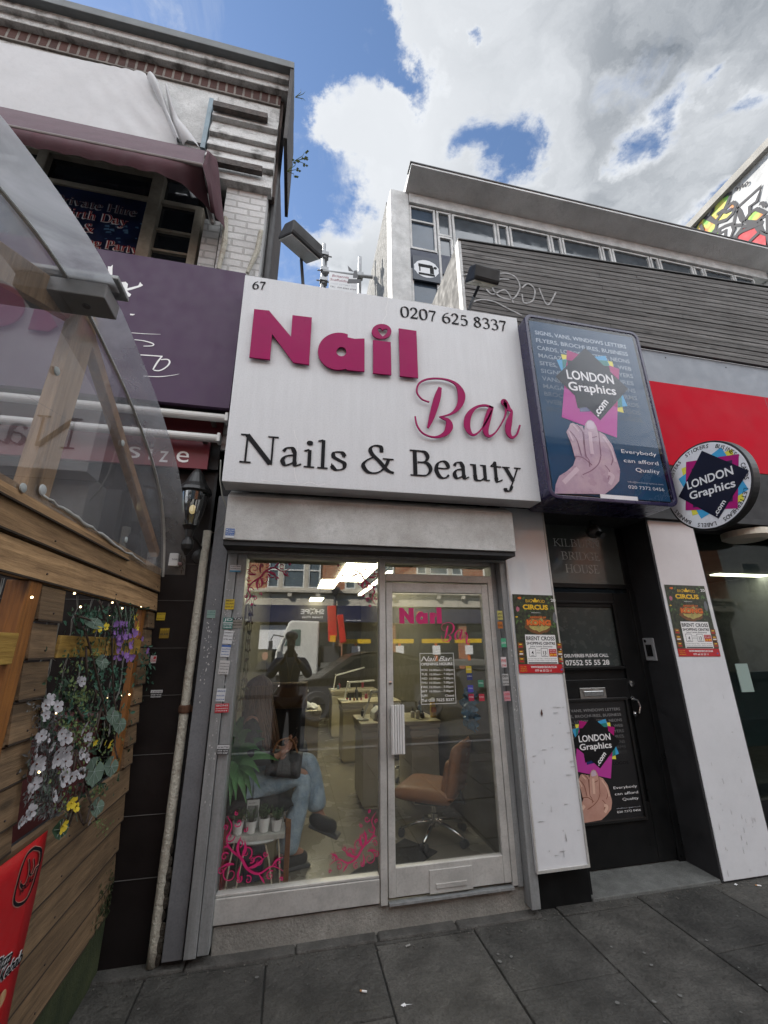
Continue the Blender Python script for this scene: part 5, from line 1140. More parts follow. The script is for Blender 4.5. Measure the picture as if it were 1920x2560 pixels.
mb.grid(val, len(Ccur)-1, 6); mb.build('valance', maroon, aw, smooth=True)
mb = MB(); e0 = [A1, PY(*q1(1150, 850), -.3), B1]; e1 = [PY(*q1(1180, 870), -.10), PY(*q1(1210, 1020), -.08), PY(*q1(1225, 1252), -.06)]
V = [A1, PY(*q1(1130, 830), -.42), B1, PY(*q1(1130, 1000), -.46), PY(*q1(1150, 1160), -.20)]; W2 = [PY(*q1(1165, 865), -.10), PY(*q1(1185, 880), -.12), PY(*q1(1195, 960), -.16), PY(*q1(1208, 1100), -.12), PY(*q1(1226, 1255), -.10)]
def endf(u, v):
    k = u*4; i = min(int(k), 3); f = k-i; a = V[i].lerp(V[i+1], f); b = W2[i].lerp(W2[i+1], f); return a.lerp(b, v)+Vector((.01*sin(v*9), -.03*sin(v*pi), 0))
mb.grid(endf, 16, 6); mb.build('canvas_end', maroon, aw, smooth=True)
mb = MB(); mb.tube([B0+Vector((0, -.0, 0)), B1], .014, 8); mb.tube([PY(*q1(1120, 1060), -.1), PY(*q1(1160, 1220), -.16)], .014, 8); mb.build('frame_rail', mat('awning_rail', (.25, .22, .21), .5), aw)
MB().bar(PY(*q1(1125, 1065), -.06), PY(*q1(1160, 1215), -.06), .05, .03, (0, 1, 0)).build('bracket_arm', tubew, aw)
# purple sign
ps = thing('purple_sign', 'long plain purple sign board with a white dancer silhouette and white swashes', 'sign', (-1.5, -.25, 3.2))
PYP = -.25
zt2, zb2 = PY(613, 683, PYP).z, PY(573, 1021, PYP).z
B(XL, -.533, PYP, PYP+.04, zb2, zt2).build('panel', purple, ps)
B(XL, -.54, PYP+.045, .0, zb2+.05, zt2-.05).build('backing', darkvoid, ps)
pf = Fr((0, PYP-.0015, 0), (1, 0, 0), (0, 0, 1), (0, -1, 0))
def p3(x, y): p = PY(*q3(x, y), PYP-.0015); return (p.x, p.z)
mb = MB(); mb.poly([pf.p(*p3(*a)) for a in [(715, 370), (722, 330), (722, 283), (740, 285), (755, 272), (752, 300), (752, 340), (765, 372), (785, 382), (790, 400), (765, 435), (735, 430), (640, 480), (600, 470)]])
mb.poly([pf.p(*p3(*a), .0003) for a in [(765, 436), (785, 405), (805, 390), (840, 386), (856, 402), (852, 430), (925, 412), (938, 388), (944, 398), (958, 410), (940, 420), (880, 440), (850, 446), (862, 460), (878, 470), (868, 488), (780, 470)]])
mb.poly([pf.p(*p3(*a), .0004) for a in [(870, 600), (905, 603), (890, 612), (870, 610)]])
mb.build('dancer_silhouette', wht, ps)
mb = MB()
for pts, w_ in (([(880, 728, 5), (980, 735, 5), (1075, 738, 1)], 0), ([(900, 775, 6), (960, 782, 8), (1022, 800, 10), (1020, 815, 8), (960, 818, 6)], 0), ([(940, 876, 9), (1010, 880, 9), (1088, 886, 10)], 0), ([(1085, 884, 10), (1050, 930, 12), (1024, 975, 10)], 0), ([(1075, 908, 8), (1120, 906, 10), (1135, 925, 12), (1115, 955, 10), (1070, 980, 10), (1028, 978, 8)], 0), ([(960, 1018, 4), (1060, 1022, 7), (1140, 1015, 5), (1200, 1004, 1)], 0)):
    q = []
    for a in pts: A = p3(a[0], a[1]); B2 = p3(a[0]+a[2], a[1]); q.append((A[0], A[1], max(.002, B2[0]-A[0])))
    stroke(mb, pf, q, d=.0006*(1+len(mb.v) % 4))
mb.build('swash_lettering', wht, ps)
# tube lights and red boards beneath
def tube_light(a, b, r, y, label):
    p, q = PY(*q3(*a), y), PY(*q3(*b), y); q.z = p.z = (p.z+q.z)/2; t = thing('tube_light', label, 'light', (q.x, y, q.z), 'white tube fittings under the purple sign')
    MB().tube([(p.x-3, y, p.z), (q.x, y, q.z)], r, 14).build('tube', tubew, t, smooth=False)
    B(q.x-.01, q.x+.012, y-r-.004, y+r+.004, q.z-r-.004, q.z+r+.004).build('end_cap', tubew, t, bevel=.004)
    B(q.x-.12, q.x-.09, y+r, -.0, q.z-.012, q.z+.012).build('bracket', bm_, t)
    return t
tube_light((1130, 1262), (1518, 1305), .030, -.20, 'upper white tube fitting directly under the purple sign')
tube_light((1180, 1408), (1465, 1442), .030, -.16, 'lower white tube fitting across the dark red sign board')
rb = thing('red_sign', 'dark red sign board with white spaced lower case lettering under the tube fittings', 'sign', (-1, -.06, 2.8))
RY = -.08
z_a, z_b = zy(*q3(1480, 1390), RY), zy(*q3(1380, 1640), RY)
B(XL, PY(*q3(1395, 1560), RY).x, RY, RY+.03, z_b, z_a-.03).build('board', mat('crimson_board', (.16, .010, .022), .45), rb)
B(XL, PY(*q3(1490, 1350), RY).x, RY+.01, RY+.04, z_a-.025, zy(*q3(1490, 1330), RY)+.1).build('upper_board', redD, rb)
B(XL, -.60, RY+.045, .02, z_b+.02, 3.4).build('backing', darkvoid, rb)
for ch, x, y in (('s', 850, 1560), ('i', 990, 1575), ('z', 1062, 1590), ('e', 1175, 1590)):
    p, r, t_ = PY(*q3(x, y), RY), PY(*q3(x+(85 if ch in 'se' else 58), y), RY), PY(*q3(x, y-92), RY)
    text(ch, (t_.z-p.z)*1.28, Fr((p.x, RY-.0015, p.z), (1, 0, 0), (0, 0, 1), (0, -1, 0)), wht, rb, bold=.0, width=None if ch == 'i' else (r.x-p.x))
# tiled wall and pipe
B(XL, -.565, .005, .3, 0, 3.0).build('tiled_wall', tile, lb_)
mb = MB()
for px, py in ((470, 1410), (470, 1502), (440, 1620), (420, 1738), (400, 1885), (395, 2035), (370, 2195)): z = zy(px, py, .003); mb.box(XL, -.57, .001, .006, z-.0015, z+.0015)
mb.build('tile_joint', mat('tile_joint_dust', (.10, .095, .09), .9), lb_)
t = MB(); rr_ = random.Random(8)
pts = [(-.615+rr_.uniform(-.0012, .0012), -.03, .02+i*.1) for i in range(24)]; pts[-1] = (-.615, -.03, 2.37)
t.tube(pts, [.027+rr_.uniform(-.0006, .0006) for _ in pts], 12); dp = t.build('drainpipe', pipem, None, smooth=True); tag(dp, 'peeling off white drainpipe running down between the black tiles and the grey pilaster', 'pipe')
mb = MB(); p = PY(370+68*.0+95, 1777, -.05); mb.lathe((-.615, -.03, 1.22), [(.033, 0), (.036, .01), (.036, .035), (.032, .045)], 12); mb.box(-.60, -.565, -.03, .0, 1.225, 1.255); mb.build('pipe_clamp', mat('rusty_iron', (.09, .04, .02), .9, ds=20), dp)
mb = MB(); 
for i in range(9): z = .05+i*.06; mb.ball((-.588+rr_.uniform(-.008, .006), -.035, z), rr_.uniform(.015, .028), 5, (1, .6, 1.6))
mb.build('crumbling_mortar', mat('crumbled_mortar', (.13, .115, .09), .95, ds=30, col2=(.03, .025, .02), bump=1), dp)
# lantern
ln = thing('wall_lantern', 'black victorian style wall lantern with ribbed glass above the white junction box', 'lantern', (-.68, -.12, 2.2))
LY = -.13
c_ = PY(*qe(600, 130), LY); f_ = PY(*qe(425, 720), LY); ax = (c_.x+f_.x)/2
lx, ztop, zbot = c_.x-.02, c_.z, PY(*qe(560, 560), LY).z
blk = flat('lantern_black', (.010, .010, .010), .4)
MB().lathe((lx, LY, 0), [(.02, ztop+.16), (.04, ztop+.13), (.075, ztop+.05), (.105, ztop+.012), (.11, ztop-.01), (.10, ztop-.02)], 20).build('hood', blk, ln)
MB().lathe((lx, LY, 0), [(.088, ztop-.022), (.082, ztop-.08), (.066, ztop-.16), (.045, zbot+.03)], 24).build('glass', glass('lantern_glass', (.35, .35, .34), .12), ln)
mb = MB()
for k in range(6):
    a = k*pi/3; mb.tube([(lx+cos(a)*.09, LY+sin(a)*.09, ztop-.02), (lx+cos(a)*.068, LY+sin(a)*.068, ztop-.16), (lx+cos(a)*.046, LY+sin(a)*.046, zbot+.03)], .004, 5)
mb.build('rib', blk, ln)
MB().ball((lx, LY, ztop-.13), .022, 8, (1, 1, 1.5)).build('bulb', flat('lit_bulb', (1, .8, .4), .4, emit=.5), ln, smooth=True)
MB().lathe((lx, LY, zbot), [(.05, .03), (.03, .0), (.022, -.05), (.034, -.07), (.04, -.10), (.034, -.13), (.018, -.15), (.008, -.17)], 16).build('finial', blk, ln)
mb = MB(); mb.tube([(lx, LY, zbot-.01), (lx+.04, LY+.03, zbot-.05), (lx+.07, LY+.09, zbot-.10), (lx+.06, .0, zbot-.16)], .010, 8); mb.lathe((lx+.06, .004, zbot-.15), [(.055, 0), (.05, .012), (.02, .02)], 14, (0, -1, 0)); mb.build('bracket', blk, ln)
jb = PY(*qe(262, 950), -.05); jt = PY(*qe(388, 808), -.05)
t = thing('junction_box', 'small white plastic junction box on the black tiles beside the timber booth', 'box', (jt.x, 0, jb.z))
B(jb.x, jt.x, -.05, .004, jb.z, jt.z).build('case', tubew, t, bevel=.006); MB().lathe((jt.x-.0, -.03, jb.z+.02), [(.012, 0), (.010, .02)], 10, (1, 0, 0)).build('gland', mat('pinkish_gland', (.3, .2, .2), .6), t)
text('5080BJ', .012, Fr((jb.x+.02, -.0515, (jb.z+jt.z)/2-.005), (1, 0, 0), (0, 0, 1), (0, -1, 0)), inkdull, t, width=.06)
# ---------------------------------------------------------------- stickers
sgr = 'tradesmen stickers on the shop front'
def sticker(q, a, b, y, col, band, lines, label, ang=0, onx=None):
    if onx is None: p, r = PY(*q(*a), y), PY(*q(*b), y); f = Fr((p.x, y-.0012, r.z), (1, 0, 0), (0, 0, 1), (0, -1, 0)); wd, ht = r.x-p.x, p.z-r.z
    f = f.rot(ang); t = thing('sticker', label, 'sticker', f.p(wd/2, 0), sgr)
    def mm(c): n = 'sticker_%02x%02x%02x' % tuple(int(v*255) for v in c); return bpy.data.materials[n] if n in bpy.data.materials else mat(n, c, .5, dirt=.15, ds=40)
    mb = MB(); mb.prism([f.p(0, 0), f.p(wd, 0), f.p(wd, ht), f.p(0, ht)], f.n*.0008); mb.build('backing', mm(col), t)
    if band: mb = MB(); mb.poly([f.p(0, ht*band[1], .0011), f.p(wd, ht*band[1], .0011), f.p(wd, ht*band[2], .0011), f.p(0, ht*band[2], .0011)]); mb.build('band', mm(band[0]), t)
    for s, v, h_, c in lines: text(s, h_*ht, Fr(f.p(wd*.06, ht*v, .0015), f.r, f.u, f.n), mm(c), t, width=wd*.88, bold=.02)
    return t
K_, WH, BL_, YE, RE, GR = (.02, .02, .02), (.55, .56, .57), (.03, .10, .30), (.50, .36, .02), (.45, .02, .03), (.03, .16, .13)
sticker(qe, (908, 535), (995, 640), -.305, BL_, (WH, 0, .22), [('Regal', .78, .12, WH), ('Shutters', .55, .14, WH), ('Repair Service', .35, .1, WH)], 'blue and white sticker at the lower left corner of the shutter housing')
sticker(qe, (955, 940), (1068, 1018), -.102, WH, (((.05, .25, .42)), 0, .22), [('SHUTTERS', .75, .14, K_), ('SHOPFRONTS', .4, .12, K_)], 'white sticker with a blue foot high on the left shutter rail')
sticker(qe, (905, 1318), (993, 1432), -.102, YE, None, [('BEST', .78, .16, K_), ('GLASS', .5, .14, K_), ('0208 201', .2, .12, K_)], 'yellow sticker on the left shutter rail above the green one')
sticker(qe, (882, 1522), (975, 1648), -.102, GR, (WH, .5, .58), [('JD', .72, .22, WH), ('SHUTTERS', .3, .14, WH), ('24HR', .08, .14, WH)], 'dark green sticker with two large letters on the left shutter rail')
sticker(qe, (988, 1522), (1080, 1640), -.087, (.22, .20, .17), (K_, .78, 1), [('TAJ', .82, .13, WH), ('GLASS', .5, .12, K_), ('REPAIRS', .25, .12, K_)], 'brownish sticker right of the dark green sticker')
sticker(qe, (702, 1440), (785, 1528), -.077, (.20, .30, .27), None, [('ALUMINIUM', .7, .12, GR), ('DOORS', .4, .12, GR)], 'pale green sticker alone on the grey pilaster')
sticker(qe, (880, 1662), (970, 1808), -.102, WH, None, [('LOCKSMITH', .8, .08, K_), ('KEYS CUT', .55, .08, K_), ('0790 445', .3, .08, K_)], 'torn white sticker just below the dark green sticker', -4)
sticker(qe, (855, 1822), (942, 1952), -.102, WH, ((.05, .12, .35), .82, 1), [('GLAZING', .6, .12, BL_), ('EMERGENCY', .4, .1, BL_), ('24 HOURS', .15, .1, BL_)], 'white sticker with blue print on the left shutter rail', -4)
sticker(qe, (835, 1995), (930, 2145), -.102, (.48, .47, .46), None, [('SHOPFITTERS', .75, .06, K_), ('FRONTS', .55, .06, K_), ('GRILLES', .35, .06, K_), ('CALL', .1, .08, K_)], 'large faded white sticker on the left shutter rail', -3)
sticker(qd, (560, 65), (618, 162), -.102, WH, None, [('GRACE', .75, .12, BL_), ('ROLLER', .4, .1, BL_), ('0774', .1, .1, BL_)], 'small upright white sticker just above the red sticker', -2)
sticker(qd, (550, 183), (648, 248), -.102, RE, None, [('SIGNS', .7, .2, WH), ('BANNERS', .4, .12, WH), ('PRINT', .15, .12, WH)], 'red sticker halfway down the left shutter rail')
sticker(qd, (563, 495), (648, 565), -.102, K_, (WH, .55, .95), [('JAI SHUTTERS', .62, .2, K_), ('07538 147145', .3, .16, WH), ('02034 42387', .06, .16, WH)], 'black and white sticker low on the left shutter rail', -3)
sticker(qe, (148, 1468), (228, 1552), .001, YE, None, [('LIGHTS', .75, .14, K_), ('CALL', .2, .12, K_)], 'bright yellow sticker on the black tiles beside the booth')
sticker(qe, (183, 1638), (270, 1750), .001, (.22, .14, .01), None, [('BEST', .78, .14, YE), ('GLASS', .3, .2, K_)], 'dull gold sticker on the black tiles under the yellow one')
sticker(qe, (78, 1942), (130, 2025), .001, (.5, .45, .45), None, [('J', .6, .3, RE), ('CABS', .2, .2, RE)], 'tiny pale sticker with red print on the black tiles')
sticker(qd, (55, 75), (136, 135), .001, K_, (WH, .6, .95), [('JAI SHUTTERS', .65, .2, K_), ('07538 147145', .3, .16, WH), ('02034 42387', .06, .16, WH)], 'black and white sticker low on the black tiles')
sticker(q9, (5, 700), (42, 755), -.102, (.42, .38, .10), None, [('JAG', .6, .2, K_), ('KEYS', .2, .2, K_)], 'olive yellow sticker at the top of the right shutter rail')
sticker(q9, (8, 766), (42, 808), -.102, (.40, .12, .01), None, [('GLASS', .3, .3, K_)], 'orange sticker under the olive one on the right shutter rail')
sticker(q9, (28, 868), (64, 922), -.102, (.05, .30, .16), None, [('SHUTTER', .4, .2, WH)], 'green sticker on the right shutter rail')
sticker(q9, (28, 982), (66, 1045), -.102, (.55, .50, .50), None, [('FIVE', .5, .3, RE), ('STAR', .1, .2, RE)], 'white and red sticker on the right shutter rail')
sticker(q9, (36, 1085), (80, 1155), -.102, (.35, .35, .34), None, [('DEV', .7, .2, K_), ('DOORS', .4, .12, K_), ('0778', .1, .12, K_)], 'grey sticker with dark heading on the right shutter rail')
sticker(q9, (46, 1192), (90, 1250), -.102, (.42, .22, .25), None, [('LOCKS', .6, .2, RE), ('CALL', .2, .2, RE)], 'pink sticker lowest on the right shutter rail', 2)
# paste residue smears
mb = MB(); r_ = random.Random(2)
for (cx, cz, wx, wz, n, y) in ((-.515, 1.6, .03, .28, 60, -.0762), (-.42, 1.86, .02, .1, 40, -.1012), (-.36, 1.7, .02, .22, 30, -.0862), (-.42, 1.05, .02, .3, 24, -.1012), (1.57, 1.3, .02, .4, 30, -.1012)):
    for i in range(n):
        x, z = cx+r_.gauss(0, wx*.5), cz+r_.gauss(0, wz*.5); s = r_.uniform(.001, .006); k = 6
        mb.poly([(x+cos(2*pi*j/k)*s*r_.uniform(.3, 1), y-.0003-i*2e-6, z+sin(2*pi*j/k)*s*1.8*r_.uniform(.3, 1)) for j in range(k)])
mb.build('paste_residue', flat('paste_white', (.45, .45, .44), .9), shop)
# tufts of weed on the left parapet
wd = MB(); r_ = random.Random(6)
for (px, py) in ((742, 225), (741, 384), (722, 410)):
    p0 = PY(px-4, py+18, .1)
    for i in range(4):
        q = p0+Vector((r_.uniform(.03, .13), r_.uniform(-.05, .05), r_.uniform(-.05, .14))); wd.tube([p0, (p0+q)/2+Vector((.03, 0, .02)), q], [.004, .003, .001], 5)
        for k in range(3 if py > 300 else 0): c_ = q+Vector((r_.uniform(-.02, .02), 0, r_.uniform(-.02, .02))); wd.poly([c_, c_+Vector((.016, .01, .004)), c_+Vector((.03, 0, .018)), c_+Vector((.008, -.01, .014))])
wdo = wd.build('weeds', mat('weed_green', (.12, .16, .05), .8), None); tag(wdo, 'thin wild weeds sprouting from the corner of the left parapet', 'weeds', kind='stuff')
# ================================================================ timber dining booth on the pavement
BX = -.866
bt = thing('timber_booth', 'timber clad outdoor dining booth with a curved clear plastic roof and open sides', 'booth', (BX, -1.5, 0))
YF, YN = -.004, -3.4
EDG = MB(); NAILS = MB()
def lap(y0, y1, z0, z1, k=.1425, mb=None, face=BX, th=.022):
    """feather-edge boards lapping downwards"""
    mb = mb or MB(); z = z1; i = 0; global EDG, NAILS
    while z > z0+.01:
        zb = max(z0, z-k); j = random.uniform(-.002, .002); a0 = y0+random.uniform(-.004, .004); a1 = y1+random.uniform(-.004, .0)
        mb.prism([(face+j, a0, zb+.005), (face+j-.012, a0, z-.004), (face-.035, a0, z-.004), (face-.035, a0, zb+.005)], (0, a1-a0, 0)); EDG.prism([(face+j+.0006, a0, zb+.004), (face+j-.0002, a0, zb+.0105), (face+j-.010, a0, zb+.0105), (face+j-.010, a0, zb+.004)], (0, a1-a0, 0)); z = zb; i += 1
        for yy in (y1-.07, y1-.68, y1-1.31, y1-1.9):
            if yy > y0+.03 and k > .1: NAILS.lathe((face+j-.003, yy+random.uniform(-.01, .01), zb+.035), [(.0035, 0), (.003, .0036)], 8, (1, 0, 0))
    return mb
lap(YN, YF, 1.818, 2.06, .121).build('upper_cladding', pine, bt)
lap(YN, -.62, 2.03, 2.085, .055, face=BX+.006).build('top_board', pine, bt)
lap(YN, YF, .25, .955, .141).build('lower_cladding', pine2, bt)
B(BX-.05, BX-.036, YN, YF, .25, .95).build('cladding_backing', darkvoid, bt); B(BX-.05, BX-.036, YN, YF, 1.822, 2.05).build('cladding_backing', darkvoid, bt)
B(BX-.05, BX-.012, YN, YF, .0, .25).build('mossy_skirting', moss, bt)
mb = MB(); r_ = random.Random(41)
for i in range(160):   # moss creeping up the end of the lowest boards
    z = .26+abs(r_.gauss(0, .10)); y = -.01-abs(r_.gauss(0, .10)); s_ = r_.uniform(.004, .013)
    mb.poly([(BX+.0012, y+s_*cos(a*pi/3)*r_.uniform(.5, 1.3), z+s_*.8*sin(a*pi/3)*r_.uniform(.5, 1.3)) for a in range(6)])
mb.build('moss_patch', mat('moss_green', (.05, .07, .02), .95, dirt=.6, ds=40), bt)
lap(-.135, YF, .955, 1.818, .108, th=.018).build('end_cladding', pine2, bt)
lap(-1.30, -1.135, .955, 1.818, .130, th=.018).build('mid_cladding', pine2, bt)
B(BX-.055, BX-.022, -.205, -.14, .955, 1.82).build('post', pineV, bt, bevel=.003)
B(BX-.075, BX-.010, -1.39, -1.305, .955, 1.82).build('post', pineV, bt, bevel=.003)
B(BX-.075, BX-.010, -2.6, -2.5, .955, 1.82).build('post', pineV, bt, bevel=.003)
B(BX-.030, BX+.004, -1.56, -1.392, 1.553, 1.648).build('rail', pineR, bt, bevel=.003)
B(BX-.012, BX+.002, -1.125, -.7, 1.565, 1.648).build('rail', pineR, bt, bevel=.003)
B(BX-.012, BX+.002, -.66, -.21, 1.565, 1.648).build('rail', pineR, bt, bevel=.003)
B(BX-.06, BX-.02, YN, YF, 1.83, 1.90).build('head_beam', pineL, bt)
B(-2.9, BX-.06, YN, YF, .02, .10).build('booth_floor', mat('booth_deck', (.06, .045, .035), .8), bt)
B(-3.0, -2.9, YN, YF, 0, 2.0).build('far_cladding', pine, bt)
EDG.build('lap_shade_edge', mat('shaded_weathered_edge', (.035, .022, .013), .9), bt); NAILS.build('nail_heads', mat('rusty_nail', (.05, .035, .03), .7), bt)  # weathered edge strips, dark to paint in the shade line under each lap
# curved roof: profile (y, z)
prof = cr([(.02, 2.02), (-.03, 2.16), (-.12, 2.33), (-.285, 2.50), (-.55, 2.65), (-.95, 2.775), (-1.33, 2.845), (-1.60, 2.868), (-1.90, 2.835), (-2.3, 2.71), (-2.75, 2.46), (-3.05, 2.2), (-3.15, 2.05)], 5)
def sheet(i0, i1, x0, x1, m, name, parent=bt, dz=0):
    mb = MB(); P_ = prof[i0:i1+1]; n = len(P_)
    mb.add([(x, y, z+dz) for x in (x0, x1) for y, z in P_], [(i, i+1, n+i+1, n+i) for i in range(n-1)]); return mb.build(name, m, parent, smooth=True)
kp = 35   # index of the ridge
sheet(0, kp, -3.0, BX-.0, polyr, 'roof_sheet'); sheet(kp, len(prof)-1, -3.0, BX-.0, polyr, 'roof_sheet')
sheet(0, kp, BX+.001, BX+.135, frost, 'roof_overhang'); sheet(kp, len(prof)-1, BX+.001, BX+.16, frostD, 'roof_overhang')
mb = MB()
for i in range(len(prof)-1):
    (y0, z0), (y1, z1) = prof[i], prof[i+1]; mb.bar((BX+.002, y0, z0), (BX+.002, y1, z1), .012, .010, (0, 0, 1))
mb.build('edge_strip', mat('clear_edge', (.5, .5, .47), .4), bt)
(yk, zk) = prof[kp]
B(-3.0, BX+.17, yk-.055, yk+.055, zk+.012, zk+.03).build('ridge_capping', aluP, bt, bevel=.004)
B(-3.0, BX+.14, yk-.05, yk+.06, zk-.075, zk-.012).build('ridge_box', mat('grey_box_section', (.19, .19, .185), .5, .1), bt, bevel=.004)
MB().lathe((BX+.06, yk+.005, zk-.0755), [(.014, 0), (.012, .003)], 12, (0, 0, -1)).build('screw_cap', flat('dark_cap_plug', (.05, .05, .05), .5), bt)
# gable: clear panel with timber rafters behind
mb = MB(); mb.poly([(BX-.004, YF, 2.05)]+[(BX-.004, y, z-.006) for y, z in prof]+[(BX-.004, -3.15, 2.05)]); mb.build('gable_panel', polyc, bt)
gx = BX-.035
def gb(a, b, wd, m=pineL, name='rafter', x=None): A, B_ = PX(*a, x or gx), PX(*b, x or gx); MB().bar(A, B_, .045, wd, (1, 0, 0)).build(name, m, bt, bevel=.003)
def gbar(a, b, wd, m, name, x=gx):
    A, B_ = PX(*a, x), PX(*b, x); d = (B_-A).normalized(); s = d.cross(Vector((1, 0, 0))); MB().obox((A+B_)/2, d, s, (1, 0, 0), (B_-A).length/2, wd/2, .022).build(name, m, bt, bevel=.003)
gbar((216, 775), (75, 1240), .135, pineL, 'king_post'); gbar((225, 800), (-160, 560), .11, pineL, 'rafter', gx-.03)
gbar((205, 800), (388, 1385), .052, mat('orange_batten', (.42, .24, .12), .7, dirt=.4, ds=12), 'gable_strut')
B(BX-.055, BX-.012, YN, YF, 2.035, 2.10).build('top_plate', pineL, bt)
for (x, y) in ((105, 1225),): 
    p = PX(x, y, BX); MB().lathe((BX+.001, p.y, p.z), [(.02, 0), (.018, .004), (.007, .007)], 16, (1, 0, 0)).build('sheet_washer', flat('clear_washer', (.4, .42, .42), .3), bt)
for (x, y) in (qc(415, 200), qc(165, 1065), qc(930, 1450), qc(905, 735)):
    p = PX(x, y, BX); MB().lathe((BX+.001, p.y, p.z), [(.016, 0), (.015, .004), (.006, .007)], 16, (1, 0, 0)).build('sheet_washer', mat('washer_plastic', (.40, .43, .42), .3), bt)
mb = MB(); r_ = random.Random(3); prev = None   # bead of torn silicone along the sill
pts = [PX(*qc(320+k*36+r_.uniform(-6, 6), 1120+k*24.5+r_.uniform(-10, 10)), BX+.003) for k in range(22)]
mb.tube(pts, [r_.uniform(.002, .008) for _ in pts], 6); mb.build('silicone_bead', mat('silicone', (.5, .5, .47), .4), bt, smooth=True)
# things half seen inside the booth
inm = mat('dim_interior', (.02, .02, .022), .8)
ib = thing('booth_table', 'dark dining table with a pale top inside the timber booth', 'table', (-1.9, -1.4, .1))
B(-2.5, -1.3, -2.0, -.5, .74, .78).build('table_top', mat('pale_table', (.25, .26, .27), .5), ib, bevel=.01)
for x in (-2.4, -1.4):
    for y in (-1.9, -.6): B(x-.03, x+.03, y-.03, y+.03, .1, .739).build('leg', inm, ib)
rs_ = thing('red_bench', 'red padded bench against the restaurant wall inside the booth', 'bench', (-1.6, -.2, .1))
B(-2.8, -1.05, -.62, -.12, .42, .52).build('seat', mat('red_vinyl', (.06, .008, .008), .6), rs_, bevel=.02); B(-2.8, -1.05, -.12, -.03, .42, 1.25).build('backrest', bpy.data.materials['red_vinyl'], rs_, bevel=.02); B(-2.8, -1.1, -.55, -.15, .1, .419).build('base', inm, rs_)
for i, (x, y, z, l) in enumerate(((-2.88, -2.0, 1.45, .5), (-2.88, -1.2, 1.2, .7))):
    t = thing('menu_board', ['pale framed menu board at the back of the booth', 'long red edged menu board low at the back of the booth'][i], 'board', (x, y, z), 'menu boards in the booth')
    B(x-.01, x+.01, y-l/2, y+l/2, z-.12, z+.12).build('frame', wht if i == 0 else mat('menu_red', (.35, .02, .03), .5), t); B(x+.011, x+.014, y-l/2+.03, y+l/2-.03, z-.09, z+.09).build('sheet', mat('menu_sheet%d' % i, (.16, .19, .2), .5), t)
# ---------------------------------------------------------------- red banner with a printed badge
bn = thing('red_banner', 'bright red printed banner with a black oval badge pinned low on the timber cladding', 'banner', (BX+.02, -1.4, .3))
bfx = BX+.024
bf = rside(bfx, 0, 0)
def b2(x, y): p = PX(*qb(x, y), bfx); return (p.y, p.z)
def grd(u, v):
    y = -.957-(1.7*u); z = .958-.95*v+.02*u; return Vector((bfx-.003+.004*sin(u*14)+.003*sin(v*9+u*5), y, z))
mb = MB(); mb.grid(grd, 24, 16); mb.build('fabric', mat('banner_red', (.45, .004, .008), .45, dirt=.12), bn, smooth=True, solid=.002)
bf = rside(bfx+.007, 0, 0)
def bstroke(lst, m, d=0, name='badge'):
    mb = MB()
    for pts in lst:
        q = []
        for p in pts: a = b2(p[0], p[1]); c_ = b2(p[0], p[1]+p[2]); q.append((a[0], a[1], abs(c_[1]-a[1])))
        stroke(mb, bf, q, d=d+.0002*(len(mb.v) % 5))
    mb.build(name, m, bn)
oval = [(265, 740), (318, 755), (320, 820), (290, 930), (250, 1060), (200, 1170), (140, 1215), (98, 1200), (100, 1130), (130, 1010), (165, 890), (210, 790), (265, 740)]
wred = flat('pale_outline_print', (.5, .25, .2), .5)
bstroke([[(x, y, 34) for x, y in oval]], wred, 0); bstroke([[(x, y, 24) for x, y in oval]], ink, .0015)
halal = [[(255, 830, 10), (262, 880, 12), (240, 950, 12), (225, 965, 12), (222, 930, 12)], [(215, 830, 8), (222, 880, 12), (215, 960, 12), (190, 1030, 12), (165, 1060, 12), (148, 1040, 10)], [(300, 885, 12), (270, 910, 12), (255, 950, 12), (235, 970, 10)], [(150, 1010, 10), (140, 1050, 12), (155, 1080, 12)]]
bstroke([[(a, b, c+9) for a, b, c in s] for s in halal], wred, .002); bstroke(halal, ink, .0035)
a, b = b2(140, 1140), b2(255, 1000); r = Vector((0, b[0]-a[0], b[1]-a[1])); f = Fr(bf.p(*a, .002), r, Vector((1, 0, 0)).cross(r.normalized()), (1, 0, 0)); text('HALAL', .018, f, ink, bn, width=r.length, bold=.03)
for s, A, B_ in (('Kebab', (-60, 1900), (140, 1700)), ('Pizza', (-90, 1810), (55, 1690))):
    a, b = b2(*A), b2(*B_); r = Vector((0, b[0]-a[0], b[1]-a[1])); f = Fr(bf.p(*a, .002), r, Vector((1, 0, 0)).cross(r.normalized()), (1, 0, 0)); text(s, .034, f, wht, bn, width=r.length*1.04, bold=.07, shear=.3); text(s, .034, f.shift(.001, 0, .002), ink, bn, width=r.length*1.04, bold=.02, shear=.3)
c_ = b2(-10, 2010); mb = MB(); mb.lathe(bf.p(*c_, .001), [(.022, 0), (.02, .001)], 20, (1, 0, 0)); mb.build('food_print', mat('food_print', (.5, .36, .2), .5, ds=40, col2=(.35, .15, .06)), bn)
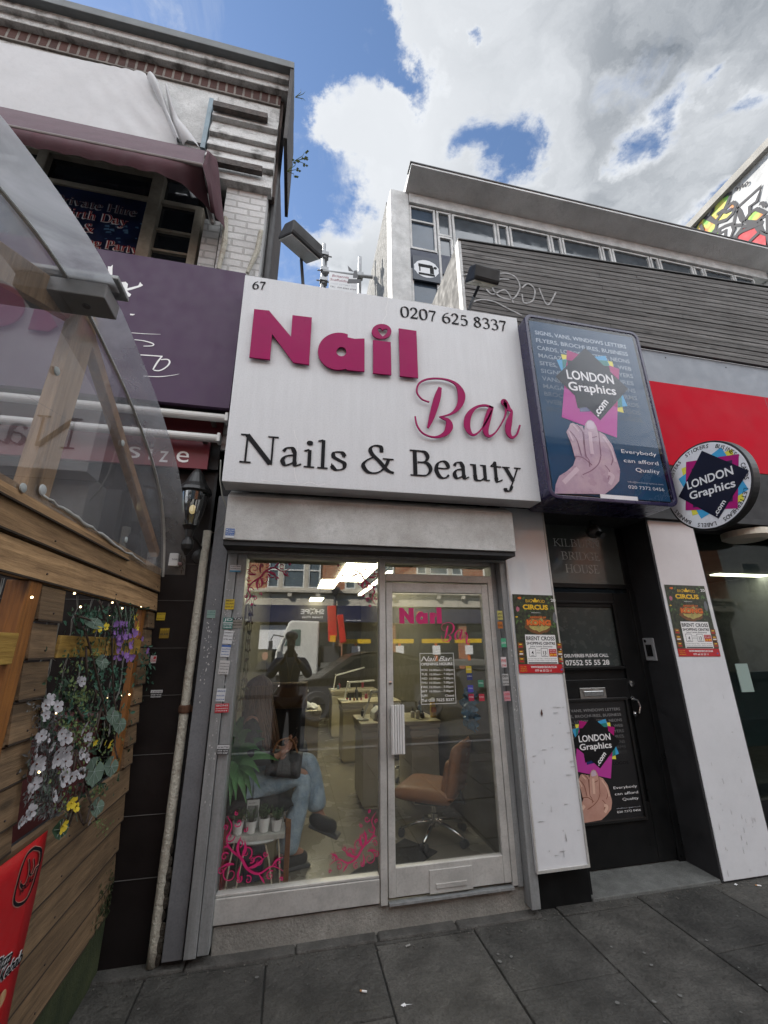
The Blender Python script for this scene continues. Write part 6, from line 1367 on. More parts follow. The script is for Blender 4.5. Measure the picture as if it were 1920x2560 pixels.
# ---------------------------------------------------------------- fairy lights
fl = thing('fairy_lights', 'curtain of twisted clear wire fairy lights hanging in the booth opening', 'lights', (BX-.03, -1.5, 1.82))
r_ = random.Random(12); wires = MB(); bulbs = []
for k in range(17):
    y = -1.9+k*.107+r_.uniform(-.03, .03); x = BX-.045+r_.uniform(-.02, .012); z = 1.815; pts = [(x, y, z)]; zend = r_.uniform(1.0, 1.35)
    while z > zend: z -= .05; y += r_.uniform(-.014, .014); pts.append((x+r_.uniform(-.008, .008), y, z)); 
    for sgn in (1, -1):
        wires.tube([(p[0]+.003*sgn*cos(i*1.7), p[1]+.003*sgn*sin(i*1.7), p[2]) for i, p in enumerate(pts)], .0016, 5)
    for p in pts[1::4]:
        q = (p[0]+.006, p[1]+r_.choice((-1, 1))*.018, p[2]-.012); wires.tube([p, q], .0014, 4); bulbs.append(q)
wires.build('wire', mat('clear_wire', (.22, .22, .20), .3), fl)
bm2 = flat('warm_led', (1, .72, .35), .3, emit=3.5)
bulbs = bulbs[::9][:8]
for q in bulbs: MB().ball(q, .0034, 4).build('bulb', bm2, fl, smooth=True)
for (x, y) in (qf(735, 172), qf(1110, 262), qf(1207, 318), qf(795, 305), qf(1392, 306), qf(1277, 1170), qf(1207, 1178), qf(443, 1312), qf(1125, 1458), qf(315, 210), qf(388, 1935)):
    p = PX(x, y, BX+.012); MB().ball(p, .0042, 5).build('bulb', bm2, fl, smooth=True)
# ---------------------------------------------------------------- artificial flowers
def petal_fl(mb, c, r, n, nrm, up, cup=.25, rnd=None, notch=False):
    nrm = Vector(nrm).normalized(); a = nrm.cross(Vector(up)).normalized(); b = nrm.cross(a)
    for k in range(n):
        t = 2*pi*k/n+rnd.uniform(-.15, .15); d = a*cos(t)+b*sin(t); s = nrm.cross(d); rr2 = r*rnd.uniform(.85, 1.1); h = nrm*cup*rr2
        ps = [c, c+d*rr2*.45+s*rr2*.38+h*.4, c+d*rr2*.85+s*rr2*.42+h*.9, c+d*rr2*1.03+s*rr2*.12+h, c+d*rr2*1.03-s*rr2*.12+h*.9, c+d*rr2*.85-s*rr2*.42+h*.8, c+d*rr2*.45-s*rr2*.38+h*.4]
        i = len(mb.v); mb.v += ps; mb.f += [(i, i+1, i+2, i+3), (i, i+3, i+4), (i, i+4, i+5, i+6)]
def leaf(mb, c, d, up, l, w_, fold_=.2):
    d = Vector(d).normalized(); s = d.cross(Vector(up)).normalized(); n = s.cross(d)
    ps = [c, c+d*l*.3+s*w_*.45-n*w_*fold_*-1, c+d*l*.65+s*w_*.42+n*w_*fold_, c+d*l, c+d*l*.65-s*w_*.42+n*w_*fold_, c+d*l*.3-s*w_*.45+n*w_*fold_, c+d*l*.5]
    i = len(mb.v); mb.v += ps; mb.f += [(i, i+1, i+2, i+6), (i+6, i+2, i+3), (i+6, i+3, i+4), (i, i+6, i+4, i+5)]
fwm = mat('white_silk', (.46, .45, .47), .7, dirt=.45, ds=45); fpm = mat('violet_silk', (.23, .11, .35), .7, dirt=.35, ds=25); fym = mat('yellow_silk', (.66, .50, .03), .7, dirt=.2, ds=25)
lgm = mat('green_silk_leaf', (.035, .115, .07), .6, dirt=.5, ds=18); lgs = mat('sage_silk_leaf', (.10, .15, .11), .7, dirt=.4, ds=18); lgd = mat('dark_silk_leaf', (.022, .06, .028), .6, dirt=.4, ds=18); lgl = mat('lime_silk_leaf', (.13, .18, .06), .7, dirt=.3, ds=20); eyem = flat('flower_eye', (.1, .03, .01), .7); stem_m = mat('brown_twig', (.045, .028, .02), .8)
N1 = (1, -.2, .05)
def spot(x, y, d=.03): return PX(*qf(x, y), BX+d)
def flowers(parent, lst, m, n, eye=True):
    rd_ = random.Random(len(lst)*7+n)
    for (x, y, r, d) in lst:
        c_ = spot(x, y, d); r = r*.82; mb = MB(); petal_fl(mb, c_, r, n, (1, rd_.uniform(-.6, .3), rd_.uniform(-.4, .4)), (0, .1, 1), .3, rd_)
        o = mb.build('flower', m, parent, smooth=True)
        if eye: MB().ball(c_+Vector((.004, 0, 0)), r*.12, 4).build('flower_eye', eyem if m is not fym else fym, o)
def clus(cx, cy, n, sx, sy, r0_, r1, d0, d1, seed):
    rd_ = random.Random(seed); return [(rd_.gauss(cx, sx), rd_.gauss(cy, sy), rd_.uniform(r0_, r1), rd_.uniform(d0, d1)) for _ in range(n)]
wg = thing('white_flower_garland', 'trailing white silk blossoms hanging in the right hand opening of the booth', 'flowers', (BX, -.8, 1.3))
wl = [(480, 1230, .030, .02), (560, 1290, .030, .03), (440, 1280, .028, .02), (440, 1380, .024, .02), (400, 1580, .030, .03), (465, 1600, .024, .03), (350, 1690, .02, .03), (640, 1600, .034, .04), (600, 1560, .028, .04), (820, 1500, .034, .05), (860, 1590, .026, .05), (880, 1640, .026, .05),
      (570, 1740, .030, .03), (650, 1740, .030, .03), (560, 1810, .034, .03), (640, 1830, .034, .03), (800, 1750, .030, .04), (850, 1800, .026, .04), (350, 1860, .036, .03), (400, 1880, .026, .03), (620, 1985, .040, .04), (700, 1980, .036, .04), (790, 1950, .028, .04), (330, 1980, .022, .03), (800, 1040, .028, .02), (760, 1020, .022, .02), (330, 2060, .03, .03), (290, 2150, .03, .03), (520, 2180, .032, .04), (300, 2330, .028, .03), (250, 2380, .026, .03), (200, 2430, .022, .03), (880, 2420, .022, .05), (340, 1760, .026, .03), (500, 1690, .024, .03)]
flowers(wg, wl, fwm, 5)
mb = MB(); rd_ = random.Random(21)
for i in range(26):
    x, y = rd_.gauss(520, 130), rd_.uniform(1150, 2300); pts = [spot(x, y, .01)]
    for k in range(5): x += rd_.uniform(-25, 22); y += rd_.uniform(30, 70); pts.append(spot(x, y, rd_.uniform(.0, .03)))
    mb.tube(pts, .0013, 4)
mb.build('stem', lgs, wg)
mb = MB()
for i in range(1300):
    c_ = spot(rd_.gauss(470, 95)-.05*0, rd_.uniform(1250, 2380), rd_.uniform(-.04, .01)); c_.y -= 0; leaf(mb, c_, (rd_.uniform(-.3, .3), rd_.uniform(-1, 1), rd_.uniform(-1, .6)), (1, 0, .2), rd_.uniform(.012, .03), rd_.uniform(.005, .012))
mb.build('netting_leaf', mat('grey_silk_leaf', (.16, .16, .155), .8, dirt=.4, ds=30), wg)
vg = thing('violet_flower_bunch', 'bunch of violet silk blossoms at the top right of the booth opening', 'flowers', (BX, -.4, 1.6))
vl = clus(1190, 470, 9, 42, 30, .014, .022, .02, .05, 1)+clus(1270, 590, 10, 45, 30, .016, .024, .03, .06, 2)+clus(1170, 620, 8, 35, 40, .015, .022, .03, .05, 3)+clus(1280, 690, 5, 25, 25, .014, .02, .03, .05, 4)+clus(1270, 820, 6, 25, 30, .016, .022, .03, .05, 5)+clus(1160, 770, 5, 30, 30, .015, .022, .02, .04, 6)+[(1450, 740, .022, .06), (1400, 620, .018, .05), (1470, 770, .016, .05)]
flowers(vg, vl, fpm, 5, False)
mb = MB()
for i in range(12):
    a = rd_.uniform(1130, 1320); mb.tube([spot(a, 300, .0), spot(a+rd_.uniform(-30, 30), 500, .03), spot(a+rd_.uniform(-40, 40), 760, .02)], .0016, 4)
mb.build('stem', lgs, vg)
yg = thing('yellow_flower_spray', 'scattered yellow silk blossoms among dark leaves and twigs in the booth opening', 'flowers', (BX, -.5, 1.3))
flowers(yg, [(975, 520, .022, .05), (1040, 500, .020, .05), (930, 535, .014, .04), (1320, 410, .020, .03), (1355, 470, .022, .04), (1350, 520, .016, .04), (1080, 1655, .028, .06), (1035, 1650, .016, .06), (935, 1645, .017, .05), (700, 2240, .03, .05), (740, 2290, .024, .05), (620, 2470, .03, .06), (1340, 390, .014, .03)], fym, 5)
fg = thing('foliage_garland', 'tangle of silk leaves and brown twigs twined through the booth opening', 'plant', (BX, -.6, 1.3))
mb = MB()
def clump(mb, cx, cy, n, sx, sy, l0, l1, wf_, seed, d0=.0, d1=.05):
    rd_ = random.Random(seed)
    for i in range(n):
        c_ = spot(rd_.gauss(cx, sx), rd_.gauss(cy, sy), rd_.uniform(d0, d1)); l = rd_.uniform(l0, l1); leaf(mb, c_, (rd_.uniform(-.1, .5), rd_.uniform(-1, 1), rd_.uniform(-1, .5)), (1, rd_.uniform(-.3, .3), .1), l, l*wf_)
for a in ((850, 420, 26, 90, 70), (1000, 500, 26, 110, 80), (900, 900, 30, 110, 90), (1060, 1250, 26, 90, 90), (760, 1350, 26, 80, 90), (1120, 910, 16, 50, 30), (1180, 970, 16, 50, 50), (1400, 700, 12, 50, 50), (1440, 800, 16, 50, 50), (1420, 900, 18, 50, 50), (1360, 1000, 16, 50, 60), (1470, 1060, 10, 40, 30), (1130, 1110, 14, 50, 30), (1010, 1080, 10, 40, 25)): clump(mb, *a, .022, .036, .5, a[0])
mb.build('leaf', lgm, fg, smooth=False)
mb = MB()
for a in ((700, 900, 50, 90, 120), (900, 1450, 50, 110, 130), (1100, 1600, 40, 80, 130), (700, 1900, 40, 110, 130), (1000, 1900, 40, 80, 120), (620, 2200, 40, 90, 90), (930, 760, 40, 50, 50), (780, 1160, 60, 70, 50), (760, 1220, 40, 50, 40), (660, 1440, 40, 60, 60), (800, 1600, 50, 60, 60), (790, 1530, 40, 60, 40), (1000, 650, 14, 50, 30), (960, 2120, 20, 40, 40), (1010, 2440, 30, 50, 50), (1340, 370, 10, 40, 30), (880, 1660, 20, 40, 30)): clump(mb, *a, .010, .019, .75, a[0]+1)
mb.build('sprig_leaf', lgl, fg)
mb = MB()
for a in ((760, 750, 60, 110, 130), (1150, 1300, 60, 90, 160), (950, 1700, 60, 130, 130), (850, 2100, 60, 130, 120), (1250, 450, 40, 70, 90), (500, 1500, 40, 80, 140), (820, 480, 34, 80, 70), (880, 330, 30, 90, 30), (600, 1060, 40, 80, 60), (620, 1170, 34, 80, 50), (560, 1200, 20, 70, 50), (700, 1380, 40, 80, 70), (860, 1400, 24, 60, 50), (1060, 620, 30, 70, 60), (900, 1180, 40, 80, 80), (1160, 600, 20, 90, 80), (1000, 900, 40, 120, 70), (720, 1680, 40, 80, 60), (1000, 2060, 26, 60, 60), (880, 1300, 30, 80, 80), (1080, 380, 40, 120, 60), (1200, 340, 30, 100, 30)): clump(mb, *a, .014, .034, .55, a[0]+2, -.03, .03)
mb.build('dark_leaf', lgd, fg)
for (x, y, r, col) in ((930, 465, .052, lgs), (1010, 850, .034, lgs), (930, 1930, .058, lgs), (1100, 1880, .046, lgs), (1180, 1460, .046, lgs), (1110, 1380, .04, lgs), (960, 2280, .04, lgs), (600, 640+1860, .034, lgd)):   # round water-lily shaped leaves
    c_ = spot(x, y, .055); nr = Vector((1, -.25, .2 if y > 600 else 1.4)).normalized(); a = nr.orthogonal().normalized(); b = nr.cross(a); mb = MB(); n = 22; ring = []
    for k in range(n+1):
        t = .18+(2*pi-.36)*k/n; ring.append(c_+(a*cos(t)+b*sin(t))*r*(1+.06*sin(t*7))-nr*.006*cos(t*3))
    i = len(mb.v); mb.v += [c_-nr*.008]+ring; mb.f += [(0, k+1, k+2) for k in range(n)]; o = mb.build('round_leaf', col, fg, smooth=True)
    mb = MB()
    for k in range(1, n, 3): d = (ring[k]-c_); mb.bar(c_+nr*.002, c_+d*.9+nr*.004, .0012, .0008, nr)
    mb.build('vein', mat('pale_vein', (.28, .34, .30), .7) if 'pale_vein' not in bpy.data.materials else bpy.data.materials['pale_vein'], o)
mb = MB()
for pts in ([(740, 390), (900, 440), (1110, 560)], [(820, 500), (870, 640), (960, 1000), (1020, 1250), (1075, 1500)], [(1150, 250), (1200, 450), (1230, 600)], [(980, 240), (1040, 430), (1100, 580), (1110, 880)], [(760, 1300), (830, 1440)], [(1110, 580), (1105, 800), (1125, 1180), (1150, 1330)], [(850, 700), (855, 1000)], [(1000, 1300), (940, 1590)], [(1000, 1320), (1060, 1480)], [(760, 1720), (720, 1930)], [(760, 1800), (840, 2000), (850, 2100), (900, 2250), (960, 2420)], [(930, 1250), (960, 1100)], [(870, 1900), (790, 2150), (720, 2350), (680, 2470)], [(730, 2190), (800, 2400), (830, 2460)], [(900, 2250), (850, 2440)], [(770, 2050), (690, 2330), (650, 2450)], [(1170, 1480), (1130, 1640), (1160, 1800)]):
    mb.tube([spot(*p, .05 if k % 2 else .035) for k, p in enumerate(cr(pts, 4) if len(pts) > 2 else pts)], .0042, 6)
mb.build('twig', stem_m, fg, smooth=True)
# ================================================================ inside the nail shop
def q7(x, y): return (520+x*.41591, 1340+y*.41591)
def q8(x, y): return (920+x*.43388, 1340+y*.43388)
def qw(x, y): return (540+x*.20793, 1780+y*.20793)
def qt(x, y): return (620+x*.20494, 1400+y*.20494)
FL = .15
dcream = mat('cream_laminate', (.56, .50, .36), .4, dirt=.12)
def desk(x0, x1, y0, y1, ztop, label, pw=.3, legs='l'):
    t = thing('manicure_desk', label, 'desk', ((x0+x1)/2, (y0+y1)/2, FL), 'cream manicure desks')
    mb = B(x0-.03, x1+.03, y0-.03, y1+.03, ztop-.035, ztop); mb.build('desk_top', dcream, t, bevel=.006)
    for (a, b) in ([(x0, x0+pw)] if legs == 'l' else [(x0, x0+pw), (x1-pw, x1)] if legs == 'b' else [(x1-pw, x1)]):
        m = B(a, b, y0, y1, FL+.03, ztop-.036); m.box(a-.012, b+.012, y0-.012, y1+.012, ztop-.13, ztop-.085); m.box(a-.02, b+.02, y0-.02, y1+.02, ztop-.07, ztop-.037); m.box(a+.02, b-.02, y0+.02, y1-.02, FL+.001, FL+.029)
        m.build('pedestal', dcream, t, bevel=.004)
    return t
zt1 = PY(*q7(905, 1130), 1.40).z
desk(.735, 1.50, 1.43, 1.95, zt1, 'cream manicure desk nearest the glass door', .28, 'b')
desk(.735, 1.50, 3.07, 3.5, zt1, 'cream manicure desk second from the front on the right', .26, 'b')
desk(.73, 1.50, 4.64, 5.1, zt1, 'cream manicure desk furthest back on the right', .24, 'b')
desk(-.45, .372, 2.42, 2.85, zt1, 'cream manicure desk along the left side behind the seated customer', .30, 'r')
lw = flat('white_lamp', (.75, .75, .72), .35)
def dlamp(pts, y, label):
    P_ = [PY(*q7(*p), y) for p in pts]; t = thing('desk_lamp', label, 'lamp', (P_[0].x, y, zt1), 'folding white desk lamps')
    MB().lathe((P_[0].x, y, zt1), [(.06, .001), (.06, .015), (.012, .02)], 18).build('base', lw, t)
    a = Vector((P_[0].x, y, zt1+.02)); MB().bar(a, P_[1], .022, .016).build('arm', lw, t, bevel=.003); MB().bar(P_[1], P_[2], .035, .022).build('lamp_head', lw, t, bevel=.003); MB().ball(P_[1], .02, 6).build('joint', chrome, t, smooth=True)
dlamp([(932, 1130), (984, 938), (1040, 936)], 1.6, 'white desk lamp folded upright on the desk nearest the door')
dlamp([(818, 1005), (840, 880), (1000, 868)], 3.2, 'white desk lamp with level head on the second desk')
dlamp([(755, 905), (768, 838), (940, 790)], 4.8, 'white desk lamp slanting up over the furthest desk')
dlamp([(400, 1040), (330, 928), (605, 930)], 2.55, 'long white desk lamp bar over the left hand desk')
# bits on the desks
t = thing('lotion_bottle', 'yellow and white lotion bottle standing on the desk nearest the door', 'bottle', PY(*q8(377, 1082), 1.6)); p = PY(*q8(377, 1082), 1.6); zb_ = zt1
MB().lathe((p.x, 1.6, zb_), [(.03, .001), (.032, .01), (.032, .12), (.02, .15)], 20).build('bottle', flat('yellow_plastic', (.62, .40, .04), .35), t, smooth=False); MB().lathe((p.x, 1.6, zb_), [(.022, .15), (.022, .185), (.008, .19)], 16).build('cap', wht, t)
B(p.x-.028, p.x+.028, 1.566, 1.5675, zb_+.05, zb_+.10).build('bottle_label', flat('orange_label', (.6, .2, .04), .4), t)
t = thing('uv_nail_lamp', 'white dome nail dryer on the desk nearest the door', 'nail dryer', (1.0, 1.65, zt1)); mb = MB(); mb.prism([(.86, 1.55, zt1+.001), (1.12, 1.55, zt1+.001), (1.11, 1.55, zt1+.07), (1.06, 1.55, zt1+.11), (.92, 1.55, zt1+.11), (.87, 1.55, zt1+.07)], (0, .22, 0)); mb.build('shell', lw, t, bevel=.01); B(.90, 1.08, 1.545, 1.549, zt1+.015, zt1+.06).build('opening', inkdull, t)
t = thing('towel_stack', 'crumpled white towel on the left hand desk', 'towel', (.25, 2.6, zt1))
mb = MB(); r_ = random.Random(4); mb.grid(lambda u, v: Vector((.12+u*.24, 2.48+v*.25, zt1+.015+.05*sin(u*pi)*sin(v*pi)+.012*sin(u*13+v*5)+.01*sin(v*17))), 20, 16); mb.build('cloth', wht, t, smooth=True, solid=.006)
for i in range(5):
    x, y = .80+.05*i, 3.2+.05*(i % 2); t = thing('polish_bottle', 'tiny nail polish bottle on the second desk', 'bottle', (x, y, zt1), 'nail polish bottles'); MB().lathe((x, y, zt1), [(.014, .001), (.014, .035), (.006, .04)], 10).build('glass', flat('polish%d' % i, [(.3, .02, .05), (.05, .02, .1), (.4, .2, .1), (.1, .1, .1), (.3, .1, .2)][i], .2), t); MB().lathe((x, y, zt1), [(.007, .0405), (.006, .085)], 8).build('cap', inkdull, t)
r_ = random.Random(77)
for i in range(14):   # more clutter on the desks
    dk = i % 3; y0_ = (1.5, 3.12, 4.7)[dk]; x = r_.uniform(.78, 1.42); y = y0_+r_.uniform(0, .35); hgt = r_.uniform(.06, .16); c_ = r_.choice([(.5, .5, .48), (.05, .05, .06), (.35, .05, .08), (.12, .2, .3), (.4, .3, .2)])
    if abs(x-1.0) < .16 and dk == 0: x = 1.3+r_.uniform(0, .12)
    t = thing('pump_bottle', 'salon bottle among the clutter on a cream manicure desk', 'bottle', (x, y, zt1), 'bottles on the manicure desks'); MB().lathe((x, y, zt1), [(.018, .001), (.022, .01), (.022, hgt*.7), (.008, hgt*.8)], 12).build('bottle', flat('bottle_tint_%d' % i, c_, .3), t); MB().lathe((x, y, zt1), [(.009, hgt*.8+.0005), (.009, hgt), (.004, hgt+.01)], 8).build('cap', inkdull, t)
# swivel chair
def star_base(t, c, r, m, n=5, a0=.3, zz=.09):
    for k in range(n):
        a = a0+2*pi*k/n; d = Vector((cos(a), sin(a), 0)); e = c+d*r
        MB().tube([c+Vector((0, 0, zz+.03)), c+d*r*.5+Vector((0, 0, zz+.01)), e+Vector((0, 0, zz-.03))], [.018, .016, .012], 8).build('base_arm', m, t, smooth=True)
        s = d.cross(Vector((0, 0, 1))); mb = MB(); mb.lathe(e+Vector((0, 0, .028))+s*.012, [(.027, 0), (.027, .014)], 14, s); mb.lathe(e+Vector((0, 0, .028))-s*.012, [(.027, 0), (.027, .014)], 14, -s); mb.build('castor', inkdull, t)
cc = PZ(*q8(400, 1660), FL+.09); cc.z = FL; cc.x -= .02
oc = thing('swivel_chair', 'tan leather swivel chair on a chrome star base seen through the glass door', 'chair', cc)
tan = mat('tan_leather', (.36, .155, .065), .5, dirt=.2, ds=7, bump=.15, bs=60)
star_base(oc, cc, .27, chrome)
MB().lathe(cc, [(.03, .08), (.03, .17), (.02, .175), (.02, .25)], 16).build('gas_lift', chrome, oc)
fd = Vector((-.80, .60, 0)).normalized(); sd_ = Vector((-fd.y, fd.x, 0)); U = Vector((0, 0, 1))
mb = MB(); mb.obox(cc+U*.265, fd, sd_, U, .13, .1, .02); mb.tube([cc+U*.26-fd*.1-sd_*.05, cc+U*.25-fd*.17-sd_*.13], .008, 6); mb.build('mechanism', inkdull, oc)
mb = MB()
def cush(mb, c, ax, ay, az, hx, hy, hz, n=10):
    for s in (1, -1): mb.grid(lambda u, v: c+ax*((u*2-1)*hx)+ay*((v*2-1)*hy)+az*(s*hz*(max(0, (1-abs(u*2-1)**5)*(1-abs(v*2-1)**5))**.35)), n, n)
cush(mb, cc+U*.335+fd*.03, fd, sd_, U, .25, .24, .055, 14); mb.build('seat', tan, oc, smooth=True)
bk_c = cc+U*.515-fd*.22; bu = (U*.97-fd*.22).normalized(); mb = MB(); cush(mb, bk_c, sd_, bu, fd, .225, .195, .05, 14); mb.build('backrest', tan, oc, smooth=True)
mb = MB(); cush(mb, bk_c+fd*.04-bu*.05, sd_, bu, fd, .20, .13, .045, 14); mb.build('cushion', tan, oc, smooth=True)
mb = MB(); mb.tube([cc+U*.27-fd*.12, cc+U*.27-fd*.25, bk_c-bu*.15-fd*.02], .014, 8); mb.build('back_bar', inkdull, oc)
MB().obox(bk_c+bu*.10-fd*.052, sd_, bu, fd, .022, .008, .001).build('label_tab', flat('pale_tab', (.5, .35, .25), .5), oc)
sc_ = PY(*q8(215, 1235), 2.3); st = thing('salon_stool', 'round dark stool on a chrome stem behind the nearest manicure desk', 'stool', (sc_.x, 2.3, FL))
MB().lathe((sc_.x, 2.3, sc_.z), [(.10, -.05), (.17, -.045), (.18, 0), (.16, .02)], 24).build('seat', mat('dark_red_vinyl', (.05, .02, .018), .4), st); MB().lathe((sc_.x, 2.3, FL), [(.02, .08), (.02, sc_.z-FL-.05)], 12).build('stem', chrome, st); star_base(st, Vector((sc_.x, 2.3, FL)), .22, chrome)
# door mat, blue bag, wall things
mt = MB(); mt.prism([(.46, .32, FL+.002), (.96, .76, FL+.002), (1.14, .50, FL+.002), (.64, .10, FL+.002)], (0, 0, .008)); tag(mt.build('door_mat', mat('black_rubber_mat', (.016, .016, .016), .8, bump=.4, bs=200)), 'black door mat laid askew inside the shop door', 'mat')
p = PX(*q8(590, 1000), 1.50); bg_ = MB(); r_ = random.Random(8)
bg_.grid(lambda u, v: Vector((1.50-.05*sin(u*pi)*sin(v*pi)*(1+.5*sin(u*23+v*7))-.02*sin(v*31+u*11), p.y-.14+.26*u+.02*sin(v*13), p.z-.14+.28*v+.03*sin(u*12))), 24, 24)
tag(bg_.build('plastic_bag', mat('blue_plastic_bag', (.10, .26, .42), .12, dirt=.3, ds=12, bump=.8, bs=25), None, smooth=True), 'crumpled pale blue plastic bag hanging on the right wall inside the shop', 'bag')
for i, (x, y, c_) in enumerate(((585, 810, (.02, .03, .12)), (590, 880, (.05, .05, .3)), (595, 930, (.3, .02, .05)), (650, 850, (.05, .2, .12)), (655, 930, (.4, .03, .05)), (580, 770, (.45, .35, .02)))):
    sticker(q8, (x-17, y-20), (x+17, y+20), -.0085, c_, None, [('CALL', .5, .16, WH)], ['navy sticker high on the door glass', 'blue sticker below the navy one on the door glass', 'dark red sticker lowest on the door glass', 'green sticker near the right edge of the door glass', 'red sticker near the right edge of the door glass', 'yellow sticker on the door glass above the navy one'][i])
# ---------------------------------------------------------------- window lettering and scrolls
dec = thing('window_scrolls', 'pink vinyl scroll ornaments in the four corners of the shop window', 'decal', (.1, -.0, 1.2))
pv = flat('pink_vinyl', (.50, .02, .13), .4)
def spiral(c, r, a0, turns, w0, sgn=1, n=22):
    out = []
    for i in range(n+1): t = i/n; rr2 = r*(1-t*.86); a = a0+sgn*turns*2*pi*t; out.append((c[0]+rr2*cos(a), c[1]+rr2*sin(a), w0*(1-.6*t)))
    return out
def flourish(fr, su, sv, k):
    mb = MB(); F = Fr(fr.o, fr.r*su, fr.u*sv, fr.n); F.r = fr.r*su; F.u = fr.u*sv; F.n = fr.n
    w_ = .018; dd = [0]
    def S(pts, spl=True): dd[0] += .0003; stroke(mb, F, [(a*k, b*k, c_*k) for a, b, c_ in pts], d=dd[0], n=5, spl=spl)
    S([(.03, .95, .006), (.12, .80, .018), (.06, .62, .018), (.14, .48, .03), (.30, .36, .042), (.42, .20, .038), (.60, .12, .03), (.80, .20, .018), (.98, .12, .006)])
    for c_, r, a0, tn, sg_ in (((.16, .16), .13, 1.2, 1.3, 1), ((.38, .42), .10, -1, 1.2, 1), ((.58, .28), .09, 3, 1.2, -1), ((.10, .66), .08, 0, 1.1, -1), ((.78, .08), .07, 1, 1.2, 1), ((.22, .84), .06, 3.4, 1.1, 1), ((.90, .24), .05, 4, 1.1, -1), ((.05, .40), .06, .5, 1.1, 1), ((.44, .06), .06, 2.0, 1.1, -1), ((.26, .56), .06, 5, 1.1, 1), ((.02, .22), .05, 2, 1.2, 1), ((.30, .08), .05, 1, 1.3, -1), ((.48, .32), .045, 4, 1.2, 1), ((.68, .38), .04, 0, 1.2, -1), ((.02, .80), .04, 5, 1.2, 1), ((.34, .74), .035, 1, 1.2, -1), ((.18, .98), .03, 2, 1.2, 1), ((.96, .02), .03, 3, 1.2, -1)): S(spiral(c_, r, a0, tn, .019, sg_), False)
    for pts in ([(.30, .36, .01), (.36, .46, .05), (.34, .60, .004)], [(.30, .36, .01), (.24, .50, .045), (.28, .66, .004)], [(.42, .22, .01), (.54, .24, .045), (.68, .34, .004)], [(.14, .48, .01), (.08, .54, .03), (.02, .52, .004)], [(.60, .12, .01), (.66, .05, .03), (.70, -.01, .004)], [(.80, .20, .01), (.86, .28, .03), (.97, .32, .004)], [(.2, .3, .01), (.1, .3, .035), (.0, .26, .004)], [(.3, .25, .01), (.28, .13, .035), (.34, .04, .004)]): S(pts)
    return mb
for (fx, fz, su, sv, k) in ((-.33, 2.17, 1, -1, .30), (.592, 2.17, -1, -1, .30), (-.322, .31, 1, 1, .36), (.592, .32, -1, 1, .30)): flourish(Fr((fx, -.0005, fz), (1, 0, 0), (0, 0, 1), (0, -1, 0)), su, sv, k).build('scroll', pv, dec)
dd_ = thing('door_lettering', 'pink shop name and white opening hours lettering on the glass door', 'decal', (1, -.0095, 1.6))
letters = [o for o in sg.children if o.name.split('.')[0] in ('letter', 'letter_dot')]
def redo(objs, a4, b4, t0, t1):
    w0, w1 = S4(*a4), S4(*b4); T0, T1 = PY(*q8(*t0), -.0095), PY(*q8(*t1), -.0095); s = (T1.x-T0.x)/(w1.x-w0.x)
    for o in objs:
        me = o.data.copy(); n = bpy.data.objects.new('letter', me); COL.objects.link(n); me.materials.clear(); me.materials.append(pv)
        for v in me.vertices: p_ = v.co+wloc(sg); v.co = Vector((T0.x+(p_.x-w0.x)*s, -.0098+(p_.y-SY+.02)*s*.25, T0.z+(p_.z-w0.z)*s))-wloc(dd_)
        n.parent = dd_
redo(letters[:6], (196, 585), (986, 585), (185, 541), (428, 541)); redo(letters[6:], (968, 868), (1465, 868), (432, 640), (588, 640))
hw_ = flat('white_hours_vinyl', (.62, .62, .60), .5)
def htxt(s, a, b, hh, bold=.01, **k): p, r, q = PY(*q8(*a), -.0095), PY(*q8(*b), -.0095), PY(*q8(a[0], a[1]-hh), -.0095); text(s, q.z-p.z, Fr(p, (1, 0, 0), (0, 0, 1), (0, -1, 0)), hw_, dd_, width=r.x-p.x, bold=bold, **k)
htxt('Nail Bar', (306, 722), (485, 722), 30, 0, shear=.4); htxt('OPENING HOURS', (305, 746), (487, 746), 15, .03)
for i, (a, b) in enumerate((('MON', '10.00am - 7.00pm'), ('TUE', '10.00am - 7.00pm'), ('WED', '10.00am - 7.00pm'), ('THU', '10.00am - 7.00pm'), ('FRI', '10.00am - 7.00pm'), ('SAT', '10.00am - 7.00pm'), ('SUN', '')) ):
    y = 779+i*24.5; htxt(a, (307, y), (342, y), 13, .01)
    if b: htxt(b, (355, y), (492, y), 13, .005)
htxt('Closed', (446, 926), (497, 926), 13); htxt('Tel 020 7625 8337', (310, 956), (498, 954), 17, .01)
mb = MB(); c_ = [PY(*q8(*p), -.0095) for p in ((298, 678), (493, 678), (506, 964), (303, 966))]
x0, x1, z1, z0 = c_[0].x, c_[1].x, c_[0].z, c_[2].z
for bx in ((x0, x1, z1, z1+.003), (x0, x1, z0, z0+.003), (x0, x0+.003, z0+.004, z1-.001), (x1-.003, x1, z0+.004, z1-.001)): mb.poly([(bx[0], -.0095, bx[2]), (bx[1], -.0095, bx[2]), (bx[1], -.0095, bx[3]), (bx[0], -.0095, bx[3])])
mb.build('border', hw_, dd_)
